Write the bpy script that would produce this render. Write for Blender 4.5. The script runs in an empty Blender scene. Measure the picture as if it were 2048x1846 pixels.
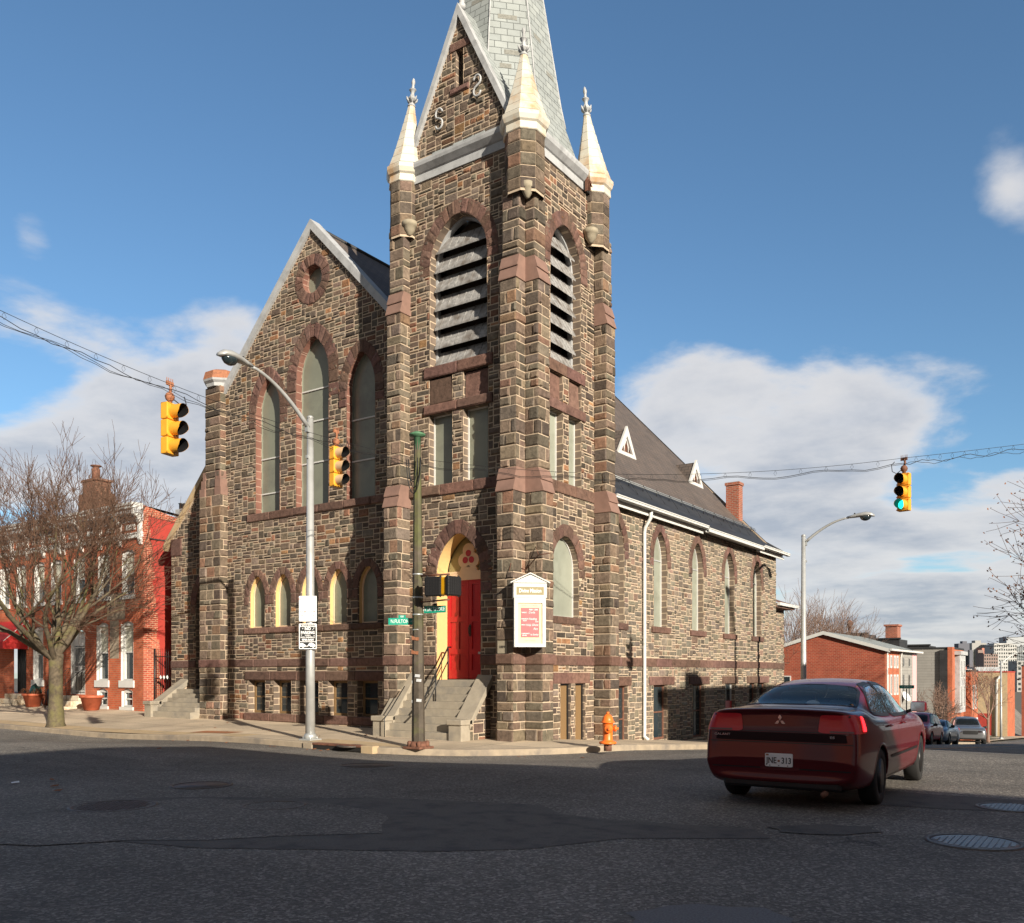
import bpy, bmesh, math, random
import numpy as np
from mathutils import Vector, Matrix
from mathutils.geometry import tessellate_polygon
from mathutils.bvhtree import BVHTree
R = math.radians
scene = bpy.context.scene
col = scene.collection
random.seed(7)

def tag(o, label=None, cat=None, group=None, kind=None):
    if label: o['label'] = label
    if cat: o['category'] = cat
    if group: o['group'] = group
    if kind: o['kind'] = kind
    return o

def empty(name, loc=(0, 0, 0), rz=0.0):
    o = bpy.data.objects.new(name, None)
    col.objects.link(o)
    o.location = loc
    o.rotation_euler = (0, 0, rz)
    o.empty_display_size = .2
    return o

def kids(o):
    return [c for c in bpy.data.objects if c.parent is o]

def copy_tree(o, parent=None):
    c = o.copy()
    col.objects.link(c)
    if parent is not None:
        c.parent = parent
    for ch in kids(o):
        copy_tree(ch, c)
    return c

class MB:
    """collects geometry and links it as one mesh object"""
    def __init__(self):
        self.v = []; self.f = []; self.m = []; self.c = []; self.sm = []
    def add(self, vs, fs, mat=0, colr=None, smooth=False):
        b = len(self.v)
        self.v.extend([tuple(p) for p in vs])
        for f in fs:
            self.f.append(tuple(i + b for i in f))
            self.m.append(mat); self.c.append(colr); self.sm.append(smooth)
    def face(self, pts, mat=0, colr=None):
        self.add(pts, [tuple(range(len(pts)))], mat, colr)
    def box(self, x0, x1, y0, y1, z0, z1, mat=0, colr=None, M=None):
        vs = [(x0, y0, z0), (x1, y0, z0), (x1, y1, z0), (x0, y1, z0), (x0, y0, z1), (x1, y0, z1), (x1, y1, z1), (x0, y1, z1)]
        if M is not None: vs = [M @ Vector(p) for p in vs]
        self.add(vs, [(0, 3, 2, 1), (4, 5, 6, 7), (0, 1, 5, 4), (1, 2, 6, 5), (2, 3, 7, 6), (3, 0, 4, 7)], mat, colr)
    def bbox(self, x0, x1, y0, y1, z0, z1, b=.01, mat=0, M=None):
        """box with chamfered edges"""
        xs = (x0, x0 + b, x1 - b, x1); ys = (y0, y0 + b, y1 - b, y1); zs = (z0, z0 + b, z1 - b, z1)
        bm = bmesh.new()
        bmesh.ops.create_cube(bm, size=1)
        for v in bm.verts:
            v.co = Vector(((x0 + x1) / 2 + v.co.x * (x1 - x0), (y0 + y1) / 2 + v.co.y * (y1 - y0), (z0 + z1) / 2 + v.co.z * (z1 - z0)))
        bmesh.ops.bevel(bm, geom=bm.edges[:], offset=b, segments=2, affect='EDGES', profile=.5)
        self.addbm(bm, mat, M)
    def addbm(self, bm, mat=0, M=None, smooth=False):
        bm.verts.ensure_lookup_table()
        for i, v in enumerate(bm.verts): v.index = i
        vs = [v.co.copy() for v in bm.verts]
        if M is not None: vs = [M @ p for p in vs]
        self.add(vs, [tuple(v.index for v in f.verts) for f in bm.faces], mat, None, smooth)
        bm.free()
    def tube(self, path, r, n=8, mat=0, caps=True, smooth=True, colr=None):
        path = [Vector(p) for p in path]
        k = len(path)
        if not hasattr(r, '__len__'): r = [r] * k
        ring = []
        prev = None
        vs = []
        for i, p in enumerate(path):
            t = (path[min(i + 1, k - 1)] - path[max(i - 1, 0)])
            if t.length < 1e-9: t = Vector((0, 0, 1))
            t.normalize()
            if prev is None:
                a = Vector((0, 0, 1)) if abs(t.z) < .9 else Vector((1, 0, 0))
                u = t.cross(a).normalized()
            else:
                u = (prev - t * prev.dot(t))
                if u.length < 1e-6: u = t.orthogonal()
                u.normalize()
            prev = u
            w = t.cross(u)
            for j in range(n):
                a = 2 * math.pi * j / n
                vs.append(p + (u * math.cos(a) + w * math.sin(a)) * r[i])
        fs = []
        for i in range(k - 1):
            for j in range(n):
                a = i * n + j; b = i * n + (j + 1) % n
                fs.append((a, b, b + n, a + n))
        if caps:
            fs.append(tuple(range(n - 1, -1, -1)))
            fs.append(tuple(range((k - 1) * n, k * n)))
        self.add(vs, fs, mat, colr, smooth)
    def lathe(self, prof, c=(0, 0, 0), n=16, mat=0, rot=0.0, M=None, smooth=True, sx=1, sy=1):
        """prof: list of (r, z)"""
        vs = []
        for (r, z) in prof:
            for j in range(n):
                a = 2 * math.pi * j / n + rot
                vs.append(Vector((c[0] + r * math.cos(a) * sx, c[1] + r * math.sin(a) * sy, c[2] + z)))
        if M is not None: vs = [M @ p for p in vs]
        fs = []
        for i in range(len(prof) - 1):
            for j in range(n):
                a = i * n + j; b = i * n + (j + 1) % n
                fs.append((a, b, b + n, a + n))
        fs.append(tuple(range(n - 1, -1, -1)))
        fs.append(tuple(range((len(prof) - 1) * n, len(prof) * n)))
        self.add(vs, fs, mat, None, smooth)
    def build(self, name, mats, parent=None, smooth=None):
        me = bpy.data.meshes.new(name)
        me.from_pydata(self.v, [], self.f)
        if not isinstance(mats, (list, tuple)): mats = [mats]
        for m in mats: me.materials.append(m)
        me.polygons.foreach_set('material_index', np.array(self.m, dtype=np.int32))
        sm = self.sm if smooth is None else [smooth] * len(self.f)
        me.polygons.foreach_set('use_smooth', np.array(sm, dtype=bool))
        me.update()
        nl = len(me.loops)
        ls = np.zeros(len(self.f), dtype=np.int32); me.polygons.foreach_get('loop_start', ls)
        lt = np.zeros(len(self.f), dtype=np.int32); me.polygons.foreach_get('loop_total', lt)
        nr = np.zeros(len(self.f) * 3, dtype=np.float32); me.polygons.foreach_get('normal', nr)
        nr = nr.reshape(-1, 3)
        vi = np.zeros(nl, dtype=np.int32); me.loops.foreach_get('vertex_index', vi)
        P = np.array(self.v, dtype=np.float64).reshape(-1, 3)[vi]
        fi = np.repeat(np.arange(len(self.f)), lt)
        N = nr[fi]
        flat = np.abs(N[:, 2]) > .95
        U = np.stack([-N[:, 1], N[:, 0], np.zeros(nl)], 1)
        U[flat] = (1, 0, 0)
        U /= np.maximum(1e-9, np.linalg.norm(U, axis=1))[:, None]
        V = np.cross(N, U)
        uv = np.stack([(P * U).sum(1), (P * V).sum(1)], 1)
        uvl = me.uv_layers.new(name='UVMap')
        uvl.data.foreach_set('uv', uv.astype(np.float32).ravel())
        if any(c is not None for c in self.c):
            ca = me.color_attributes.new('scol', 'FLOAT_COLOR', 'CORNER')
            C = np.array([(c[0], c[1], c[2], 1.0) if c is not None else (.5, .5, .5, 1) for c in self.c], dtype=np.float32)
            ca.data.foreach_set('color', C[fi].ravel())
        o = bpy.data.objects.new(name, me)
        col.objects.link(o)
        if parent is not None: o.parent = parent
        return o

def frame_A(y): return (Vector((0, y, 0)), Vector((1, 0, 0)), Vector((0, -1, 0)))
def frame_B(x): return (Vector((x, 0, 0)), Vector((0, 1, 0)), Vector((1, 0, 0)))
def frame_L(x): return (Vector((x, 0, 0)), Vector((0, -1, 0)), Vector((-1, 0, 0)))   # u = -y
def frame_K(y): return (Vector((0, y, 0)), Vector((-1, 0, 0)), Vector((0, 1, 0)))    # u = -x
def fp(fr, u, z, d=0.0):
    O, U, N = fr
    return O + U * u + N * d + Vector((0, 0, z))

def text_mesh(mb, s, M, size, mat=0, bold=0.0, sx=1.0, depth=0.002, align='CENTER', shear=0.0):
    cu = bpy.data.curves.new('t', 'FONT')
    cu.body = s; cu.size = size; cu.align_x = align; cu.align_y = 'CENTER'
    cu.offset = bold; cu.extrude = depth; cu.shear = shear
    cu.resolution_u = 3
    ob = bpy.data.objects.new('t', cu)
    col.objects.link(ob)
    dg = bpy.context.evaluated_depsgraph_get()
    me = bpy.data.meshes.new_from_object(ob.evaluated_get(dg))
    vs = [M @ Vector((v.co.x * sx, v.co.y, v.co.z)) for v in me.vertices]
    mb.add(vs, [tuple(p.vertices) for p in me.polygons], mat)
    bpy.data.objects.remove(ob); bpy.data.meshes.remove(me); bpy.data.curves.remove(cu)

# ------------------------------------------------------------------ ground heights
def sstep(a, b, x):
    t = max(0.0, min(1.0, (x - a) / (b - a)))
    return t * t * (3 - 2 * t)
def S(x, y):
    """pavement level"""
    xx = max(min(x, 0), -40)
    k_ = .010 + .046 * sstep(-5, -13, x) if x < -5 else .010
    a = -.068 - .013 * xx + k_ * (max(-4.5, min(y, 1.2)) - 1.2)
    t = sstep(-12, -1, x)
    yy = max(0.0, y - .2)
    drop = .062 * min(yy, 60) + .05 * max(0, min(yy - 60, 90)) 
    return a - drop * t
CC = (-2.6, 1.9); CR = 5.45           # kerb corner
def kx(y): return CC[0] + CR - 1.05 * sstep(20, 25, y)
def kerb_dist(x, y):
    """signed distance beyond the church block's kerb (positive on the road)"""
    if x < CC[0]: return -(y - (CC[1] - CR))
    if y > CC[1]: return x - kx(y)
    return math.hypot(x - CC[0], y - CC[1]) - CR
def RD(x, y):
    """road level"""
    d = max(0.0, kerb_dist(x, y))
    k = sstep(0, 5.0, d)
    base = S(x, y)
    far = base + .12 if y > -4.5 else base + .12
    return (base - .13) * (1 - k) + far * k
# ------------------------------------------------------------------ materials
def newmat(name):
    m = bpy.data.materials.new(name); m.use_nodes = True
    nt = m.node_tree
    b = nt.nodes['Principled BSDF']
    return m, nt, b
def nd(nt, typ, **kw):
    n = nt.nodes.new(typ)
    for k, v in kw.items(): setattr(n, k, v)
    return n
def rgb(c): return (c[0], c[1], c[2], 1.0)
def mix(nt, fac, a, b, blend='MIX'):
    n = nd(nt, 'ShaderNodeMix', data_type='RGBA', blend_type=blend)
    for sock, val in ((n.inputs[0], fac), (n.inputs[6], a), (n.inputs[7], b)):
        if isinstance(val, (int, float)): sock.default_value = val
        elif isinstance(val, tuple): sock.default_value = rgb(val)
        else: nt.links.new(val, sock)
    return n.outputs[2]
def ramp(nt, inp, stops):
    n = nd(nt, 'ShaderNodeValToRGB')
    e = n.color_ramp.elements
    while len(e) < len(stops): e.new(.5)
    for i, (p, c) in enumerate(stops):
        e[i].position = p; e[i].color = rgb(c) if isinstance(c, tuple) else (c, c, c, 1)
    nt.links.new(inp, n.inputs[0])
    return n.outputs[0]
def noise(nt, vec, scale, detail=4, rough=.55, dist=0.0):
    n = nd(nt, 'ShaderNodeTexNoise')
    n.inputs['Scale'].default_value = scale; n.inputs['Detail'].default_value = detail
    n.inputs['Roughness'].default_value = rough; n.inputs['Distortion'].default_value = dist
    if vec is not None: nt.links.new(vec, n.inputs['Vector'])
    return n.outputs['Fac']
def bump(nt, b, h, strength=.3, dist=.02):
    n = nd(nt, 'ShaderNodeBump')
    n.inputs['Strength'].default_value = strength; n.inputs['Distance'].default_value = dist
    nt.links.new(h, n.inputs['Height']); nt.links.new(n.outputs['Normal'], b.inputs['Normal'])
def objco(nt):
    return nd(nt, 'ShaderNodeTexCoord').outputs['Object']
def geoco(nt):
    return nd(nt, 'ShaderNodeNewGeometry').outputs['Position']
def uvco(nt):
    return nd(nt, 'ShaderNodeTexCoord').outputs['UV']

def simple(name, c, rough=.6, metal=0.0, var=.15, vscale=6.0, bmp=0.0, bscale=30, spec=.5, dirt=None, dscale=1.5, coat=0):
    m, nt, b = newmat(name)
    co = geoco(nt)
    f = noise(nt, co, vscale, 5, .6)
    lo = tuple(x * (1 - var) for x in c); hi = tuple(min(1, x * (1 + var)) for x in c)
    cc = mix(nt, ramp(nt, f, [(.3, 0.0), (.7, 1.0)]), lo, hi)
    if dirt:
        g = noise(nt, co, dscale, 6, .65)
        cc = mix(nt, ramp(nt, g, [(.48, 0.0), (.68, 1.0)]), cc, dirt)
    nt.links.new(cc, b.inputs['Base Color'])
    b.inputs['Roughness'].default_value = rough; b.inputs['Metallic'].default_value = metal
    b.inputs['Specular IOR Level'].default_value = spec
    b.inputs['Coat Weight'].default_value = coat
    if bmp: bump(nt, b, noise(nt, co, bscale, 4, .6), bmp, .01)
    return m

def stonemat(name, gain=1.0):
    m, nt, b = newmat(name)
    a = nd(nt, 'ShaderNodeAttribute', attribute_name='scol')
    co = geoco(nt)
    f = ramp(nt, noise(nt, co, 9, 6, .7), [(.25, .48), (.75, 1.45)])
    c = mix(nt, 1.0, a.outputs['Color'], f, 'MULTIPLY')
    g = ramp(nt, noise(nt, co, .55, 3, .6), [(.35, .82), (.65, 1.15)])
    c = mix(nt, 1.0, c, g, 'MULTIPLY')
    nt.links.new(c, b.inputs['Base Color'])
    b.inputs['Roughness'].default_value = .9
    b.inputs['Specular IOR Level'].default_value = .25
    bump(nt, b, noise(nt, co, 22, 6, .7), .9, .025)
    return m

def brickmat(name, c1, c2, mortar, bw=.2, bh=.068, ms=.008, rough=.85, bmp=.4, coord='uv', vary=.5, stain=None, paint=None, off=.5):
    m, nt, b = newmat(name)
    co = uvco(nt)
    br = nd(nt, 'ShaderNodeTexBrick')
    nt.links.new(co, br.inputs['Vector'])
    br.offset = off
    br.inputs['Scale'].default_value = 1.0
    br.inputs['Brick Width'].default_value = bw; br.inputs['Row Height'].default_value = bh
    br.inputs['Mortar Size'].default_value = ms; br.inputs['Mortar Smooth'].default_value = .15
    br.inputs['Bias'].default_value = 0.0
    br.inputs['Color1'].default_value = rgb(c1); br.inputs['Color2'].default_value = rgb(c2)
    br.inputs['Mortar'].default_value = rgb(mortar)
    g = ramp(nt, noise(nt, geoco(nt), 1.3, 6, .65), [(.3, 1 - vary * .5), (.7, 1 + vary * .4)])
    c = mix(nt, 1.0, br.outputs['Color'], g, 'MULTIPLY')
    if stain:
        s = ramp(nt, noise(nt, geoco(nt), .9, 7, .7), [(.56, 0.0), (.72, .8)])
        c = mix(nt, s, c, stain)
    if paint: c = mix(nt, paint[1], c, paint[0])
    nt.links.new(c, b.inputs['Base Color'])
    b.inputs['Roughness'].default_value = rough
    b.inputs['Specular IOR Level'].default_value = .3
    inv = nd(nt, 'ShaderNodeMath', operation='SUBTRACT'); inv.inputs[0].default_value = 1
    nt.links.new(br.outputs['Fac'], inv.inputs[1])
    bump(nt, b, inv.outputs[0], bmp, .01)
    return m

def glassmat(name, c=(.02, .03, .035), rough=.06):
    m, nt, b = newmat(name)
    b.inputs['Base Color'].default_value = rgb(c); b.inputs['Roughness'].default_value = rough
    b.inputs['Specular IOR Level'].default_value = .9
    f = noise(nt, geoco(nt), 1.2, 2, .5)
    bump(nt, b, f, .05, .05)
    return m

M = {}
M['stone'] = stonemat('rough_stone')
M['mortar'] = simple('mortar', (.47, .37, .27), .95, var=.12, vscale=3, bmp=.5, bscale=60)
M['reveal'] = brickmat('reveal_stone', (.20, .15, .115), (.12, .095, .075), (.46, .36, .26), .5, .19, .016, vary=.7, bmp=.8)
M['reveal_brown'] = brickmat('reveal_brownstone', (.24, .115, .085), (.17, .08, .06), (.40, .28, .22), .5, .24, .01, vary=.5, bmp=.5)
M['brown'] = simple('brownstone', (.175, .105, .083), .85, var=.3, vscale=5, bmp=.8, bscale=18)
M['brown_smooth'] = simple('smooth_brownstone', (.215, .128, .10), .8, var=.15, vscale=4, bmp=.2)
M['cream'] = simple('cream_paint', (.66, .44, .19), .6, var=.05, bmp=.1)
M['beige'] = simple('beige_paint', (.70, .50, .33), .6, var=.05)
M['pane'] = simple('frosted_panel', (.20, .21, .165), .25, var=.10, vscale=1.2, spec=.6, dirt=(.14, .145, .12), dscale=.8)
M['pane2'] = simple('cloudy_panel', (.27, .285, .235), .35, var=.12, vscale=1.5, spec=.5, dirt=(.20, .21, .17), dscale=1.1)
M['white'] = simple('white_paint', (.56, .56, .54), .55, var=.05, vscale=3, bmp=.1, bscale=15)
M['dirtywhite'] = simple('weathered_white_paint', (.40, .41, .42), .6, var=.10, vscale=2.2, dirt=(.27, .275, .28), dscale=2.5, bmp=.1)
M['rustwhite'] = simple('rust_streaked_white_metal', (.56, .53, .45), .5, var=.06, vscale=3, dirt=(.47, .30, .16), dscale=1.6, bmp=.08)
M['slatewhite'] = brickmat('painted_shingles', (.30, .325, .32), (.255, .28, .28), (.11, .12, .12), .34, .19, .010, vary=.35, bmp=.6)
M['slate'] = brickmat('slate_roof', (.135, .105, .088), (.105, .086, .076), (.05, .044, .04), .30, .17, .012, rough=.7, vary=.45, bmp=.8)
M['slatedark'] = brickmat('dark_roof_edge', (.038, .038, .040), (.028, .029, .032), (.015, .015, .016), 1.1, .45, .01, rough=.6, vary=.5, bmp=.5)
M['slatemiss'] = simple('bare_sheathing', (.20, .20, .18), .9, var=.25, vscale=20)
M['redpaint'] = simple('red_door_paint', (.40, .008, .012), .35, var=.08, vscale=5, bmp=.08)
M['crimson'] = simple('crimson_paint', (.42, .015, .03), .4, var=.05)
M['dark'] = simple('dark_panel', (.012, .011, .010), .8)
M['black'] = simple('black_iron', (.012, .012, .013), .45, var=.2)
M['louver'] = simple('weathered_louver_wood', (.27, .265, .26), .8, var=.45, vscale=14, dirt=(.11, .09, .075), dscale=3.5, bmp=.5, bscale=40)
M['louverback'] = simple('louver_backing', (.06, .045, .032), .9, var=.3)
M['corbel'] = simple('carved_sandstone', (.30, .26, .19), .85, var=.15, bmp=.4)
M['concrete_step'] = simple('step_stone', (.31, .27, .21), .85, var=.12, vscale=5, dirt=(.22, .20, .17), dscale=2, bmp=.4, bscale=50)
M['mesh_brown'] = simple('tan_window_mesh', (.19, .115, .05), .7, var=.3, vscale=60)
M['brick'] = brickmat('orange_red_brick', (.47, .115, .05), (.37, .080, .036), (.34, .19, .12), .21, .075, .009, vary=.5, stain=(.34, .09, .055))
M['brickside'] = brickmat('worn_side_brick', (.42, .095, .05), (.30, .055, .035), (.46, .27, .18), .21, .075, .010, vary=.6)
M['redwall'] = simple('red_painted_wall', (.36, .038, .026), .7, var=.12, vscale=2, bmp=.3, bscale=25)
M['brickchim'] = brickmat('chimney_brick', (.34, .09, .05), (.24, .065, .04), (.30, .22, .17), .21, .075, .011, vary=.5)
M['brickdark'] = brickmat('dark_chimney_brick', (.24, .10, .06), (.16, .07, .045), (.20, .14, .10), .21, .075, .011, vary=.6)
M['brickfar'] = brickmat('red_brick_gable', (.34, .075, .04), (.27, .055, .032), (.36, .17, .11), .24, .10, .012, vary=.35)
M['glass'] = glassmat('window_glass')
M['blind'] = simple('window_blind', (.50, .50, .42), .8, var=.08)
M['steel'] = simple('galvanised_steel', (.50, .52, .52), .42, .55, var=.10, vscale=2.5)
M['steelpaint'] = simple('silver_lamp_paint', (.42, .43, .43), .4, .3, var=.08, dirt=(.33, .33, .32), dscale=1.2)
M['rust'] = simple('rusty_steel', (.15, .065, .04), .8, var=.4, vscale=9, bmp=.4)
M['orange_rust'] = simple('rusty_orange_fitting', (.30, .12, .06), .75, var=.35, vscale=20)
M['poleold'] = simple('mossy_rusty_pole', (.070, .055, .040), .7, .1, var=.5, vscale=3, dirt=(.10, .11, .028), dscale=1.1, bmp=.4)
M['polegreen'] = simple('green_pole_cap', (.07, .17, .09), .6, var=.3, vscale=8)
M['yellow'] = simple('signal_yellow', (.72, .34, .03), .45, var=.08, vscale=6)
M['tanvisor'] = simple('faded_tan_yellow', (.62, .42, .24), .55, var=.1)
M['yellow2'] = simple('bright_yellow', (.85, .42, .0), .4, var=.04)
M['signblack'] = simple('sign_black', (.018, .02, .022), .55, var=.1)
M['blackplastic'] = simple('black_plastic', (.006, .006, .007), .6, var=.2)
M['signgreen'] = simple('sign_green', (.0, .28, .19), .4, var=.04)
M['signwhite'] = simple('sign_white', (.80, .80, .80), .4, var=.03)
M['fadedred'] = simple('faded_red_print', (.80, .42, .42), .5, var=.05)
M['posterred'] = simple('poster_red', (.74, .10, .11), .5, var=.08, vscale=9)
M['postercream'] = simple('poster_cream', (.66, .56, .36), .6, var=.05)
M['olive'] = simple('olive_letter_panel', (.24, .20, .09), .5, var=.1)
M['hydrant'] = simple('orange_hydrant_paint', (.85, .17, .02), .4, var=.08, vscale=8, dirt=(.62, .13, .03), dscale=8)
M['pot'] = simple('terracotta', (.45, .11, .05), .7, var=.15)
M['awning'] = simple('red_awning_canvas', (.40, .016, .014), .75, var=.1, bmp=.2)
M['marble'] = simple('worn_marble_steps', (.62, .54, .42), .6, var=.15, vscale=4, dirt=(.45, .28, .13), dscale=2.5)
M['bark'] = simple('grey_brown_bark', (.10, .078, .052), .9, var=.35, vscale=12, dirt=(.13, .12, .04), dscale=1.5, bmp=.8, bscale=25)
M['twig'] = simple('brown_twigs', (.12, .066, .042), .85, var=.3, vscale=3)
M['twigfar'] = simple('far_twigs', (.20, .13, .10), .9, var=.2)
M['leafbrown'] = simple('dry_leaves', (.20, .075, .03), .8, var=.4, vscale=5)
M['wire'] = simple('black_cable', (.010, .010, .011), .6)
M['rubber'] = simple('tyre_rubber', (.012, .012, .012), .85, var=.2)
M['alloy'] = simple('alloy_wheel', (.50, .50, .50), .35, .8)
M['chrome'] = simple('chrome', (.80, .80, .82), .12, 1.0, var=.02)
M['trimblack'] = simple('black_trim', (.008, .008, .009), .5)
M['greysiding'] = brickmat('grey_siding', (.30, .29, .27), (.28, .27, .25), (.20, .19, .18), 3.0, .22, .012, vary=.2)
M['terra'] = simple('dry_soil_planter', (.25, .16, .09), .95, bmp=.5)
M['hose'] = simple('dark_green_plastic', (.01, .05, .04), .4)

def carpaint(name, c, flake=.0):
    m, nt, b = newmat(name)
    b.inputs['Base Color'].default_value = rgb(c)
    b.inputs['Metallic'].default_value = flake
    b.inputs['Roughness'].default_value = .38
    b.inputs['Coat Weight'].default_value = .55
    b.inputs['Specular IOR Level'].default_value = .25
    b.inputs['Coat Roughness'].default_value = .05
    f = noise(nt, geoco(nt), .9, 2, .5)
    g = ramp(nt, f, [(.3, .9), (.7, 1.1)])
    nt.links.new(mix(nt, 1.0, c, g, 'MULTIPLY'), b.inputs['Base Color'])
    return m
M['maroon'] = carpaint('maroon_car_paint', (.088, .003, .007), .0)
M['reflection_band'] = simple('dark_maroon_reflection', (.016, .002, .003), .6, spec=.2)  # colour of the dark reflection painted below the boot lid
M['carred'] = carpaint('red_car_paint', (.34, .012, .02), .0)
M['carblue'] = carpaint('slate_blue_car_paint', (.10, .13, .19), .5)
M['carsilver'] = carpaint('silver_car_paint', (.16, .165, .175), .5)
def tintglass(name, c=(.55, .62, .60), tr=.9):
    m, nt, b = newmat(name)
    b.inputs['Base Color'].default_value = rgb(c)
    b.inputs['Roughness'].default_value = .02
    b.inputs['Transmission Weight'].default_value = tr
    b.inputs['IOR'].default_value = 1.08
    b.inputs['Coat Weight'].default_value = .25
    b.inputs['Coat Roughness'].default_value = .02
    return m
M['carglass'] = tintglass('tinted_car_glass', (.34, .42, .44), .97)
def lens(name, c, e=0.0, ec=None):
    m, nt, b = newmat(name)
    b.inputs['Base Color'].default_value = rgb(c); b.inputs['Roughness'].default_value = .3
    b.inputs['Coat Weight'].default_value = .3
    w = nd(nt, 'ShaderNodeTexWave', bands_direction='Z'); w.inputs['Scale'].default_value = 30
    nt.links.new(objco(nt), w.inputs['Vector'])
    nt.links.new(mix(nt, w.outputs['Fac'], tuple(x * .6 for x in c), tuple(min(1, x * 1.2) for x in c)), b.inputs['Base Color'])
    if e:
        b.inputs['Emission Color'].default_value = rgb(ec or c); b.inputs['Emission Strength'].default_value = e
    return m
M['taillens'] = lens('dark_red_lens', (.60, .008, .018))
M['taillit'] = lens('lit_red_lens', (.6, .02, .02), 1.6, (.9, .03, .04))
M['clearlens'] = lens('clear_lens', (.16, .05, .05))
M['greenlit'] = lens('lit_green_lens', (.0, .5, .35), 1.5, (.02, .85, .62))
M['amber'] = lens('amber_lens', (.8, .3, .02))

# ground surfaces
def asphalt():
    m, nt, b = newmat('asphalt')
    co = geoco(nt)
    vo = nd(nt, 'ShaderNodeTexVoronoi'); vo.inputs['Scale'].default_value = 46
    nt.links.new(co, vo.inputs['Vector'])
    agg = nd(nt, 'ShaderNodeRGBToBW'); nt.links.new(vo.outputs['Color'], agg.inputs[0])
    a = ramp(nt, agg.outputs[0], [(.2, (.105, .096, .085)), (.62, (.155, .141, .125)), (.84, (.29, .265, .235))])
    fine = ramp(nt, noise(nt, co, 90, 4, .7), [(.35, .62), (.68, 1.4)])
    c = mix(nt, 1.0, a, fine, 'MULTIPLY')
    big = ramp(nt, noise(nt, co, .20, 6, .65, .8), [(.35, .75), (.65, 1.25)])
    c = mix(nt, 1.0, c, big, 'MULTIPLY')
    # tyre-worn streaks along the street
    mp = nd(nt, 'ShaderNodeMapping'); mp.inputs['Scale'].default_value = (.06, .7, 1); nt.links.new(co, mp.inputs[0])
    st = ramp(nt, noise(nt, mp.outputs[0], 1.0, 4, .6), [(.35, .86), (.65, 1.14)])
    c = mix(nt, 1.0, c, st, 'MULTIPLY')
    # oily patches
    oil = ramp(nt, noise(nt, co, .7, 6, .7), [(.56, 0.0), (.72, .6)])
    c = mix(nt, oil, c, (.055, .052, .048))
    # hairline cracks
    v2 = nd(nt, 'ShaderNodeTexVoronoi', feature='DISTANCE_TO_EDGE'); v2.inputs['Scale'].default_value = .28
    dn = nd(nt, 'ShaderNodeTexNoise'); dn.inputs['Scale'].default_value = 1.4; dn.inputs['Detail'].default_value = 6
    nt.links.new(co, dn.inputs['Vector'])
    ad = nd(nt, 'ShaderNodeMix', data_type='RGBA', blend_type='ADD'); ad.inputs[0].default_value = .9
    nt.links.new(co, ad.inputs[6]); nt.links.new(dn.outputs['Color'], ad.inputs[7])
    nt.links.new(ad.outputs[2], v2.inputs['Vector'])
    ck = ramp(nt, v2.outputs['Distance'], [(0.0, 1.0), (.006, 0.0)])
    gate = ramp(nt, noise(nt, co, .35, 3, .5), [(.5, 0.0), (.58, .75)])
    ckm = nd(nt, 'ShaderNodeMath', operation='MULTIPLY'); nt.links.new(ck, ckm.inputs[0]); nt.links.new(gate, ckm.inputs[1])
    c = mix(nt, ckm.outputs[0], c, (.02, .02, .02))
    nt.links.new(c, b.inputs['Base Color'])
    b.inputs['Roughness'].default_value = .82
    b.inputs['Specular IOR Level'].default_value = .35
    bump(nt, b, vo.outputs['Distance'], .5, .012)
    return m
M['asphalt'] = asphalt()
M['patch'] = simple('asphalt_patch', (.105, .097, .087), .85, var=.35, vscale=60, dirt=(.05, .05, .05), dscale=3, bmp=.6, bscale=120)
M['patch2'] = simple('pale_asphalt_patch', (.15, .15, .155), .85, var=.35, vscale=70, bmp=.6, bscale=120)
def pavement():
    m, nt, b = newmat('pavement')
    co = geoco(nt)
    br = nd(nt, 'ShaderNodeTexBrick'); nt.links.new(co, br.inputs['Vector'])
    br.offset = 0; br.inputs['Scale'].default_value = 1
    br.inputs['Brick Width'].default_value = 1.75; br.inputs['Row Height'].default_value = 1.35
    br.inputs['Mortar Size'].default_value = .014
    br.inputs['Color1'].default_value = rgb((.56, .45, .32)); br.inputs['Color2'].default_value = rgb((.46, .375, .275))
    br.inputs['Mortar'].default_value = rgb((.17, .14, .11))
    f = ramp(nt, noise(nt, co, 25, 6, .7), [(.3, .82), (.7, 1.15)])
    g = ramp(nt, noise(nt, co, .5, 6, .6), [(.35, .78), (.65, 1.15)])
    c = mix(nt, 1.0, br.outputs['Color'], f, 'MULTIPLY'); c = mix(nt, 1.0, c, g, 'MULTIPLY')
    s = ramp(nt, noise(nt, co, 1.1, 7, .7), [(.60, 0.0), (.70, .55)])
    c = mix(nt, s, c, (.22, .185, .14))
    nt.links.new(c, b.inputs['Base Color']); b.inputs['Roughness'].default_value = .9
    bump(nt, b, noise(nt, co, 70, 4, .6), .35, .006)
    return m
M['pave'] = pavement()
M['kerb'] = simple('granite_kerb', (.32, .26, .19), .85, var=.15, vscale=5, dirt=(.20, .17, .14), dscale=1.6, bmp=.4, bscale=40)
M['tanslab'] = simple('tan_slab', (.46, .34, .20), .9, var=.12, vscale=4, dirt=(.34, .27, .18), dscale=1.5, bmp=.3, bscale=60)
M['brickpave'] = brickmat('orange_brick_pavers', (.40, .15, .06), (.32, .12, .05), (.3, .2, .12), .2, .1, .01)
M['earth'] = simple('far_ground', (.12, .11, .085), .95, var=.2, vscale=.3)
M['lawn'] = simple('winter_grass', (.10, .085, .04), .95, var=.3, vscale=3)
M['iron'] = simple('cast_iron', (.10, .085, .075), .55, .5, var=.3, vscale=12)
M['ironblue'] = simple('worn_steel_cover', (.24, .27, .30), .45, .4, var=.15, vscale=12)
M['ironsand'] = simple('sand_filled_cover', (.24, .18, .11), .8, var=.2, vscale=6)
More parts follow.
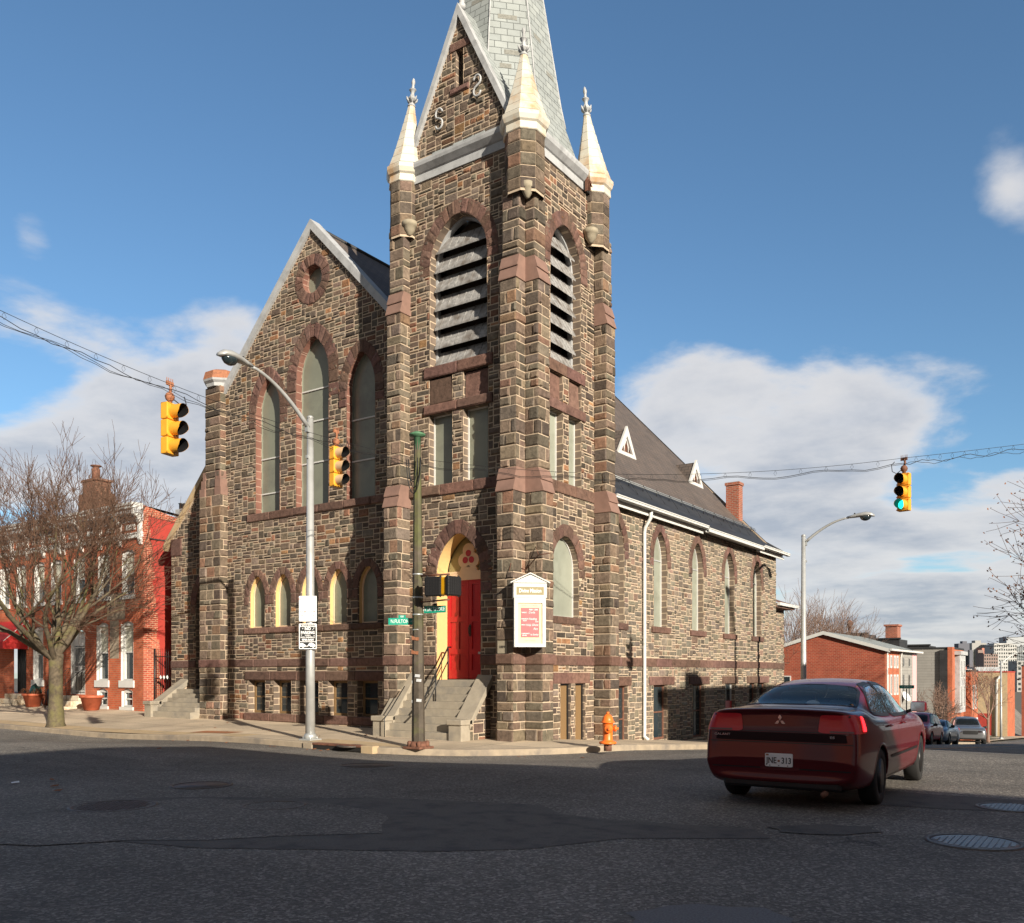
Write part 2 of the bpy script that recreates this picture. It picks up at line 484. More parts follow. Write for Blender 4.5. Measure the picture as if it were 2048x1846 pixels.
M['lineyellow'] = simple('worn_yellow_line', (.42, .22, .06), .8, var=.3, vscale=8)
M['linewhite'] = simple('worn_white_line', (.55, .53, .50), .8, var=.2, vscale=8)
# ------------------------------------------------------------------ masonry
def stonecol(rnd, kind=0):
    if kind == 0:
        t = rnd.random()
        if t < .44: c = (.175, .128, .096)
        elif t < .66: c = (.135, .108, .085)
        elif t < .78: c = (.205, .168, .130)
        elif t < .86: c = (.225, .115, .075)
        elif t < .91: c = (.30, .165, .085)
        else: c = (.088, .070, .056)
        k = rnd.uniform(.75, 1.28)
    elif kind == 3:      # side wall: paler, greyer rubble
        t = rnd.random()
        if t < .45: c = (.235, .195, .150)
        elif t < .75: c = (.190, .165, .130)
        elif t < .86: c = (.26, .18, .135)
        else: c = (.140, .118, .095)
        k = rnd.uniform(.78, 1.22)
    elif kind == 2:      # buttress ashlar
        t = rnd.random()
        if t < .50: c = (.205, .152, .112)
        elif t < .72: c = (.175, .142, .110)
        elif t < .80: c = (.25, .150, .102)
        else: c = (.115, .092, .072)
        k = rnd.uniform(.72, 1.22)
    else:                # brownstone
        c = (.172, .100, .079); k = rnd.uniform(.75, 1.22)
    return tuple(x * k * .86 * rnd.uniform(.95, 1.05) for x in c)

def stone(mb, fr, q, rnd, edge=.004, puff=.034, kind=0, ext=(0, 0), mat=0, jit=.006, base=-.012):
    """q: 4 corners (u,z) ccw from lower left; ext: extra width beyond the left/right edge (outside corners)"""
    q = [list(p) for p in q]
    if jit:
        for i, p in enumerate(q):
            if not (ext[0] and i in (0, 3)) and not (ext[1] and i in (1, 2)): p[0] += rnd.uniform(-jit, jit)
            p[1] += rnd.uniform(-jit, jit)
    if ext[0]:
        q[0][0] -= ext[0]; q[3][0] -= ext[0]
    if ext[1]:
        q[1][0] += ext[1]; q[2][0] += ext[1]
    wu = max(abs(q[1][0] - q[0][0]), .02); wz = max(abs(q[3][1] - q[0][1]), .02)
    a = min(.3, .028 / wu); b = min(.3, .028 / wz)
    ss = (0, a, 1 - a, 1); ts = (0, b, 1 - b, 1)
    rough = rnd.random() < .75
    pk = rnd.uniform(.3, 1.0) * puff if rough else .15 * puff
    vs = []
    for j, t in enumerate(ts):
        for i, s in enumerate(ss):
            u = (q[0][0] * (1 - s) + q[1][0] * s) * (1 - t) + (q[3][0] * (1 - s) + q[2][0] * s) * t
            z = (q[0][1] * (1 - s) + q[1][1] * s) * (1 - t) + (q[3][1] * (1 - s) + q[2][1] * s) * t
            if i in (0, 3) or j in (0, 3): d = edge
            else: d = edge + pk * rnd.uniform(.35, 1.25)
            vs.append(fp(fr, u, z, d))
    n = 16
    ring = [0, 1, 2, 3, 7, 11, 15, 14, 13, 12, 8, 4]
    for r in ring:
        p = vs[r]; vs.append(p - fr[2] * (edge - base))
    fs = []
    for j in range(3):
        for i in range(3):
            k = j * 4 + i
            fs.append((k, k + 1, k + 5, k + 4))
    for i in range(12):
        a0 = ring[i]; a1 = ring[(i + 1) % 12]
        fs.append((a1, a0, n + i, n + (i + 1) % 12))
    mb.add(vs, fs, mat, stonecol(rnd, kind))

G = .0135   # half joint
def rubble(mb, fr, u0, u1, z0, z1, rnd, rects=(), keep=None, kind=0, mu=.085, mz=.074, extL=0, extR=0, minz=None):
    nu = max(1, round((u1 - u0) / mu)); nz = max(1, round((z1 - z0) / mz))
    us = [u0 + (u1 - u0) * i / nu for i in range(nu + 1)]
    zs = [z0 + (z1 - z0) * i / nz for i in range(nz + 1)]
    for i in range(1, nz): zs[i] += rnd.uniform(-.014, .014)
    for i in range(1, nu): us[i] += rnd.uniform(-.014, .014)
    occ = [[0] * nu for _ in range(nz)]
    out = []
    for j in range(nz):
        for i in range(nu):
            if occ[j][i]: continue
            t = rnd.random()
            if t < .10: w, h = rnd.choice((2, 2, 3)), 1
            elif t < .30: w, h = rnd.choice((3, 3, 4, 5)), 1
            elif t < .86: w, h = rnd.choice((2, 3, 3, 4, 4, 5)), 2
            else: w, h = rnd.choice((3, 4, 4, 5)), 3
            ww = 0
            while ww < w and i + ww < nu and not occ[j][i + ww]: ww += 1
            w = ww
            hh = 1
            while hh < h and j + hh < nz and all(not occ[j + hh][i + k] for k in range(w)): hh += 1
            h = hh
            # swallow thin leftovers
            if i + w < nu and (i + w == nu - 1 or occ[j][i + w + 1]) and not occ[j][i + w] and all(not occ[j + b][i + w] for b in range(h)): w += 1
            elif i + w == nu - 1 and all(not occ[j + b][nu - 1] for b in range(h)): w += 1
            for b in range(h):
                for a in range(w): occ[j + b][i + a] = 1
            out.append((us[i], us[i + w], zs[j], zs[j + h]))
    def emit(a0, a1, b0, b1, depth=0):
        if a1 - a0 < .045 or b1 - b0 < .04: return
        for (r0, r1, s0, s1) in rects:
            if a0 < r1 - 1e-4 and a1 > r0 + 1e-4 and b0 < s1 - 1e-4 and b1 > s0 + 1e-4:
                if a0 < r0: emit(a0, r0, b0, b1, depth)
                if a1 > r1: emit(r1, a1, b0, b1, depth)
                m0, m1 = max(a0, r0), min(a1, r1)
                if b0 < s0: emit(m0, m1, b0, s0, depth)
                if b1 > s1: emit(m0, m1, s1, b1, depth)
                return
        if keep is not None:
            cs = [keep(x, z) for x in (a0 + .01, (a0 + a1) / 2, a1 - .01) for z in (b0 + .01, (b0 + b1) / 2, b1 - .01)]
            if not all(cs):
                if not any(cs): return
                if depth < 3:
                    if a1 - a0 > b1 - b0:
                        m = (a0 + a1) / 2; emit(a0, m, b0, b1, depth + 1); emit(m, a1, b0, b1, depth + 1)
                    else:
                        m = (b0 + b1) / 2; emit(a0, a1, b0, m, depth + 1); emit(a0, a1, m, b1, depth + 1)
                    return
                if not cs[4]: return
        eL = extL if (extL and a0 < u0 + 1e-6) else 0
        eR = extR if (extR and a1 > u1 - 1e-6) else 0
        gl = 0 if eL else G; gr = 0 if eR else G
        stone(mb, fr, ((a0 + gl, b0 + G), (a1 - gr, b0 + G), (a1 - gr, b1 - G), (a0 + gl, b1 - G)), rnd, kind=kind, ext=(eL, eR))
    for (a0, a1, b0, b1) in out: emit(a0, a1, b0, b1)

def arch_pts(uc, a, zs, rise, n=14):
    """points from the left springing over the apex to the right springing"""
    Rr = (a * a + rise * rise) / (2 * a)
    th = math.asin(min(1, rise / Rr)) if Rr > a else math.pi / 2
    if rise < a: th = math.pi / 2
    pts = []
    for i in range(n + 1):
        t = th * i / n
        pts.append((uc - a + Rr - Rr * math.cos(t), zs + Rr * math.sin(t)))
    right = [(2 * uc - u, z) for (u, z) in reversed(pts[:-1])]
    return pts + right
def opening(uc, a, z0, zs, rise, n=14):
    return [(uc - a, z0)] + arch_pts(uc, a, zs, rise, n) + [(uc + a, z0)]
def in_arch(u, z, uc, a, z0, zs, rise):
    if z < z0 or abs(u - uc) > a: return False
    if z <= zs: return True
    Rr = (a * a + rise * rise) / (2 * a)
    x = abs(u - uc) + Rr - a
    return x * x + (z - zs) ** 2 < Rr * Rr

def ring(mb, fr, uc, a, zs, rise, t, rnd, n=9, leg=0.0, legs_n=1, proud=.016):
    """voussoirs of a pointed or round arch; each half gets n//2 stones plus the key"""
    inner = arch_pts(uc, a, zs, rise, 24); outer = arch_pts(uc, a + t, zs, rise + t * (1.05 if rise > a else 1.0), 24)
    L = len(inner) - 1
    for k in range(n):
        i0 = k * L / n; i1 = (k + 1) * L / n
        def at(pts, x):
            i = min(int(x), L - 1); f = x - i
            return (pts[i][0] * (1 - f) + pts[i + 1][0] * f, pts[i][1] * (1 - f) + pts[i + 1][1] * f)
        sub = 2
        # curve-following: split each voussoir in two quads of the same stone colour is not needed at this size
        g = .12 * L / n * .35
        a0 = at(inner, i0 + g * .5); a1 = at(inner, i1 - g * .5); b0 = at(outer, i0 + g * .35); b1 = at(outer, i1 - g * .35)
        stone(mb, fr, (a0, a1, b1, b0), rnd, edge=proud, puff=.03, kind=1, jit=.003)
    if leg:
        h = leg / legs_n
        for s in (-1, 1):
            for k in range(legs_n):
                z1 = zs - k * h; z0 = z1 - h
                u0, u1 = (uc - a - t, uc - a) if s < 0 else (uc + a, uc + a + t)
                stone(mb, fr, ((u0 + G, z0 + G), (u1 - .002, z0 + G), (u1 - .002, z1 - G), (u0 + G, z1 - G)), rnd, edge=proud, puff=.03, kind=1, jit=.003)

def backing(mb, fr, outer, holes, mat=0):
    loops = [[Vector((u, z, 0)) for (u, z) in outer]] + [[Vector((u, z, 0)) for (u, z) in h] for h in holes]
    flat = [p for l in loops for p in l]
    tris = tessellate_polygon(loops)
    vs = [fp(fr, p.x, p.y, 0) for p in flat]
    fs = []
    for t in tris:
        a, b, c = [flat[i] for i in t]
        area = (b.x - a.x) * (c.y - a.y) - (b.y - a.y) * (c.x - a.x)
        if abs(area) < 1e-9: continue
        fs.append(tuple(t) if area > 0 else tuple(reversed(t)))
    mb.add(vs, fs, mat, (.5, .4, .3))

def reveal(mb, fr, pts, depth, mat=0, front=.012, close=False):
    n = len(pts)
    vs = [fp(fr, u, z, front) for (u, z) in pts] + [fp(fr, u, z, -depth) for (u, z) in pts]
    fs = []
    for i in range(n if close else n - 1):
        j = (i + 1) % n
        fs.append((j, i, n + i, n + j))
    mb.add(vs, fs, mat, (.3, .25, .2))

def plate(mb, fr, pts, d, mat=0, colr=None):
    """flat polygon at depth d (facing N); pts ccw or cw"""
    loops = [[Vector((u, z, 0)) for (u, z) in pts]]
    backing2(mb, fr, pts, [], d, mat)
def backing2(mb, fr, outer, holes, d, mat):
    loops = [[Vector((u, z, 0)) for (u, z) in outer]] + [[Vector((u, z, 0)) for (u, z) in h] for h in holes]
    flat = [p for l in loops for p in l]
    vs = [fp(fr, p.x, p.y, d) for p in flat]
    fs = []
    for t in tessellate_polygon(loops):
        a, b, c = [flat[i] for i in t]
        area = (b.x - a.x) * (c.y - a.y) - (b.y - a.y) * (c.x - a.x)
        if abs(area) < 1e-9: continue
        fs.append(tuple(t) if area > 0 else tuple(reversed(t)))
    mb.add(vs, fs, mat)
def slab(mb, fr, outer, holes, d0, d1, mat=0):
    """extruded plate between depths d0 (back) and d1 (front) with its edges"""
    backing2(mb, fr, outer, holes, d1, mat)
    for k, l in enumerate([outer] + list(holes)):
        A = sum(l[i][0] * l[(i + 1) % len(l)][1] - l[(i + 1) % len(l)][0] * l[i][1] for i in range(len(l)))
        p = list(l) if (A > 0) == (k == 0) else list(reversed(l))
        n = len(p)
        vs = [fp(fr, u, z, d0) for u, z in p] + [fp(fr, u, z, d1) for u, z in p]
        mb.add(vs, [(i, (i + 1) % n, n + (i + 1) % n, n + i) for i in range(n)], mat)

def band(mb, fr, u0, u1, z0, z1, rnd, edge=.03, puff=.04, L=.9, kind=1, smooth=False, ext=(0, 0)):
    n = max(1, round((u1 - u0) / L)); w = (u1 - u0) / n
    for i in range(n):
        a, b = u0 + i * w, u0 + (i + 1) * w
        stone(mb, fr, ((a + (.004 if i else 0), z0), (b - (.004 if i < n - 1 else 0), z0), (b - (.004 if i < n - 1 else 0), z1), (a + (.004 if i else 0), z1)), rnd,
              edge=edge, puff=.006 if smooth else puff, kind=kind, jit=0, base=-.012, ext=(ext[0] if i == 0 else 0, ext[1] if i == n - 1 else 0))

ROWS = []
_r = random.Random(5); _z = -3.0
while _z < 20:
    ROWS.append(_z); _z += _r.uniform(.17, .34)
def pier(mb, x0, x1, y0, y1, z0, z1, sides, rnd, kind=2, skipz=()):
    """stone pier: coursed faces on the chosen sides with matching joints at the corners"""
    E_ = .006
    for sd in sides:
        if sd == '-y': fr = frame_A(y0); u0, u1 = x0, x1
        elif sd == '+x': fr = frame_B(x1); u0, u1 = y0, y1
        elif sd == '-x': fr = frame_L(x0); u0, u1 = -y1, -y0
        elif sd == '+y': fr = frame_K(y1); u0, u1 = -x1, -x0
        mb.add([fp(fr, u0, z0), fp(fr, u1, z0), fp(fr, u1, z1), fp(fr, u0, z1)], [(0, 1, 2, 3)], 1)
        nb = {'-y': ('-x', '+x'), '+x': ('-y', '+y'), '-x': ('+y', '-y'), '+y': ('+x', '-x')}[sd]
        eL = E_ if nb[0] in sides else 0; eR = E_ if nb[1] in sides else 0
        zz = [z0] + [z for z in ROWS if z0 + .1 < z < z1 - .1] + [z1]
        for i in range(len(zz) - 1):
            a, b = zz[i], zz[i + 1]
            w = u1 - u0
            if w > .75: cuts = [0, rnd.uniform(.25, .42), rnd.uniform(.55, .75), 1]
            elif w > .3 and rnd.random() < .62: cuts = [0, rnd.choice((rnd.uniform(.28, .42), rnd.uniform(.58, .72))), 1]
            else: cuts = [0, 1]
            for k in range(len(cuts) - 1):
                c0, c1 = u0 + w * cuts[k], u0 + w * cuts[k + 1]
                l0 = eL if k == 0 else 0; r0 = eR if k == len(cuts) - 2 else 0
                gl = 0 if l0 else G; gr = 0 if r0 else G
                if b - a > .26 and c1 - c0 < .3 and not l0 and not r0 and rnd.random() < .5:
                    mz = (a + b) / 2
                    for (s0, s1) in ((a, mz), (mz, b)):
                        stone(mb, fr, ((c0 + gl, s0 + G), (c1 - gr, s0 + G), (c1 - gr, s1 - G), (c0 + gl, s1 - G)), rnd, edge=E_, puff=.045, kind=kind, ext=(l0, r0), jit=.003)
                else:
                    stone(mb, fr, ((c0 + gl, a + G), (c1 - gr, a + G), (c1 - gr, b - G), (c0 + gl, b - G)), rnd, edge=E_, puff=.045, kind=kind, ext=(l0, r0), jit=.003)
    mb.add([(x0, y0, z1), (x1, y0, z1), (x1, y1, z1), (x0, y1, z1)], [(0, 1, 2, 3)], 1)

def weathering(mb, x0, x1, y0, y1, z0, z1, side, p0, p1, steps=2, mat=0):
    """sloped brownstone offsets; (x0..x1,y0..y1) is the plan of the part against the wall, side is where it projects"""
    for k in range(steps):
        a0 = p0 + (p1 - p0) * k / steps; a1 = p0 + (p1 - p0) * (k + 1) / steps
        b0 = z0 + (z1 - z0) * k / steps; b1 = z0 + (z1 - z0) * (k + 1) / steps
        lo = a0 + .045; hi = a1 + .015
        o = .03
        if side == '-y':
            pr = [(y1, b0), (-lo + y1, b0), (-lo + y1, b0 + .03), (-hi + y1, b1), (y1, b1)]
            vs = [(x0 - o, y, z) for y, z in pr] + [(x1 + o, y, z) for y, z in pr]
        elif side == '+x':
            pr = [(x0, b0), (lo + x0, b0), (lo + x0, b0 + .03), (hi + x0, b1), (x0, b1)]
            vs = [(x, y1 + o, z) for x, z in pr] + [(x, y0 - o, z) for x, z in pr]
        n = 5
        fs = [tuple(range(n - 1, -1, -1)), tuple(range(n, 2 * n))] + [(i, (i + 1) % n, n + (i + 1) % n, n + i) for i in range(n)]
        mb.add(vs, fs, mat)
# ------------------------------------------------------------------ the church
church = empty('stone_church', (0, 0, 0))
tag(church, 'brown rubble stone church with a corner bell tower, grey spire and red front doors', 'church')
SM = [M['stone'], M['mortar'], M['reveal'], M['reveal_brown'], M['brown'], M['dark']]
rn = random.Random(11)
TU = -2.04       # centre line of tower front openings
TV = 1.87        # centre line of tower side openings
TZ = 14.3
NC = -8.2        # nave centre line
def solid(mb, fr, pts, d0, d1, mat): slab(mb, fr, pts, [], d0, d1, mat)

def window_arched(fr, uc, a, z0, zs, rise, depth, parent, barz=(), pane=None, frame=None, fw=.045, name='window', glaz='glazing_panel', split=None):
    """a recessed panel with its frame; returns the window object"""
    w = MB()
    out = opening(uc, a + .01, z0, zs, rise + .01)
    inn = opening(uc, a - fw, z0 + fw, zs, rise - fw)
    slab(w, fr, out, [inn], -depth - .06, -depth + .03, 0)
    o = w.build(name, frame or M['beige'], parent)
    p = MB()
    backing2(p, fr, out, [], -depth, 0)
    p.build(glaz, pane or M['pane'], o)
    if barz:
        for z in barz:
            b = MB()
            b.box(0, 1, 0, 1, 0, 1) if False else None
            half = a
            if z > zs:
                Rr = (a * a + rise * rise) / (2 * a)
                half = math.sqrt(max(0, Rr * Rr - (z - zs) ** 2)) - Rr + a
            q = [(uc - half, z - .02), (uc + half, z - .02), (uc + half, z + .02), (uc - half, z + .02)]
            slab(b, fr, q, [], -depth, -depth + .035, 0)
            b.build('glazing_bar', M['white'], o)
    return o
def window_rect(fr, u0, u1, z0, z1, depth, parent, pane=None, frame=None, fw=.05, rail=False, name='window', glaz='glazing_panel'):
    w = MB()
    out = [(u0, z0), (u1, z0), (u1, z1), (u0, z1)]
    inn = [(u0 + fw, z0 + fw), (u1 - fw, z0 + fw), (u1 - fw, z1 - fw), (u0 + fw, z1 - fw)]
    slab(w, fr, out, [inn], -depth - .06, -depth + .03, 0)
    if rail:
        zm = (z0 + z1) / 2
        slab(w, fr, [(u0 + fw, zm - .02), (u1 - fw, zm - .02), (u1 - fw, zm + .02), (u0 + fw, zm + .02)], [], -depth - .02, -depth + .025, 0)
    o = w.build(name, frame or M['beige'], parent)
    p = MB(); backing2(p, fr, out, [], -depth, 0)
    p.build(glaz, pane or M['pane'], o)
    return o

# ---------------- tower front (street A side)
FA = frame_A(0); FB = frame_B(0)
tw = MB()
door = (TU, .72, 1.36, 4.05, 1.05)
bel = (TU, .92, 9.42, 12.05, 1.12)
wins = [(TU - .95, TU - .17, 6.36, 8.2), (TU + .17, TU + .95, 6.36, 8.2)]
pans = [(TU - .95, TU - .17, 8.45, 9.14), (TU + .17, TU + .95, 8.45, 9.14)]
def tower_face(mb, fr, uc, U0, U1, arches, wins, pans, rects_extra, zb, kind=0):
    holes = [opening(*a) for a in arches] + [[(r[0], r[2]), (r[1], r[2]), (r[1], r[3]), (r[0], r[3])] for r in list(wins) + list(pans)]
    holes2 = []
    for h in holes: holes2.append(h)
    backing(mb, fr, [(U0, zb), (U1, zb), (U1, TZ + .5), (U0, TZ + .5)], holes2, 1)
    rects = list(wins) + list(pans) + list(rects_extra)
    for a in arches: rects.append((a[0] - a[1], a[0] + a[1], a[2], a[3]))
    def keep(u, z):
        for a in arches:
            if in_arch(u, z, a[0], a[1] + .16, a[3] - .25, a[3], a[4] + .16): return False
        return True
    rubble(mb, fr, U0, U1, zb, TZ, rn, rects, keep, kind)
    for a in arches: reveal(mb, fr, opening(*a), .45 if a is door else .3, 2)
    for r in wins: reveal(mb, fr, [(r[0], r[2]), (r[0], r[3]), (r[1], r[3]), (r[1], r[2])], .25, 2, close=True)
    for r in pans: reveal(mb, fr, [(r[0], r[2]), (r[0], r[3]), (r[1], r[3]), (r[1], r[2])], .12, 2, close=True)
xtra = [(TU - .95, TU + 1.0, 8.2, 8.45), (TU - 1.09, TU + 1.1, 8.2, 8.44), (TU - 1.09, TU + 1.1, 9.14, 9.42), (-3.64, -.46, 6.10, 6.36), (-3.64, -.46, 1.74, 1.99)]
tower_face(tw, FA, TU, -4.1, 0, [door, bel], wins, pans, xtra, -.6)
for (a, b, c_, d_) in xtra[1:4]: band(tw, FA, a, b, c_, d_, rn, edge=.05, puff=.05, L=1.1)
band(tw, FA, -3.64, TU - .72, 1.74, 1.99, rn); band(tw, FA, TU + .72, -.46, 1.74, 1.99, rn)
ring(tw, FA, TU, .72, 4.05, 1.05, .34, rn, 13, leg=.5, legs_n=2)
ring(tw, FA, TU, .92, 12.05, 1.12, .34, rn, 17, leg=.25, legs_n=1)
for r in pans: stone(tw, (FA[0] + Vector((0, .12, 0)), FA[1], FA[2]), ((r[0], r[2]), (r[1], r[2]), (r[1], r[3] - .02), (r[0], r[3] - .02)), rn, edge=.02, puff=.10, kind=1)
# side face
belB = (TV, .75, 9.42, 12.05, .98)
lowB = (TV, .66, 2.98, 4.25, .82)
winsB = [(TV - .78, TV - .14, 6.40, 8.2), (TV + .14, TV + .78, 6.40, 8.2)]
pansB = [(TV - .78, TV - .14, 8.45, 9.14), (TV + .14, TV + .78, 8.45, 9.14)]
bw = [(1.6, 2.12, -.3, 1.27), (2.34, 2.86, -.3, 1.27)]
xB = [(TV - .98, TV + .98, 8.2, 8.44), (TV - .9, TV + .95, 9.14, 9.42), (.46, 3.34, 6.12, 6.40), (.46, 3.34, 1.74, 1.99), (TV - .75, TV + .75, 2.80, 2.98), (1.25, 3.1, 1.27, 1.55)]
tower_face(tw, FB, TV, 0, 3.8, [belB, lowB], winsB + bw, pansB, xB, -.9)
for i, (a, b, c_, d_) in enumerate(xB): band(tw, FB, a, b, c_, d_, rn, edge=.035 if i != 5 else .02, puff=.012, L=.95)
ring(tw, FB, TV, .75, 12.05, .98, .34, rn, 17, leg=.25)
ring(tw, FB, TV, .66, 4.25, .82, .30, rn, 11, leg=.22)
for r in pansB: stone(tw, (FB[0] - Vector((.12, 0, 0)), FB[1], FB[2]), ((r[0], r[2]), (r[1], r[2]), (r[1], r[3] - .02), (r[0], r[3] - .02)), rn, edge=.02, puff=.09, kind=1)
# left and rear faces above the nave roof
for fr, u0, u1 in ((frame_L(-4.1), -3.8, 0), (frame_K(3.8), 0, 4.1)):
    tw.add([fp(fr, u0, -.5), fp(fr, u1, -.5), fp(fr, u1, TZ + .5), fp(fr, u0, TZ + .5)], [(0, 1, 2, 3)], 1)
    rubble(tw, fr, u0, u1, 9.0, TZ, rn, mu=.11, mz=.10)
tw.build('tower_wall', SM, church)

# ---------------- gable on the tower front
gb = MB()
GA = (TU + .04, 18.25)
def gk(u, z): return z < 18.2 - abs(u - GA[0]) * 2.02 - .02
backing(gb, frame_A(.02), [(GA[0] - 1.72, 14.75), (GA[0] + 1.72, 14.75), (GA[0], 18.22)], [[(GA[0] - .12, 16.35), (GA[0] + .12, 16.35), (GA[0] + .12, 17.3), (GA[0] - .12, 17.3)]], 1)
rubble(gb, frame_A(.02), GA[0] - 1.7, GA[0] + 1.7, 14.74, 18.2, rn, [(GA[0] - .12, GA[0] + .12, 16.35, 17.3), (GA[0] - .3, GA[0] + .34, 17.3, 17.5), (GA[0] - .3, GA[0] + .3, 16.2, 16.35)], gk)
reveal(gb, frame_A(.02), [(GA[0] - .12, 16.35), (GA[0] - .12, 17.3), (GA[0] + .12, 17.3), (GA[0] + .12, 16.35)], .3, 2, close=True)
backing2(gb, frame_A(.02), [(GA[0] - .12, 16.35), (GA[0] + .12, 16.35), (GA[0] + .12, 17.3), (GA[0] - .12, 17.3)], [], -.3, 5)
band(gb, frame_A(.02), GA[0] - .3, GA[0] + .34, 17.3, 17.5, rn, L=2); band(gb, frame_A(.02), GA[0] - .3, GA[0] + .3, 16.2, 16.35, rn, L=2)
gb.build('tower_gable', SM, church)
gc = MB()
for s in (-1, 1):
    # white coping along each slope
    A = [(GA[0], 18.42), (GA[0] + s * 1.78, 14.80), (GA[0] + s * 1.64, 14.80), (GA[0], 18.12)]
    slab(gc, frame_A(.02), A if s < 0 else list(reversed(A)), [], -.12, .10, 0)
gc.build('gable_coping', M['dirtywhite'], church)
gr = MB()
for s in (-1, 1):
    x = GA[0] + s * 1.80
    P = [(GA[0], .0, 18.40), (x, .0, 14.76), (x, 1.9, 14.76), (GA[0], 1.4, 18.40)]
    if s > 0: P = list(reversed(P))
    gr.face(P, 0)
gr.build('gable_roof', M['slatewhite'], church)
gf = MB(); gf.lathe([(.09, 0), (.11, .1), (.07, .14), (.09, .3), (.13, .36), (.08, .42), (.05, .6), (.07, .68), (.02, .85)], (GA[0], .1, 18.35), 8)
gf.build('gable_finial', M['dirtywhite'], church)
# S-shaped wall anchors
for (px, pz, sg) in ((GA[0] - .62, 15.72, 1), (GA[0] + .60, 16.12, -1)):
    s_ = MB()
    pts = []
    for i in range(25):
        t = i / 24
        if t < .5:
            a = math.pi * (t / .5) * 1.25 + .2
            pts.append((px + sg * .11 * math.cos(a), pz + .13 + .13 * math.sin(a)))
        else:
            a = math.pi * ((1 - t) / .5) * 1.25 + .2
            pts.append((px - sg * .11 * math.cos(a), pz - .13 - .13 * math.sin(a)))
    # order: upper curl then lower curl
    up = pts[:13]; lo = pts[13:]
    path = [Vector((u, -.05, z)) for u, z in up] + [Vector((u, -.05, z)) for u, z in lo]
    s_.tube(path, .026, 6)
    s_.build('wall_anchor', M['dirtywhite'], church)

# ---------------- eaves cornice of the tower
def cove(mb, path, mat=0, z0=TZ, inward=False):
    """extrude the cornice profile along a polyline of (x,y,outx,outy)"""
    prof = [(-.02, 0), (.05, 0), (.05, .20), (.09, .22), (.20, .33), (.22, .40), (.22, .46), (.0, .50)]
    n = len(prof); vs = []
    for (x, y, ox, oy) in path:
        for (d, z) in prof: vs.append((x + ox * d, y + oy * d, z0 + z))
    fs = []
    for i in range(len(path) - 1):
        for j in range(n - 1):
            a = i * n + j; fs.append((a, a + n, a + n + 1, a + 1))
    fs += [tuple(range(n)), tuple(range((len(path) - 1) * n, len(path) * n))]
    mb.add(vs, fs, mat)
cn = MB()
cove(cn, [(-4.1, 0, 0, -1), (0, 0, 0, -1)]); cove(cn, [(0, 0, 1, 0), (0, 2.68, 1, 0)]); cove(cn, [(0, 3.8, 0, 1), (-4.1, 3.8, 0, 1)]); cove(cn, [(-4.1, 3.8, -1, 0), (-4.1, 0, -1, 0)])
cn.build('tower_cornice', M['dirtywhite'], church)
hol = MB()      # the rotten gap in the side cornice, dark with loose boards
hol.box(.0, .10, 2.68, 3.15, TZ - .02, TZ + .40, 0)
for k in range(5):
    Mx = Matrix.Translation((.12, 2.70 + k * .08, TZ + .1 + .05 * k)) @ Matrix.Rotation(.5 * k, 4, 'X')
    hol.box(-.03, .06, -.01, .01, -.15, .18, 1, M=Mx)
hol.build('broken_cornice', [M['dark'], M['rust']], church)

# ---------------- buttresses with set-offs, turrets and pinnacles
def buttress(side, a0, a1, ref, name='buttress'):
    """side '-y': a0..a1 in x, wall plane y=ref ; '+x': a0..a1 in y, wall plane x=ref"""
    mb = MB()
    st = [(-1.0, 1.74, .50), (1.74, 1.99, .53), (1.99, 5.85, .50), (6.42, 10.9, .38), (11.48, 13.25, .27)]
    for (z0, z1, p) in st:
        if z0 == 1.74:
            if side == '-y': mb2 = (a0 - .02, a1 + .02, ref - p, ref)
            else: mb2 = (ref, ref + p, a0 - .02, a1 + .02)
            for sd, fr_, u0, u1 in (('-y', frame_A(mb2[2]), mb2[0], mb2[1]), ('+x', frame_B(mb2[1]), mb2[2], mb2[3]), ('-x', frame_L(mb2[0]), -mb2[3], -mb2[2])):
                mb.add([fp(fr_, u0, z0), fp(fr_, u1, z0), fp(fr_, u1, z1), fp(fr_, u0, z1)], [(0, 1, 2, 3)], 1)
                band(mb, fr_, u0, u1, z0, z1, rn, edge=.012, puff=.03, L=.5)
            continue
        if side == '-y': pier(mb, a0, a1, ref - p, ref, z0, z1, ('-y', '+x', '-x'), rn)
        else: pier(mb, ref, ref + p, a0, a1, z0, z1, ('-y', '+x', '+y'), rn)
    for (z0, z1, p0, p1) in ((5.85, 6.42, .50, .38), (10.9, 11.48, .38, .27)):
        if side == '-y': weathering(mb, a0, a1, ref, ref, z0, z1, '-y', p0, p1, 2, 4)
        else: weathering(mb, ref, ref, a0, a1, z0, z1, '+x', p0, p1, 2, 4)
    return mb.build(name, SM[:4] + [M['brown_smooth']], church)
buttress('-y', -.46, 0, 0); buttress('+x', 0, .46, 0)
buttress('-y', -4.1, -3.64, 0); buttress('+x', 3.34, 3.8, 0)
C8 = math.pi / 8
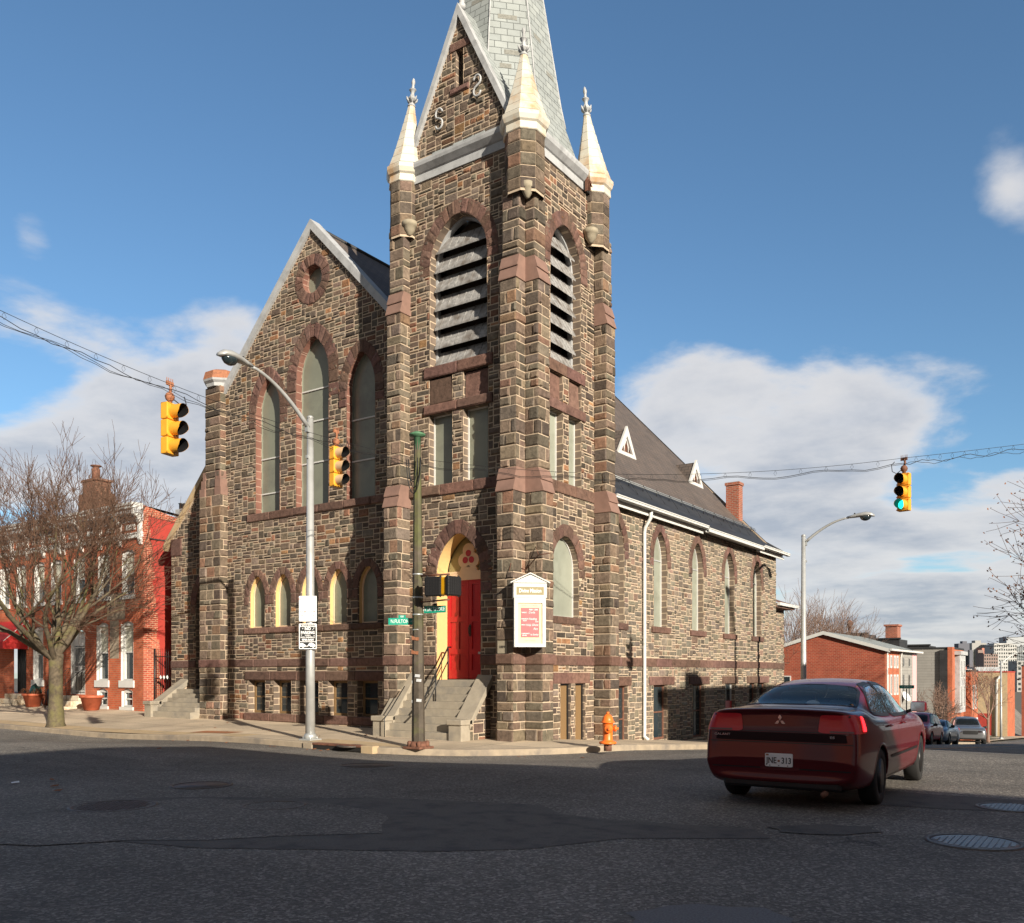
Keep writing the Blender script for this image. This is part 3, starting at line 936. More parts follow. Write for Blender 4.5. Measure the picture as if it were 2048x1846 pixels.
def turret(cx, cy, dx, dy, Rr=.475, lean=(0, 0)):
    """octagonal shaft, corbel and metal pinnacle at a tower corner; (dx,dy) points outwards along the diagonal"""
    mb = MB()
    Sh = Matrix(((1, 0, lean[0] / 2.2, -lean[0] / 2.2 * 14.4), (0, 1, lean[1] / 2.2, -lean[1] / 2.2 * 14.4), (0, 0, 1, 0), (0, 0, 0, 1)))
    pts = [(cx + Rr * math.cos(C8 + k * math.pi / 4), cy + Rr * math.sin(C8 + k * math.pi / 4)) for k in range(8)]
    rows = [12.95, 13.22, 13.5, 13.8, 14.08, 14.36]
    for k in range(8):
        (ax, ay), (bx, by) = pts[k], pts[(k + 1) % 8]
        U = Vector((bx - ax, by - ay, 0)); L = U.length; U.normalize(); N = Vector((U.y, -U.x, 0))
        fr = (Vector((ax, ay, 0)), U, N)
        mb.add([fp(fr, 0, 12.9), fp(fr, L, 12.9), fp(fr, L, 14.4), fp(fr, 0, 14.4)], [(0, 1, 2, 3)], 1)
        for i in range(5):
            stone(mb, fr, ((0.004, rows[i] + G), (L - .004, rows[i] + G), (L - .004, rows[i + 1] - G), (0.004, rows[i + 1] - G)), rn, edge=.014, puff=.018, kind=2, jit=0)
    o = mb.build('turret', SM, church)
    cb = MB()
    q = 1 / math.sqrt(2)
    bx, by = cx + dx * q * (Rr - .13), cy + dy * q * (Rr - .13)
    cb.lathe([(.02, -.24), (.05, -.22), (.11, -.12), (.14, -.02), (.16, .0), (.16, .12)], (bx, by, 13.0), 12)
    cb.build('corbel', M['corbel'], o)
    pn = MB(); Q = Rr + .07
    pn.lathe([(Q - .04, 14.34), (Q - .02, 14.36), (Q - .02, 14.52), (Q + .03, 14.56), (Q + .075, 14.66), (Q + .08, 14.74), (Q + .02, 14.80)], (cx, cy, 0), 8, rot=C8, smooth=False, M=Sh)
    z0, z1 = 14.80, 16.42; r0, r1 = Q + .02, .085
    n = 7; prof = []
    for i in range(n):
        t0, t1 = i / n, (i + 1) / n
        f = lambda t: r0 + (r1 - r0) * (t ** .86)
        prof += [(f(t0), z0 + (z1 - z0) * t0 + .002), (f(t1) + .010, z0 + (z1 - z0) * t1 - .008), (f(t1), z0 + (z1 - z0) * t1)]
    pn.lathe(prof, (cx, cy, 0), 8, rot=C8, smooth=False, M=Sh)
    for i in range(n):
        f_ = r0 + (r1 - r0) * ((i / n) ** .86)
        pn.lathe([(f_ + .008, z0 + (z1 - z0) * i / n - .014), (f_ + .010, z0 + (z1 - z0) * i / n - .002), (f_ - .02, z0 + (z1 - z0) * i / n - .001)], (cx, cy, 0), 8, rot=C8, smooth=False, mat=1, M=Sh)
    po = pn.build('pinnacle', [M['rustwhite'], M['slatedark']], church)
    fi = MB()
    fi.lathe([(.10, 0), (.11, .03), (.07, .06), (.065, .12), (.11, .17), (.13, .20), (.09, .24), (.05, .30), (.05, .36), (.09, .42), (.10, .43), (.04, .45), (.035, .55), (.055, .62), (.03, .70), (.0, .74)], (cx, cy, 16.42), 8)
    for k in range(6):
        a = k * math.pi / 3
        fi.tube([(cx + .05 * math.cos(a), cy + .05 * math.sin(a), 16.52), (cx + .13 * math.cos(a), cy + .13 * math.sin(a), 16.60), (cx + .15 * math.cos(a), cy + .15 * math.sin(a), 16.66)], [.03, .03, .012], 5)
    fi.v = [tuple(Sh @ Vector(p)) for p in fi.v]
    fi.build('finial', M['dirtywhite'], po)
    return o
turret(-.04, .04, 1, -1, .475, (-.07, .07)); turret(-3.84, .03, -1, -1, .40, (.24, 0)); turret(-.03, 3.36, 1, 1, .42, (0, -.38)); turret(-3.84, 3.5, -1, 1, .40, (.2, -.2))
# small corbels carved where the two buttresses meet
for (x, y) in ((.10, -.10), (-3.52, -.16), (.16, 2.88)):
    cb = MB(); cb.lathe([(.02, 0), (.07, .03), (.14, .14), (.17, .24), (.20, .26), (.20, .36)], (x, y, 12.92), 12)
    cb.build('corbel', M['corbel'], church)

# ---------------- spire
sp = MB()
cx, cy = -2.05, 1.9
def octr(r): return [(cx + r / math.cos(C8) * math.cos(C8 + k * math.pi / 4), cy + r / math.cos(C8) * math.sin(C8 + k * math.pi / 4)) for k in range(8)]
def sqr(hx, hy):
    t = 1.0
    out = []
    for k in range(8):
        a = C8 + k * math.pi / 4
        c_, s_ = math.cos(a), math.sin(a)
        m = max(abs(c_), abs(s_))
        out.append((cx + hx * c_ / m, cy + hy * s_ / m))
    return out
lev = [(sqr(2.16, 2.0), 14.74), (sqr(1.9, 1.8), 15.15), (octr(1.62), 16.0), (octr(1.50), 16.6), (octr(.985), 20.0), (octr(.50), 23.3), (octr(.04), 26.6)]
vs = [(x, y, z) for pts, z in lev for x, y in pts]
fs = []
for i in range(len(lev) - 1):
    for k in range(8):
        a = i * 8 + k; b = i * 8 + (k + 1) % 8; fs.append((a, b, b + 8, a + 8))
sp.add(vs, fs, 0)
sp.add([(x, y, z) for x, y in sqr(2.16, 2.0) for z in (14.73,)], [tuple(range(7, -1, -1))], 0)
spire = sp.build('spire', M['slatewhite'], church)
hp = MB()
for k in range(8):
    hp.tube([Vector((*lev[i][0][k], lev[i][1])) for i in range(2, 7)], .022, 5)
hp.build('hip_flashing', M['dirtywhite'], spire)
mr = random.Random(3)
for (k, z) in ((6, 19.1), (6, 18.3), (6, 17.3), (7, 18.0), (7, 17.2), (6, 16.9), (7, 19.4), (5, 18.9), (6, 19.6), (0, 18.8), (0, 17.6)):
    i = 3
    A, B = Vector((*lev[3][0][k], lev[3][1])), Vector((*lev[3][0][(k + 1) % 8], lev[3][1]))
    A2, B2 = Vector((*lev[4][0][k], lev[4][1])), Vector((*lev[4][0][(k + 1) % 8], lev[4][1]))
    t = (z - lev[3][1]) / (lev[4][1] - lev[3][1])
    L, Rt = A.lerp(A2, t), B.lerp(B2, t)
    up = ((A2 + B2) / 2 - (A + B) / 2).normalized(); U = (Rt - L).normalized(); N = U.cross(up)
    p = L.lerp(Rt, mr.uniform(.15, .6)) + N * .006
    w = mr.choice((.3, .34, .5)); h = .13
    mt = MB(); mt.add([p, p + U * w, p + U * w + up * h, p + up * h], [(0, 1, 2, 3)], 0); mt.build('missing_shingle', M['slatemiss'], spire)

# ---------------- louvres of the belfry
def louvres(fr, uc, a, z0, zs, rise, depth=.28):
    root = MB()
    inn = opening(uc, a - .06, z0 + .02, zs, rise - .06)
    slab(root, fr, opening(uc, a + .005, z0, zs, rise + .005), [inn], -depth - .1, -depth + .04, 0)
    o = root.build('belfry_louvres', M['dirtywhite'], church)
    bk = MB(); backing2(bk, fr, opening(uc, a, z0, zs, rise), [], -depth - .30, 0); bk.build('louvre_backing', M['louverback'], o)
    Rr = (a * a + rise * rise) / (2 * a)
    for k in range(7):
        zb = z0 + .04 + k * .49
        zt = zb + .43
        def half(z):
            if z <= zs: return a - .06
            v = Rr * Rr - (z - zs) ** 2
            return (math.sqrt(v) - Rr + a - .06) if v > 0 else 0
        hb = half(zb); ht = half(zt)
        if hb < .1: continue
        ht = max(ht, .03)
        m = MB()
        d0, d1 = -depth + .17, -depth - .07
        T = .025
        V = [fp(fr, uc - hb, zb, d0), fp(fr, uc + hb, zb, d0), fp(fr, uc + ht, zt, d1), fp(fr, uc - ht, zt, d1)]
        Vd = [fp(fr, uc - hb, zb - T * 1.6, d0), fp(fr, uc + hb, zb - T * 1.6, d0), fp(fr, uc + ht, zt - T, d1), fp(fr, uc - ht, zt - T, d1)]
        m.add(V + Vd, [(0, 1, 2, 3), (7, 6, 5, 4), (0, 4, 5, 1), (1, 5, 6, 2), (2, 6, 7, 3), (3, 7, 4, 0)], 0)
        nb = 7
        for j in range(nb):
            f = (j + .7) / nb
            u0 = uc - hb + 2 * hb * f; 
            if abs(u0 - uc) > ht: continue
            m.tube([fp(fr, u0, zb + .008, d0), fp(fr, u0, zt + .008, d1)], .011, 4)
        m.build('louvre_blade', M['louver'], o)
louvres(FA, *[TU, .92, 9.42, 12.05, 1.12]); louvres(FB, *[TV, .75, 9.42, 12.05, .98])
for r in wins: window_rect(FA, r[0], r[1], r[2], r[3], .22, church, frame=M['white'], fw=.03)
for r in winsB: window_rect(FB, r[0], r[1], r[2], r[3], .22, church, pane=M['pane2'], frame=M['white'], fw=.03)
window_arched(FB, TV, .66, 2.98, 4.25, .82, .20, church, pane=M['pane2'], frame=M['white'], fw=.03)
for r in bw: window_rect(FB, r[0], r[1], r[2], r[3], .10, church, pane=M['mesh_brown'], frame=M['black'], fw=.05, name='basement_window', glaz='wire_guard')

# ---------------- doorway
dw = MB()
reveal(dw, FA, opening(TU, .715, 1.36, 4.05, 1.045), .46, 0, front=-.03)
backing2(dw, FA, opening(TU, .72, 4.0, 4.05, 1.05), [], -.5, 1)
slab(dw, FA, [(TU - .72, 3.93), (TU + .72, 3.93), (TU + .72, 4.16), (TU - .72, 4.16)], [], -.5, -.42, 2)
dwo = dw.build('door_surround', [M['cream'], M['olive'], M['beige']], church)
tf = MB()   # trefoil board
def trefoil(cu, cz, r, k, n=10, rot=math.pi / 2):
    pts = []
    for j in range(3):
        a = rot + j * 2 * math.pi / 3
        ox, oz = cu + k * math.cos(a), cz + k * math.sin(a)
        for i in range(n + 1):
            b = a - 1.9 + 3.8 * i / n
            pts.append((ox + r * math.cos(b), oz + r * math.sin(b)))
    return pts
slab(tf, FA, trefoil(TU, 4.52, .19, .165), [], -.5, -.43, 0)
slab(tf, FA, [(TU - .30, 4.14), (TU + .30, 4.14), (TU + .16, 4.4), (TU - .16, 4.4)], [], -.5, -.432, 0)
for k in range(3):
    a = math.pi / 2 + k * 2 * math.pi / 3
    u, z = TU + .115 * math.cos(a), 4.50 + .115 * math.sin(a)
    slab(tf, FA, [(u + .085 * math.cos(t * math.pi / 8), z + .085 * math.sin(t * math.pi / 8)) for t in range(16)], [], -.43, -.422 + .001 * k, 1)
tf.build('trefoil_panel', [M['beige'], M['crimson']], dwo)
for s in (-1, 1):
    d = MB()
    u0, u1 = (TU - .70, TU - .006) if s < 0 else (TU + .006, TU + .70)
    ps = []
    for (z0, z1) in ((1.62, 2.02), (2.16, 2.86), (3.0, 3.82)):
        for (a, b) in ((u0 + .09, (u0 + u1) / 2 - .035), ((u0 + u1) / 2 + .035, u1 - .09)):
            ps.append([(a, z0), (b, z0), (b, z1), (a, z1)])
    slab(d, FA, [(u0, 1.39), (u1, 1.39), (u1, 3.93), (u0, 3.93)], ps, -.5, -.45, 0)
    for p in ps: slab(d, FA, [(p[0][0] - .001, p[0][1]), (p[1][0], p[1][1]), (p[2][0], p[2][1]), (p[3][0], p[3][1])], [], -.5, -.475, 0)
    do = d.build('door', M['redpaint'], church)
    if s > 0:
        h = MB(); slab(h, FA, [(TU + .02, 2.48), (TU + .07, 2.48), (TU + .07, 2.78), (TU + .02, 2.78)], [], -.45, -.435, 0)
        h.tube([fp(FA, TU + .045, 2.53, -.43), fp(FA, TU + .045, 2.56, -.38), fp(FA, TU + .045, 2.70, -.38), fp(FA, TU + .045, 2.73, -.43)], .012, 6)
        h.build('door_handle', M['black'], do)
        ms_ = MB(); slab(ms_, FA, [(TU + .30, 2.02), (TU + .46, 2.02), (TU + .46, 2.08), (TU + .30, 2.08)], [], -.45, -.44, 0); ms_.build('letter_slot', M['dirtywhite'], do)

# ---------------- front steps
def steps(x0, x1, yb, yf, zt, zb, n, land, name='entrance_steps', parent=church):
    """yf front, yb back of flight; land: depth of landing at the back"""
    m = MB()
    run = (yb - land - yf) / n; rise = (zt - zb) / n
    for k in range(n):
        y0 = yf + k * run
        m.bbox(x0, x1, y0 - .015, yb, zb + k * rise - (.25 if k == 0 else .0) , zb + (k + 1) * rise, .008)
    return m.build(name, M['concrete_step'], parent)
stp = steps(-3.45, -1.36, .5, -1.15, 1.37, -.08, 8, .42)
def cheek(x0, x1, yw, yf, zt, zb, newel_h, parent=church, stone_side=True):
    m = MB()
    # sloped coping slab
    w = .05
    top0 = (yf + .30, zb + newel_h); top1 = (yw, zt)
    pr = [(top0[0], top0[1] - .02), (top1[0], top1[1]), (top1[0], top1[1] - .20), (top0[0], top0[1] - .20)]
    vs = [(x0 - w, y, z) for y, z in pr] + [(x1 + w, y, z) for y, z in pr]
    m.add(vs, [(0, 1, 2, 3), (7, 6, 5, 4), (0, 4, 5, 1), (1, 5, 6, 2), (2, 6, 7, 3), (3, 7, 4, 0)], 1)
    m.bbox(x0 - .01, x1 + .01, yf, yf + .36, zb - .3, zb + newel_h - .10, .01, 1)
    m.bbox(x0 - w, x1 + w, yf - .04, yf + .40, zb + newel_h - .10, zb + newel_h + .03, .02, 1)
    # wall under the slope
    pr = [(yf + .2, zb - .3), (yw, zb - .3), (yw, zt - .12), (yf + .3, zb + newel_h - .16)]
    vs = [(x0 + .02, y, z) for y, z in pr] + [(x1 - .02, y, z) for y, z in pr]
    m.add(vs, [(3, 2, 1, 0), (4, 5, 6, 7), (0, 4, 7, 3)], 0)
    if stone_side:
        def kp(u, z): return z < zb + newel_h - .16 + (u - yf - .3) * (zt - .12 - zb - newel_h + .16) / (yw - yf - .3) and u > yf + .36
        rubble(m, frame_B(x1 - .02), yf + .2, yw, zb - .1, zt, rn, (), kp, mu=.10, mz=.085)
        m.m = [x if m.c[i] is None else 2 for i, x in enumerate(m.m)]
    return m.build('cheek_wall', [M['mortar'], M['concrete_step'], M['stone']], parent)
cheek(-1.36, -1.0, 0, -1.22, 1.50, -.08, .48); cheek(-3.81, -3.45, 0, -1.22, 1.55, -.05, .48)
hr = MB()
for xx in (-2.4,):
    P0, P1 = Vector((xx, -1.1, .62)), Vector((xx, .05, 2.2))
    hr.tube([Vector((xx, -1.25, .50)), P0, P1, Vector((xx, .16, 2.2))], .022, 6)
    hr.tube([Vector((xx, -1.1, .35)), Vector((xx, .05, 1.85))], .014, 6)
    for y, zt in ((-1.05, .68), (-.45, 1.50), (.05, 2.2)):
        hr.tube([Vector((xx, y, S(xx, y) + max(0, (y + 1.15) * 1.18))), Vector((xx, y, zt))], .016, 6)
    hr.tube([Vector((-3.3, -1.35, -.1)), Vector((-3.3, -1.35, .4)), Vector((-3.3, -1.1, .65)), Vector((-3.3, -.6, 1.2))], .014, 6)
hr.build('handrail', M['black'], church)
cs = MB()
slab(cs, frame_A(-.5), [(-.43, 2.0), (-.16, 2.0), (-.16, 2.3), (-.43, 2.3)], [], 0, .032, 0)
text_mesh(cs, '1889', Matrix.Translation((-.30, -.534, 2.15)) @ Matrix.Rotation(R(90), 4, 'X'), .09, 1)
cs.build('cornerstone', [M['corbel'], M['black']], church)
# ------------------------------------------------------------------ nave, wing, roof
NY = .8; FN = frame_A(NY)
nv = MB()
NU0, NU1 = -13.1, -4.1
cwin = (NC, .70, 6.56, 10.45, 1.2)
lwin = (NC - 2.0, .56, 6.56, 9.75, 1.05); rwin = (NC + 2.0, .56, 6.56, 9.75, 1.05)
lows = [(-10.72 + 1.195 * k, .38, 2.97, 3.98, .66) for k in range(5)]
base = [(-10.72 + 1.195 * k - .40, -10.72 + 1.195 * k + .40, .29, 1.32) for k in range(5)]
circ = [(NC + .42 * math.cos(t * math.pi / 14), 13.33 + .42 * math.sin(t * math.pi / 14)) for t in range(28)]
RZ = lambda u: 14.85 - 1.04 * abs(u - NC)
outer = [(NU0, -.5), (NU1, -.5), (NU1, RZ(NU1)), (NC, 14.85), (NU0 + .5, RZ(NU0 + .5)), (NU0, 10.9)]
backing(nv, FN, outer, [opening(*a) for a in (cwin, lwin, rwin)] + [opening(*a, n=8) for a in lows] + [[(r[0], r[2]), (r[1], r[2]), (r[1], r[3]), (r[0], r[3])] for r in base] + [circ], 1)
xr = [(-11.15, -4.7, 6.33, 6.56), (NU0, NU1, 1.74, 1.98), (-11.28, -5.2, 1.32, 1.60), (-11.3, -5.3, 2.79, 2.97), (-11.3, -5.3, .04, .29)]
rects = list(xr) + list(base)
for a in (cwin, lwin, rwin, *lows): rects.append((a[0] - a[1], a[0] + a[1], a[2], a[3]))
def nk(u, z):
    if z > RZ(u) - .02: return False
    if u < NU0 + .45 and z > 10.9: return False
    for a in (cwin, lwin, rwin):
        if in_arch(u, z, a[0], a[1] + .2, a[3] - .5, a[3], a[4] + .2): return False
    for a in lows:
        if in_arch(u, z, a[0], a[1] + .17, a[3] - .15, a[3], a[4] + .17): return False
    if (u - NC) ** 2 + (z - 13.33) ** 2 < .58 ** 2: return False
    return True
rubble(nv, FN, NU0, NU1, -.3, 14.9, rn, rects, nk, 0)
for i, (a, b, c_, d_) in enumerate(xr): band(nv, FN, a, b, c_, d_, rn, edge=.05 if i in (0, 3) else .02, puff=.05, L=1.15)
ring(nv, FN, *cwin[:2], *cwin[3:], .42, rn, 15, leg=.75, legs_n=2)
for a in (lwin, rwin): ring(nv, FN, *a[:2], *a[3:], .34, rn, 11, leg=.5, legs_n=2)
for a in lows: ring(nv, FN, *a[:2], *a[3:], .33 - .1, rn, 7, leg=.3, legs_n=1)
for k in range(18):
    t0, t1 = k * 2 * math.pi / 18 + .02, (k + 1) * 2 * math.pi / 18 - .02
    q = [(NC + .42 * math.cos(t1), 13.33 + .42 * math.sin(t1)), (NC + .42 * math.cos(t0), 13.33 + .42 * math.sin(t0)), (NC + .74 * math.cos(t0 - .006), 13.33 + .74 * math.sin(t0 - .006)), (NC + .74 * math.cos(t1 + .006), 13.33 + .74 * math.sin(t1 + .006))]
    stone(nv, FN, q, rn, edge=.028, puff=.025, kind=1, jit=0)
for a in (cwin, lwin, rwin): reveal(nv, FN, opening(*a), .30, 3)
for a in lows: reveal(nv, FN, opening(*a, n=8), .22, 2)
reveal(nv, FN, list(reversed(circ)), .3, 3, close=True)
for r in base: reveal(nv, FN, [(r[0], r[2]), (r[0], r[3]), (r[1], r[3]), (r[1], r[2])], .3, 2, close=True)
# side wall of the nave on street B, rear wall, return walls
lanc = [(4.6 + 2.865 * k, .48, 2.96, 5.05, .88) for k in range(5)]
BY0, BY1 = 3.8, 18.3
baseB = [(4.72, 5.3, -.75, 1.18), (6.97, 7.95, -.5, 1.18), (9.92, 10.9, -.6, 1.18), (12.78, 13.7, -.7, 1.18), (15.2, 16.0, -.8, 1.18), (16.3, 17.1, -.8, 1.18)]
xb = [(BY0, BY1, 1.74, 1.99), (4.6, 5.5, 1.18, 1.44), (6.68, 8.45, 1.18, 1.44), (9.63, 11.3, 1.18, 1.44), (12.5, 14.0, 1.18, 1.44), (14.95, 17.4, 1.18, 1.44)]
sills = [(a[0] - .64, a[0] + .64, 2.78, 2.96) for a in lanc]
backing(nv, FB, [(BY0, -2.2), (BY1, -2.2), (BY1, 6.5), (BY0, 6.5)], [opening(*a, n=10) for a in lanc] + [[(r[0], r[2]), (r[1], r[2]), (r[1], r[3]), (r[0], r[3])] for r in baseB], 1)
rb = xb + sills + baseB + [(a[0] - a[1], a[0] + a[1], a[2], a[3]) for a in lanc]
def bk_(u, z):
    for a in lanc:
        if in_arch(u, z, a[0], a[1] + .14, a[3] - .2, a[3], a[4] + .14): return False
    return z > S(.1, u) - .25
rubble(nv, FB, BY0, BY1, -1.6, 6.45, rn, rb, bk_, 3)
for i, (a, b, c_, d_) in enumerate(xb): band(nv, FB, a, b, c_, d_, rn, edge=.03, puff=.012, L=1.1)
for (a, b, c_, d_) in sills: band(nv, FB, a, b, c_, d_, rn, edge=.06, puff=.01, L=1.3)
for a in lanc: ring(nv, FB, *a[:2], *a[3:], .27, rn, 11, leg=.25, legs_n=1); reveal(nv, FB, opening(*a, n=10), .30, 2)
for r in baseB: reveal(nv, FB, [(r[0], r[2]), (r[0], r[3]), (r[1], r[3]), (r[1], r[2])], .3, 2, close=True)
# rear gable, left wall, left return
nv.add([(0, BY1, -2), (-16.2, BY1, -2), (-16.2, BY1, 6.5), (NC, BY1, 14.8), (0, BY1, 6.5)], [(0, 1, 2, 3, 4)], 1)
nv.add([(-16.2, 1.5, -1), (-16.2, BY1, -1), (-16.2, BY1, 6.5), (-16.2, 1.5, 6.5)], [(3, 2, 1, 0)], 1)
nv.add([(-13.1, NY, -1), (-13.1, 1.5, -1), (-13.1, 1.5, 10.9), (-13.1, NY, 10.9)], [(3, 2, 1, 0)], 1)
nv.build('nave_wall', SM, church)
# wing to the left with its sloping top
wg = MB(); FW = frame_A(1.5)
wz = lambda u: 14.6 - 1.04 * abs(u - NC)
wdoor = (-14.25, .55, 1.0, 3.9, .95)
backing(wg, FW, [(-16.2, -.5), (-13.0, -.5), (-13.0, wz(-13.0)), (-16.2, wz(-16.2))], [opening(*wdoor)], 1)
rubble(wg, FW, -16.2, -13.0, -.3, 9.7, rn, [(-16.2, -13.0, 1.74, 1.98), (wdoor[0] - .55, wdoor[0] + .55, 1.0, 3.9)], lambda u, z: z < wz(u) - .05 and not in_arch(u, z, wdoor[0], .7, 3.6, 3.9, 1.1) and not (u < -15.6 and 5.7 < z < 6.3), 0)
band(wg, FW, -16.2, wdoor[0] - .55, 1.74, 1.98, rn); band(wg, FW, wdoor[0] + .55, -13.0, 1.74, 1.98, rn); band(wg, FW, -16.2, -15.6, 5.7, 6.3, rn, L=.6)
ring(wg, FW, *wdoor[:2], *wdoor[3:], .30, rn, 11, leg=.3)
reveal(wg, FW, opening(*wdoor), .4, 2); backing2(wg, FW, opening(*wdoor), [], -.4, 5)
wg.build('wing_wall', SM, church)
wc = MB()
slab(wc, FW, [(-16.55, wz(-16.2) - .36), (-12.9, wz(-12.9) + .02), (-12.9, wz(-12.9) + .24), (-16.6, wz(-16.2) - .18)], [], -.1, .09, 0)
wc.build('wing_coping', M['tanslab'], church)
# corner buttress with rusty cap
cbm = MB()
pier(cbm, -13.2, -12.15, .5, NY, -.6, 1.74, ('-y', '+x', '-x'), rn); pier(cbm, -13.2, -12.15, .5, NY, 1.98, 7.3, ('-y', '+x', '-x'), rn)
for fr_, u0, u1 in ((frame_A(.48), -13.22, -12.13), (frame_B(-12.13), .48, NY), (frame_L(-13.22), -NY, -.48)):
    cbm.add([fp(fr_, u0, 1.74), fp(fr_, u1, 1.74), fp(fr_, u1, 1.98), fp(fr_, u0, 1.98)], [(0, 1, 2, 3)], 1)
    band(cbm, fr_, u0, u1, 1.74, 1.98, rn, edge=.012, puff=.03, L=1.2)
pier(cbm, -13.0, -12.25, .58, NY, 7.3, 10.85, ('-y', '+x', '-x'), rn)
for k in range(3):
    z0 = 7.3 + k * .27
    cbm.box(-13.22 + .06 * k, -12.95, .5 + .02 * k, NY, z0, z0 + .26, 4); cbm.box(-12.45, -12.13 - .05 * k, .5 + .02 * k, NY, z0, z0 + .26, 4)
cbm.build('corner_buttress', SM[:4] + [M['brown_smooth']], church)
cap = MB()
cap.lathe([(.50, 10.85), (.52, 10.95), (.60, 11.02), (.62, 11.08)], (-12.63, .95, 0), 8, rot=C8, smooth=False, mat=1)
cap.lathe([(.62, 11.08), (.60, 11.16), (.55, 11.34), (.35, 11.42), (.02, 11.5)], (-12.63, .95, 0), 8, rot=C8, smooth=False, mat=0)
cap.build('buttress_cap', [M['orange_rust'], M['dirtywhite']], church)
# gable coping
gc = MB()
for s in (-1, 1):
    L = 4.45 if s < 0 else 4.1
    q = [(NC, 15.10), (NC + s * L, 15.10 - 1.04 * L), (NC + s * L, 14.80 - 1.04 * L), (NC, 14.80)]
    slab(gc, FN, q if s < 0 else list(reversed(q)), [], -.28, .10, 0)
gc.build('nave_gable_coping', M['dirtywhite'], church)
# main roof
rf = MB()
Z0 = 14.92
def rz(x): return Z0 - 1.04 * abs(x - NC)
y0, y1 = NY + .05, BY1 + .25
# street B slope with a bell-cast foot; three strips
xs = [NC, -1.2, -.5, .36]; zz = [Z0, rz(-1.2), rz(-.5) + .03, 6.42]
for i in range(3):
    ya = y0 if i == 0 else 3.8
    P = [(xs[i], y0 if i == 0 else 3.8, zz[i]), (xs[i + 1], ya, zz[i + 1]), (xs[i + 1], y1, zz[i + 1]), (xs[i], y1, zz[i])]
    rf.face(P, 0 if i == 0 else 1)
rf.face([(NC, y1, Z0), (-16.55, y1, rz(-16.55)), (-16.55, 1.45, rz(-16.55)), (-13.0, 1.45, rz(-13.0)), (-13.0, y0, rz(-13.0)), (NC, y0, Z0)], 0)
# verge thickness
rf.face([(NC, y1, Z0), (xs[1], y1, zz[1]), (xs[2], y1, zz[2]), (xs[3], y1, zz[3]), (xs[3], y1, zz[3] - .12), (xs[2], y1, zz[2] - .15), (xs[1], y1, zz[1] - .15), (NC, y1, Z0 - .16)], 1)
rf.face([(xs[3], 3.8, zz[3] - .06), (xs[3], y1, zz[3] - .06), (0, y1, 6.36), (0, 3.8, 6.36)], 2)
roof = rf.build('roof', [M['slate'], M['slatedark'], M['dirtywhite']], church)
rg = MB(); rg.tube([(NC, y0, Z0 + .02), (NC, y1, Z0 + .02)], .06, 6); rg.tube([(NC, y1 - .02, Z0), (xs[1], y1 - .02, zz[1] + .01), (xs[2], y1 - .02, zz[2] + .01), (xs[3], y1 - .02, zz[3])], .035, 5); rg.build('ridge_flashing', M['slatedark'], roof)
sg = MB()
for (t, h) in ((.0, .16), (.12, .10)):
    sg.tube([(-.92 + t * .2, 3.85, rz(-.92) + h + .02), (-.92 + t * .2, y1 - .1, rz(-.92) + h + .02)], .014, 5)
for k in range(15):
    y = 4.2 + k * .98
    sg.tube([(-.92, y, rz(-.92) - .03), (-.91, y, rz(-.92) + .22)], .012, 4, mat=1)
    sg.tube([(-.9, y, rz(-.9) + .2), (-.62, y + .05, rz(-.62) + .03)], .006, 4, mat=1)
sg.build('snow_guard', [M['steel'], M['black']], roof)
gt = MB()
def gutter(ya, yb, x, z, w=.12, h=.11):
    gt.box(x, x + w, ya, yb, z, z + .015); gt.box(x + w - .015, x + w, ya, yb, z, z + h); gt.box(x, x + .015, ya, yb, z, z + h)
    gt.box(x + w - .005, x + w + .02, ya, yb, z + h - .03, z + h)
gutter(3.85, 6.6, .30, 6.32); gutter(6.6, 10.3, .30, 6.32); gutter(10.3, 15.7, .30, 6.22, .13, .15); gutter(15.7, y1 + .2, .32, 6.32)
gt.box(.02, .20, 3.85, y1, 6.30, 6.36); gt.box(.19, .22, 3.85, 10.3, 6.18, 6.27); gt.box(.19, .22, 15.5, y1 + .1, 6.18, 6.27)
gt.build('gutter', M['white'], church)
ds = MB()
ds.tube([(.30, 6.22, 6.3), (.28, 6.22, 6.12), (.10, 6.22, 5.85), (.08, 6.22, 5.7), (.08, 6.22, .75), (.08, 6.22, -.1), (.08, 6.20, -.33), (.20, 6.24, -.44)], .055, 8)
ds.build('downspout', M['white'], church)
# triangular roof vents
for y in (10.5, 16.6):
    d = MB(); x = -2.76; z = rz(x)
    zt = z + .92; xb = NC + (Z0 - zt) / 1.04 if False else x - 1.0
    a = .66
    A, B, C_ = Vector((x, y - a, z - .02)), Vector((x, y + a, z - .02)), Vector((x, y, zt))
    T = Vector((x - .92, y, zt))
    d.face([A, C_, T], 0); d.face([C_, B, T], 0)
    dd = d.build('roof_vent', [M['slate']], roof)
    w = MB(); fr_ = frame_B(x)
    slab(w, fr_, [(y - a - .05, z - .06), (y + a + .05, z - .06), (y, zt + .1)], [[(y - a + .22, z + .07), (y + a - .22, z + .07), (y, zt - .26)]], -.03, .05, 0)
    w.build('vent_frame', M['white'], dd)
    w = MB(); slab(w, fr_, [(y - a + .12, z + .05), (y + a - .12, z + .05), (y, zt - .25)], [], -.09, -.06, 0); w.build('vent_louvre', M['rust'], dd)
    w = MB(); w.tube([(x, y - .16, z + .12), (x, y - .15, z + .3), (x, y, z + .55), (x, y + .15, z + .3), (x, y + .16, z + .12)], .025, 5); w.build('vent_tracery', M['white'], dd)
ch = MB()
ch.box(-1.97, -1.42, 17.9, 18.35, 7.2, 9.35); ch.box(-2.01, -1.38, 17.86, 18.39, 9.35, 9.47)
ch.build('chimney', M['brickchim'], church)
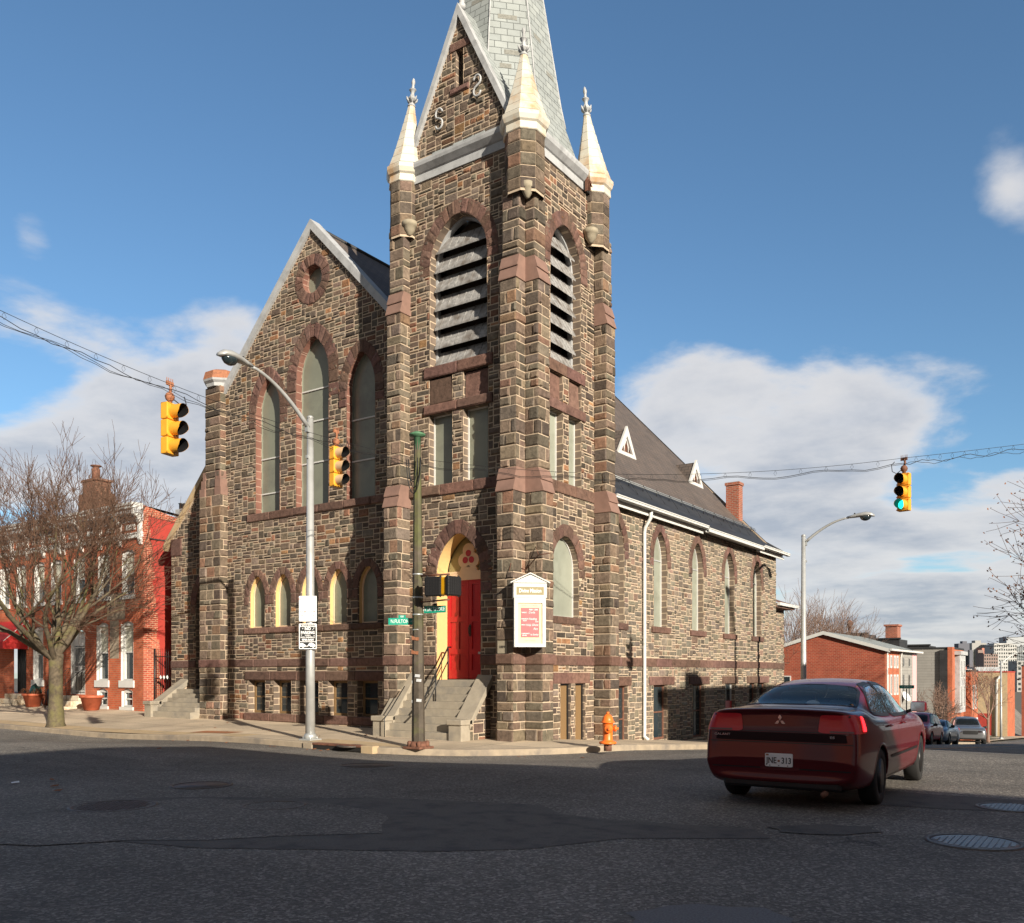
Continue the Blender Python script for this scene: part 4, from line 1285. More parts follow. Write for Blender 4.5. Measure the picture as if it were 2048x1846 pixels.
# windows
zs_c = [6.56 + .78 * k + .72 for k in range(5)]
window_arched(FN, *cwin, .24, church, barz=(7.9, 9.15, 10.1), fw=.02, frame=M['pane'])
window_arched(FN, *lwin, .24, church, barz=(7.2, 8.3), fw=.02, frame=M['pane'])
window_arched(FN, *rwin, .24, church, barz=(7.7, 8.9), fw=.02, frame=M['pane'])
w = MB(); backing2(w, FN, [(NC + .44 * math.cos(t * math.pi / 12), 13.33 + .44 * math.sin(t * math.pi / 12)) for t in range(24)], [], -.24, 0); w.build('round_window', M['pane'], church)
for a in lows:
    w = MB(); reveal(w, FN, opening(a[0], a[1] - .005, a[2], a[3], a[4] - .005, 8), .20, 0, front=-.05)
    o = w.build('window_surround', M['cream'], church)
    window_arched(FN, *a, .19, church, fw=.05, frame=M['beige'], pane=M['pane'])
for r in base: window_rect(FN, *r, .26, church, pane=M['glass'], frame=M['mesh_brown'], fw=.07, rail=True, name='basement_window', glaz='glass_pane')
for a in lanc:
    o = window_arched(FB, *a, .22, church, pane=M['pane2'], fw=.03, frame=M['white'])
    b = MB(); slab(b, FB, [(a[0] - .48, 5.02), (a[0] + .48, 5.02), (a[0] + .48, 5.05), (a[0] - .48, 5.05)], [], -.22, -.195, 0); b.build('glazing_bar', M['dirtywhite'], o)
for i, r in enumerate(baseB):
    window_rect(FB, *r, .15, church, pane=M['glass'], frame=M['rust'] if i != 3 else M['white'], fw=.06, rail=True, name='basement_window', glaz='glass_pane')
w = MB(); slab(w, FB, [(12.84, -.7), (13.64, -.7), (13.64, .55), (12.84, .55)], [], -.16, -.09, 0); w.build('red_board', M['redpaint'], church)
# rear annex
an = MB(); FBn = frame_B(-.35)
an.add([fp(FBn, 18.3, -2.2), fp(FBn, 20.4, -2.2), fp(FBn, 20.4, 4.25), fp(FBn, 18.3, 4.25)], [(0, 1, 2, 3)], 1)
rubble(an, FBn, 18.3, 20.4, -1.6, 4.2, rn, [(18.3, 20.4, 1.74, 1.99)], None, 3); band(an, FBn, 18.3, 20.4, 1.74, 1.99, rn, edge=.03, puff=.012)
an.add([(-.35, 20.4, -2.2), (-8, 20.4, -2.2), (-8, 20.4, 4.25), (-.35, 20.4, 4.25)], [(0, 1, 2, 3)], 1)
an.box(-8, .05, 18.3, 20.6, 4.25, 4.42, 4); 
an.build('rear_annex', SM, church)
ar = MB(); ar.face([(.15, 18.3, 4.42), (.15, 20.8, 4.42), (-1.2, 20.8, 4.9), (-1.2, 18.3, 4.9)], 0); ar.box(.06, .18, 18.3, 20.8, 4.32, 4.44, 1); ar.build('annex_roof', [M['rust'], M['white']], church)
# side steps at the wing
steps(-15.25, -13.2, 1.5, .15, 1.0, .12, 6, .3, name='side_steps')
cheek(-15.6, -15.25, 1.5, .05, 1.35, .1, .48, stone_side=False)
# ------------------------------------------------------------------ ground
def grid(mb, xs, ys, zf, mat=0):
    n = len(xs); vs = [(x, y, zf(x, y)) for y in ys for x in xs]
    fs = [(j * n + i, j * n + i + 1, (j + 1) * n + i + 1, (j + 1) * n + i) for j in range(len(ys) - 1) for i in range(n - 1)]
    mb.add(vs, fs, mat, smooth=True)
def lin(a, b, n): return [a + (b - a) * i / n for i in range(n + 1)]
rd = MB()
xs = [-90, -70, -50, -40, -32] + lin(-26, 26, 104) + [30, 36, 45, 60, 90]
ys = [-90, -60, -45, -36] + lin(-30, 30, 120) + lin(31, 60, 29) + [65, 70, 80, 90, 100, 115, 130, 150, 170]
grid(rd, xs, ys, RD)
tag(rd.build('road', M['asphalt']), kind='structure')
fg = MB()
fg.face([(-4000, -4000, -16), (4000, -4000, -16), (4000, 4000, -16), (-4000, 4000, -16)])
tag(fg.build('ground', M['earth']), kind='structure')
pv = MB()
KB = .15
yk = CC[1] - CR; xk = CC[0] + CR
grid(pv, [-90, -70, -55, -45] + lin(-40, CC[0], 75), lin(yk + KB, yk + KB + 6.2, 12), S)
ys_ = lin(CC[1], 30, 56) + [35, 40, 50, 60]
vs = [(-2.6 + (kx(y) - KB + 2.6) * i / 8, y, S(-2.6 + (kx(y) - KB + 2.6) * i / 8, y)) for y in ys_ for i in range(9)]
pv.add(vs, [(j * 9 + i, j * 9 + i + 1, (j + 1) * 9 + i + 1, (j + 1) * 9 + i) for j in range(len(ys_) - 1) for i in range(8)], smooth=True)
n = 24; m = 12
vs = []; fs = []
for i in range(n + 1):
    a = -math.pi / 2 + math.pi / 2 * i / n
    for j in range(m + 1):
        r = (CR - KB) * j / m
        x, y = CC[0] + r * math.cos(a), CC[1] + r * math.sin(a)
        vs.append((x, y, S(x, y)))
for i in range(n):
    for j in range(m): fs.append((i * (m + 1) + j, i * (m + 1) + j + 1, (i + 1) * (m + 1) + j + 1, (i + 1) * (m + 1) + j))
pv.add(vs, fs, smooth=True)
tag(pv.build('pavement', M['pave']), kind='structure')
kb = MB()
path = [(x, yk) for x in [-90, -70, -55, -45] + lin(-40, CC[0], 40)] + [(CC[0] + CR * math.cos(-math.pi / 2 + math.pi / 2 * i / 24), CC[1] + CR * math.sin(-math.pi / 2 + math.pi / 2 * i / 24)) for i in range(1, 25)] + [(kx(y), y) for y in lin(CC[1] + 1, 60, 58)]
inner = [(x, yk + KB) for x in [-90, -70, -55, -45] + lin(-40, CC[0], 40)] + [(CC[0] + (CR - KB) * math.cos(-math.pi / 2 + math.pi / 2 * i / 24), CC[1] + (CR - KB) * math.sin(-math.pi / 2 + math.pi / 2 * i / 24)) for i in range(1, 25)] + [(kx(y) - KB, y) for y in lin(CC[1] + 1, 60, 58)]
vs = []
for (o_, i_) in zip(path, inner):
    z = S(*i_) + .004
    dx, dy = o_[0] - i_[0], o_[1] - i_[1]
    vs += [(i_[0], i_[1], z - .1), (i_[0], i_[1], z), (o_[0] - dx * .12, o_[1] - dy * .12, z), (o_[0], o_[1], z - .02), (o_[0] + dx * .05, o_[1] + dy * .05, z - .35)]
fs = []
for i in range(len(path) - 1):
    for j in range(4): fs.append((i * 5 + j, i * 5 + j + 1, (i + 1) * 5 + j + 1, (i + 1) * 5 + j))
kb.add(vs, [tuple(reversed(f)) for f in fs])
tag(kb.build('kerb', M['kerb']), kind='structure')
# ------------------------------------------------------------------ brick row houses on the left
HY = 1.3; FH = frame_A(HY)
def sash(parent, fr, uc, w, z0, z1, depth=.14, sill_h=.26, arched=True, blind=False, name='window'):
    """white wooden sash window: frame, two panes, sill and segmental head"""
    u0, u1 = uc - w / 2, uc + w / 2
    m = MB()
    rise = .10 if arched else 0
    head = [(u1 - (u1 - u0) * t / 6, z1 + rise * math.sin(math.pi * t / 6)) for t in range(7)] if arched else [(u1, z1), (u0, z1)]
    out = [(u0, z0), (u1, z0)] + head
    slab(m, fr, out, [[(u0 + .09, z0 + .06), (u1 - .09, z0 + .06), (u1 - .09, z1 - .06), (u0 + .09, z1 - .06)]], -depth - .05, -depth + .06, 0)
    zm = (z0 + z1) / 2
    slab(m, fr, [(u0 + .09, zm - .025), (u1 - .09, zm - .025), (u1 - .09, zm + .025), (u0 + .09, zm + .025)], [], -depth - .03, -depth + .03, 0)
    # white painted jambs and head of the recess
    reveal(m, fr, [(u0 - .004, z0), (u0 - .004, z1)] + list(reversed(head))[1:-1] + [(u1 + .004, z1), (u1 + .004, z0)], depth, 0, front=.006)
    o = m.build(name, M['white'], parent)
    g = MB(); backing2(g, fr, [(u0 + .08, z0 + .05), (u1 - .08, z0 + .05), (u1 - .08, zm), (u0 + .08, zm)], [], -depth - .03, 0); g.build('glass_pane', M['glass'], o)
    g = MB(); backing2(g, fr, [(u0 + .08, zm), (u1 - .08, zm), (u1 - .08, z1 - .05), (u0 + .08, z1 - .05)], [], -depth - .012, 0); g.build('glass_pane', M['blind'] if blind else M['glass'], o)
    if sill_h:
        s = MB(); c0 = fp(fr, u0 - .08, z0 - sill_h, 0)
        slab(s, fr, [(u0 - .08, z0 - sill_h), (u1 + .08, z0 - sill_h), (u1 + .08, z0), (u0 - .08, z0)], [], -.10, .06, 0)
        s.build('sill', M['white'], o)
    return o
def hole(uc, w, z0, z1, arched=True):
    u0, u1 = uc - w / 2, uc + w / 2
    head = [(u1 - (u1 - u0) * t / 6, z1 + (.10 * math.sin(math.pi * t / 6))) for t in range(7)] if arched else [(u1, z1), (u0, z1)]
    return [(u0, z0), (u1, z0)] + head
def rowhouse(x0, x1, wins_up, wins_lo, doorc, base_w, side=False, cornice=True, label='', chim=None):
    h = empty('brick_house', ((x0 + x1) / 2, HY, S((x0 + x1) / 2, HY)))
    inv = Matrix.Translation(-h.location)
    ref = []
    ZT = 7.35
    m = MB()
    hl = [hole(u, .78, 4.45, 6.02) for u in wins_up] + [hole(u, .78, 1.28, 3.38) for u in wins_lo] + [hole(u, .70, .30, .88) for u in base_w]
    if doorc is not None: hl.append(hole(doorc, 1.0, .72, 3.15))
    backing2(m, FH, [(x0, -.4), (x1, -.4), (x1, ZT), (x0, ZT)], hl, 0, 0)
    for l in hl: reveal(m, FH, l, .16, 0, front=0)
    m.face([(x0, HY, ZT), (x1, HY, ZT), (x1, HY + 11, ZT - 1.0), (x0, HY + 11, ZT - 1.0)], 3)
    m.face([(x1, HY + 11, -.4), (x0, HY + 11, -.4), (x0, HY + 11, ZT - 1), (x1, HY + 11, ZT - 1)], 0)
    if side:
        # worn brick near the corner, red paint further back with a ragged edge
        zt = lambda y: ZT + .45 - .30 * (y - HY) if y < HY + 1.2 else ZT + .09 - .11 * (y - HY - 1.2)
        ed = random.Random(4)
        zs_ = lin(-.4, 7.3, 46)
        ys_ = [HY + .22 + .014 * (46 - i) + ed.uniform(-.07, .07) for i in range(47)]
        for i in range(46):
            za, zb = zs_[i], zs_[i + 1]; ya = ys_[i]
            m.face([(x1, HY, za), (x1, ya, za), (x1, ya, zb), (x1, HY, zb)], 1)
            m.face([(x1, ya, za), (x1, HY + 11, za), (x1, HY + 11, min(zb, ZT - 1.3)), (x1, ya, zb)] if zb < ZT - 1.3 else [(x1, ya, za), (x1, HY + 11, min(za, ZT - 1.0)), (x1, HY + 11, min(zb, ZT - 1.0)), (x1, ya, zb)], 2)
        m.face([(x1, HY, 7.3), (x1, HY + 11, ZT - 1.0), (x1, HY + 11, ZT - .7), (x1, HY + 1.2, ZT + .06), (x1, HY, ZT + .32)], 1)
        m.box(x1 - .22, x1 + .05, HY + .25, HY + 11, ZT - .9, ZT - .86, 3)
    o = m.build('wall', [M['brick'], M['brickside'], M['redwall'], M['slatedark']], h)
    o.matrix_parent_inverse = inv
    def fix(ob): ob.matrix_parent_inverse = inv
    if side:
        p = MB(); p.add([(x1 + .06, HY + .2, ZT + .28), (x1 + .06, HY + 11, ZT - .68), (x1 - .3, HY + 11, ZT - .68), (x1 - .3, HY + .2, ZT + .28)], [(0, 1, 2, 3)], 0)
        fix(p.build('parapet_coping', M['slatedark'], h))
    for u in wins_up: fix(sash(h, FH, u, .78, 4.45, 6.02, sill_h=.16, blind=True))
    for u in wins_lo: fix(sash(h, FH, u, .78, 1.28, 3.38, blind=True))
    for u in base_w: fix(sash(h, FH, u, .70, .30, .88, sill_h=.12, name='basement_window'))
    if cornice:
        c = MB()
        c.box(x0, x1, HY - .42, HY, 7.52, 7.62); c.box(x0, x1, HY - .46, HY - .02, 7.62, 7.72); c.box(x0, x1, HY - .34, HY, 7.36, 7.52, 1)
        c.box(x0, x1, HY - .06, HY, 7.10, 7.36, 1)
        c.box(x0, x1, HY - .10, HY, 6.50, 6.64); c.box(x0, x1, HY - .13, HY, 6.64, 6.69)
        co_ = c.build('cornice', [M['white'], M['dirtywhite']], h); fix(co_)
        n = max(3, round((x1 - x0) / 1.25))
        for k in range(n + 1):
            u = x0 + .12 + (x1 - x0 - .24) * k / n
            b = MB()
            for du in (0,):
                pr = [(0, 7.5), (-.38, 7.5), (-.36, 7.32), (-.20, 7.18), (-.12, 7.0), (-.12, 6.45), (-.05, 6.25), (0, 6.25)]
                vs = [(u - .07, HY + y, z) for y, z in pr] + [(u + .07, HY + y, z) for y, z in pr]
                nn = len(pr)
                b.add(vs, [tuple(range(nn)), tuple(range(2 * nn - 1, nn - 1, -1))] + [(i, nn + i, nn + (i + 1) % nn, (i + 1) % nn) for i in range(nn)], 0)
            b.build('bracket', M['white'], co_)
            if k < n:
                u2 = u + (x1 - x0 - .24) / n / 2
                b = MB(); slab(b, FH, [(u2 - .28, 6.82), (u2 + .28, 6.82), (u2 + .28, 7.02), (u2 - .28, 7.02)], [], 0, .04, 0)
                b.build('frieze_panel', M['white'], co_)
    return h, fix
h1, fix = rowhouse(-23.05, -17.6, [-18.55, -20.15, -21.85], [-18.62, -20.25], -21.95, [-18.62, -20.25], side=True)
tag(h1, 'orange-red brick row house with bright red painted side wall, next to the church', 'house', 'red brick row houses')
# door with white security gate and marble steps
d = MB(); slab(d, FH, [(-22.45, .72), (-21.45, .72), (-21.45, 3.15), (-22.45, 3.15)], [[(-22.33, .78), (-21.57, .78), (-21.57, 2.62), (-22.33, 2.62)]], -.2, -.08, 0)
d.box(-22.45, -21.45, HY + .18, HY + .2, .7, 3.2, 1)
reveal(d, FH, [(-22.455, .72), (-22.455, 3.15), (-21.445, 3.15), (-21.445, .72)], .18, 0, front=.01)
do = d.build('front_door', [M['white'], M['white']], h1); fix(do)
g = MB()
for k in range(8):
    u = -22.28 + k * .093
    g.tube([fp(FH, u, .8, -.06), fp(FH, u, 2.6, -.06)], .012, 4)
for z in (.85, 1.62, 1.82, 2.56): slab(g, FH, [(-22.33, z - .02), (-21.57, z - .02), (-21.57, z + .02), (-22.33, z + .02)], [], -.075, -.05, 0)
slab(g, FH, [(-22.0, 1.62), (-21.8, 1.62), (-21.8, 1.85), (-22.0, 1.85)], [], -.075, -.04, 0)
g.build('security_gate', M['white'], do)
g = MB(); slab(g, FH, [(-22.32, .8), (-21.58, .8), (-21.58, 2.6), (-22.32, 2.6)], [], -.15, -.13, 0); g.build('door_panel', M['dark'], do)
st = MB()
for k in range(3): st.bbox(-22.55, -21.30, HY - .35 - .30 * (2 - k), HY, .08 + k * .2, .28 + k * .2, .02)
o = st.build('front_steps', M['marble'], h1); fix(o)
rl = MB()
for x in (-22.5, -21.35):
    rl.tube([(x, HY - 1.0, .15), (x, HY - 1.0, 1.0), (x, HY - .1, 1.75), (x, HY, 1.75)], .012, 5)
    for k in range(5): rl.tube([(x, HY - 1.0 + k * .2, .3 + .16 * k), (x, HY - 1.0 + k * .2, 1.0 + .165 * k)], .008, 4)
o = rl.build('stair_railing', M['black'], h1); fix(o)
pt = MB()
slab(pt, FH, [(-19.95, 3.55), (-18.75, 3.55), (-18.75, 4.55), (-19.95, 4.55)], [], 0, .004, 0); slab(pt, FH, [(-19.75, 2.1), (-19.15, 2.1), (-19.15, 3.53), (-19.75, 3.53)], [], 0, .005, 0)
o = pt.build('bare_mortar_patch', M['kerb'], h1); fix(o)
h2, fix2 = rowhouse(-28.4, -23.05, [-23.55, -24.85, -26.3, -27.7], [-23.55, -24.95], -26.4, [-23.6, -25.0])
tag(h2, 'brick row house with a red canvas awning over its dark door', 'house', 'red brick row houses')
aw = MB()
vs = [(-28.2, HY, 3.75), (-25.75, HY, 3.75), (-25.75, HY - 1.0, 2.85), (-28.2, HY - 1.0, 2.85), (-25.75, HY - 1.0, 2.55), (-28.2, HY - 1.0, 2.55), (-25.75, HY, 2.55), (-28.2, HY, 2.55)]
aw.add(vs, [(0, 3, 2, 1), (3, 5, 4, 2), (1, 2, 4, 6), (0, 7, 5, 3)], 0)
o = aw.build('awning', M['awning'], h2); fix2(o)
af = MB(); af.tube([(-25.74, HY, 3.76), (-25.74, HY, 2.55)], .02, 4); af.tube([(-25.74, HY, 3.76), (-25.74, HY - 1.0, 2.86)], .015, 4); af.build('awning_frame', M['white'], o)
dd = MB(); slab(dd, FH, [(-26.88, .72), (-25.92, .72), (-25.92, 3.15), (-26.88, 3.15)], [], -.2, -.14, 0)
for k in range(7): dd.tube([fp(FH, -26.8 + k * .13, .8, -.1), fp(FH, -26.8 + k * .13, 3.0, -.1)], .012, 4)
o = dd.build('front_door', M['black'], h2); fix2(o)
st = MB()
for k in range(3): st.bbox(-27.0, -25.8, HY - .35 - .30 * (2 - k), HY, .1 + k * .2, .3 + k * .2, .02)
o = st.build('front_steps', M['marble'], h2); fix2(o)
h3, fix3 = rowhouse(-34.0, -28.4, [-28.95, -30.5, -32.2], [-29.0, -30.5], -32.4, [-29.0])
tag(h3, 'orange-red brick row house at the left edge, beyond the awning', 'house', 'red brick row houses')
c = MB(); c.box(-30.6, -28.9, 6.2, 7.1, 6.0, 10.3); c.box(-30.3, -29.2, 6.25, 7.05, 10.3, 10.9); c.box(-30.4, -29.1, 6.2, 7.1, 10.9, 11.0)
o = c.build('chimney', M['brickdark'], h2); fix2(o)
c2 = MB(); c2.lathe([(.2, 0), (.2, .55), (.16, .56), (.16, .66), (.26, .68), (.26, .72)], (-29.75, 6.6, 11.0), 10); c2.build('flue', M['rust'], o)
# stub chimney of the house behind the wing
c = MB(); c.box(-26.25, -25.75, 8.6, 9.7, 4.0, 9.5)
o = c.build('rear_chimney', M['dirtywhite'], h1); fix(o)
c2 = MB(); c2.lathe([(.14, 0), (.14, .25), (.18, .3)], (-26.0, 8.8, 9.5), 8); c2.build('chimney_pot', M['black'], o)
c2 = MB(); c2.lathe([(.14, 0), (.14, .25), (.18, .3)], (-26.0, 9.5, 9.5), 8); c2.build('chimney_pot', M['black'], o)
# iron gate in the gap beside the church
gt = empty('iron_gate', (-16.9, 1.7, S(-16.9, 1.7))); tag(gt, 'tall black iron gate in the gap between the red side wall and the church wing', 'gate')
g = MB()
g.tube([(-.6, 0, 0), (-.6, 0, 2.3)], .035, 6); g.tube([(.55, 0, 0), (.55, 0, 2.3)], .035, 6)
for z in (.15, 1.2, 2.0): g.tube([(-.6, 0, z), (.55, 0, z)], .018, 5)
g.build('gate_frame', M['black'], gt)
for k in range(9):
    g = MB(); x = -.5 + k * .12; g.tube([(x, 0, .1), (x, 0, 2.1), (x, 0, 2.3)], [.010, .010, .002], 5); g.build('bar', M['black'], gt)
g = MB()
for x in (-.2, 0, .2): g.lathe([(.0, -.08), (.05, 0), (.0, .08)], (x, -.03, 1.25), 6)
g.build('rosette', M['white'], gt)
# plant pots in front of the houses
def pot(name, loc, r, h, label, grp='terracotta planters by the brick houses'):
    e = empty(name, loc); tag(e, label, 'plant pot', grp)
    m = MB(); m.lathe([(r * .62, 0), (r * .9, h * .84), (r, h * .84), (r * 1.04, h), (r * .92, h), (r * .85, h * .85)], (0, 0, 0), 18); m.build('pot', M['pot'], e)
    m = MB(); m.lathe([(r * .84, h * .84), (0.01, h * .87)], (0, 0, 0), 12); m.build('soil', M['terra'], e)
    return e
pot('plant_pot', (-20.0, .72, S(-20, .72)), .42, .55, 'empty terracotta planter beside the low white basement window')
e = pot('plant_pot', (-24.1, .65, S(-24, .65)), .40, .52, 'terracotta planter with dry stalks by the awning house')
m = MB(); rr = random.Random(5)
for k in range(40):
    a = rr.uniform(0, 6.28); l = rr.uniform(.2, .5)
    m.tube([(.1 * math.cos(a), .1 * math.sin(a), .45), (l * .7 * math.cos(a), l * .7 * math.sin(a), .45 + l * .6), (l * math.cos(a), l * math.sin(a), .42 + l * .3)], .008, 3)
m.build('dry_stalks', M['leafbrown'], e)
def bag(name, loc, sc, label, mat):
    bm = bmesh.new(); bmesh.ops.create_icosphere(bm, subdivisions=3, radius=1)
    rr = random.Random(int(abs(loc[0]) * 10))
    for v in bm.verts:
        n_ = 1 + .12 * math.sin(v.co.x * 7 + 1) * math.cos(v.co.y * 6) + .08 * rr.uniform(-1, 1)
        v.co = Vector((v.co.x * sc[0] * n_, v.co.y * sc[1] * n_, (v.co.z * n_ + .9) * sc[2]))
    m = MB(); m.addbm(bm, 0, None, True); o = m.build(name, mat, None); o.location = loc
    tag(o, label, 'rubbish bag'); return o
bag('rubbish_bag', (-24.6, 1.0, S(-24.6, 1)), (.30, .22, .45), 'dark green plastic bag leaning behind the planter with dry stalks', M['hose'])
bag('rubbish_bag', (-23.2, 1.0, S(-23.2, 1)), (.36, .24, .40), 'black rounded plastic bag against the wall right of the dry planter', M['blackplastic'])
# ------------------------------------------------------------------ street furniture
RZc = math.asin(.5704)
def street_lamp(loc, ang, H, label, rise=1.35, reach=2.1, group='cobra-head street lamps', mat=None, base_box=False):
    e = empty('street_lamp', loc, ang); tag(e, label, 'street lamp', group)
    mat = mat or M['steelpaint']
    m = MB(); m.tube([(0, 0, .02), (0, 0, 2), (0, 0, H)], [.115, .105, .075], 16); m.lathe([(.08, 0), (.085, .03), (.05, .07), (0.0, .08)], (0, 0, H), 12); m.build('pole', mat, e)
    m = MB(); m.bbox(-.19, .19, -.19, .19, 0, .04, .01)
    m.lathe([(.16, .04), (.15, .12), (.125, .16)], (0, 0, 0), 12)
    for a in range(4): m.lathe([(.03, 0), (.03, .06)], (.15 * math.cos(a * math.pi / 2 + .785), .15 * math.sin(a * math.pi / 2 + .785), .03), 6)
    m.build('base_plate', M['steel'], e)
    m = MB()
    P = [(.06, 0, H - .22)]
    for i in range(1, 11):
        t = i / 10
        P.append((.06 + reach * t, 0, H - .22 + rise * (1 - (1 - t) ** 1.7)))
    m.tube(P, [.055 - .022 * i / 10 for i in range(11)], 10); m.build('arm', mat, e)
    m = MB(); m.box(.04, .13, -.05, .05, H - .34, H - .12); m.box(.07, .12, -.03, .03, H - .95, H - .88); m.build('bracket', M['steel'], e)
    hx, hz = P[-1][0], P[-1][2]
    m = MB()
    sec = [(-.06, .05, .05, .0), (.12, .085, .075, .02), (.34, .14, .10, .045), (.56, .165, .12, .055), (.74, .15, .10, .04), (.86, .07, .05, .0)]
    vs = []; n = 14
    for (x, ry, rzz, dz) in sec:
        for j in range(n):
            a = 2 * math.pi * j / n
            vs.append((hx + x, ry * math.cos(a), hz + dz + rzz * (math.sin(a) if math.sin(a) > 0 else math.sin(a) * .55)))
    fs = [(i * n + j, (i + 1) * n + j, (i + 1) * n + (j + 1) % n, i * n + (j + 1) % n) for i in range(len(sec) - 1) for j in range(n)] + [tuple(range(n)), tuple(range(len(sec) * n - 1, (len(sec) - 1) * n - 1, -1))]
    m.add(vs, fs, 0, None, True); lh = m.build('lamp_head', mat, e)
    m = MB(); m.lathe([(.145, .0), (.14, -.05), (.10, -.12), (.04, -.155), (.0, -.16)], (hx + .56, 0, hz + .01), 14, sx=1.35); m.build('lens_bowl', M['glass'], lh)
    m = MB(); m.lathe([(.03, 0), (.03, .05), (.0, .06)], (hx + .2, 0, hz + .10), 8); m.build('photocell', M['black'], lh)
    return e
LX, LY = -4.05, -3.1
street_lamp((LX, LY, S(LX, LY)), R(-88), 7.62, 'grey metal street lamp with parking signs, standing in front of the arched church windows', rise=.95, reach=1.75)
street_lamp((2.05, 15.2, S(2.05, 15.2)), R(8), 7.55, 'grey metal street lamp on the side street behind the maroon car', rise=.78, reach=1.5)
street_lamp((13.6, 7.1, S(2.6, 7.1)), R(160), 8.6, 'grey metal street lamp on the far pavement of the side street, out of the picture', rise=1.0, reach=2.0)
def plate_obj(name, w, h, mat, r=.02, t=.004):
    m = MB()
    pts = []
    for (cx_, cy_, a0) in ((w / 2 - r, -h / 2 + r, -90), (w / 2 - r, h / 2 - r, 0), (-w / 2 + r, h / 2 - r, 90), (-w / 2 + r, -h / 2 + r, 180)):
        for k in range(5):
            a = R(a0 + k * 22.5); pts.append((cx_ + r * math.cos(a), cy_ + r * math.sin(a)))
    slab(m, (Vector((0, 0, 0)), Vector((1, 0, 0)), Vector((0, -1, 0))), pts, [], 0, t, 0)
    return m
XT = Matrix.Rotation(R(90), 4, 'X')
def T(x, z, d=.0045): return Matrix.Translation((x, -d, z)) @ XT
# parking signs on the lamp (facing the camera side)
ps = empty('parking_sign', (LX + .06, LY - .13, 3.05), R(33)); tag(ps, 'white sign with faded red lettering on the lamp post, above the black no parking sign', 'sign')
m = plate_obj('x', .42, .60, 0); m.build('sign_panel', M['signwhite'], ps)
m = MB()
text_mesh(m, 'PARKING', T(.055, .225), .075, 0, .001, .95); text_mesh(m, 'TUESDAY', T(-.03, .115), .075, 0, .0, .9); text_mesh(m, 'AND', T(.15, .115), .04, 0); text_mesh(m, 'FRIDAY', T(0, .03), .075, 0, 0, .9)
text_mesh(m, '8AM-11AM', T(0, -.07), .085, 0, .002, .92)
fr0 = (Vector((0, 0, 0)), Vector((1, 0, 0)), Vector((0, -1, 0)))
slab(m, fr0, [(-.17, -.155), (-.12, -.185), (-.12, -.162), (.12, -.162), (.12, -.185), (.17, -.155), (.12, -.125), (.12, -.148), (-.12, -.148), (-.12, -.125)], [], .004, .006, 0)
text_mesh(m, 'NO', T(-.155, .225), .07, 0, .002)
slab(m, fr0, [(-.195, .18), (-.11, .18), (-.11, .27), (-.195, .27)], [[(-.189, .186), (-.116, .186), (-.116, .264), (-.189, .264)]], .004, .006, 0)
m.build('lettering', M['fadedred'], ps)
ns = empty('parking_sign', (LX + .06, LY - .13, 2.40), R(33)); tag(ns, 'black and white no parking tow-away sign on the lamp post', 'sign')
m = plate_obj('x', .42, .60, 0); m.build('sign_panel', M['signwhite'], ns)
m = MB()
slab(m, fr0, [(-.19, -.12), (.19, -.12), (.19, .22), (-.19, .22)], [], .004, .0055, 0); slab(m, fr0, [(-.19, -.28), (.19, -.28), (.19, -.135), (-.19, -.135)], [], .004, .0055, 0)
slab(m, fr0, [(-.17, .235), (.17, .235), (.15, .285), (-.15, .285)], [], .004, .0055, 0)
m.build('black_field', M['signblack'], ns)
m = MB()
text_mesh(m, 'SNOW ROUTE', T(0, .26, .0065), .042, 0, .0015); text_mesh(m, 'NO', T(0, .175, .0065), .09, 0, .004); text_mesh(m, 'PARKING', T(0, .085, .0065), .085, 0, .004, .92)
text_mesh(m, 'DURING', T(0, .022, .0065), .035, 0, .001); text_mesh(m, 'SNOW EMERGENCY', T(0, -.025, .0065), .042, 0, .0015, .9); text_mesh(m, '9PM-9AM', T(0, -.085, .0065), .068, 0, .003)
m.build('lettering', M['signwhite'], ns)
m = MB(); slab(m, fr0, [(-.185, -.17), (-.14, -.155), (-.10, -.175), (-.06, -.20), (-.05, -.225), (-.01, -.225), (.04, -.155), (.10, -.15), (.17, -.19), (.18, -.24), (.06, -.245), (.03, -.215), (.005, -.24), (-.185, -.245)], [], .0055, .007, 0)
for u in (-.11, .13): slab(m, fr0, [(u + .026 * math.cos(t * .524), -.245 + .026 * math.sin(t * .524)) for t in range(12)], [[(u + .012 * math.cos(t * .785), -.245 + .012 * math.sin(t * .785)) for t in range(8)]], .0055, .008, 0)
m.build('tow_pictogram', M['signwhite'], ns)
m = MB()
for (u, z) in ((-.12, .18), (.12, .155), (.14, .19), (-.15, .03), (.15, .02)): slab(m, fr0, [(u + .012 * math.cos(t), z + .012 * math.sin(t)) for t in range(6)], [], .0055, .007, 0)
m.build('snowflake_dots', M['signwhite'], ns)

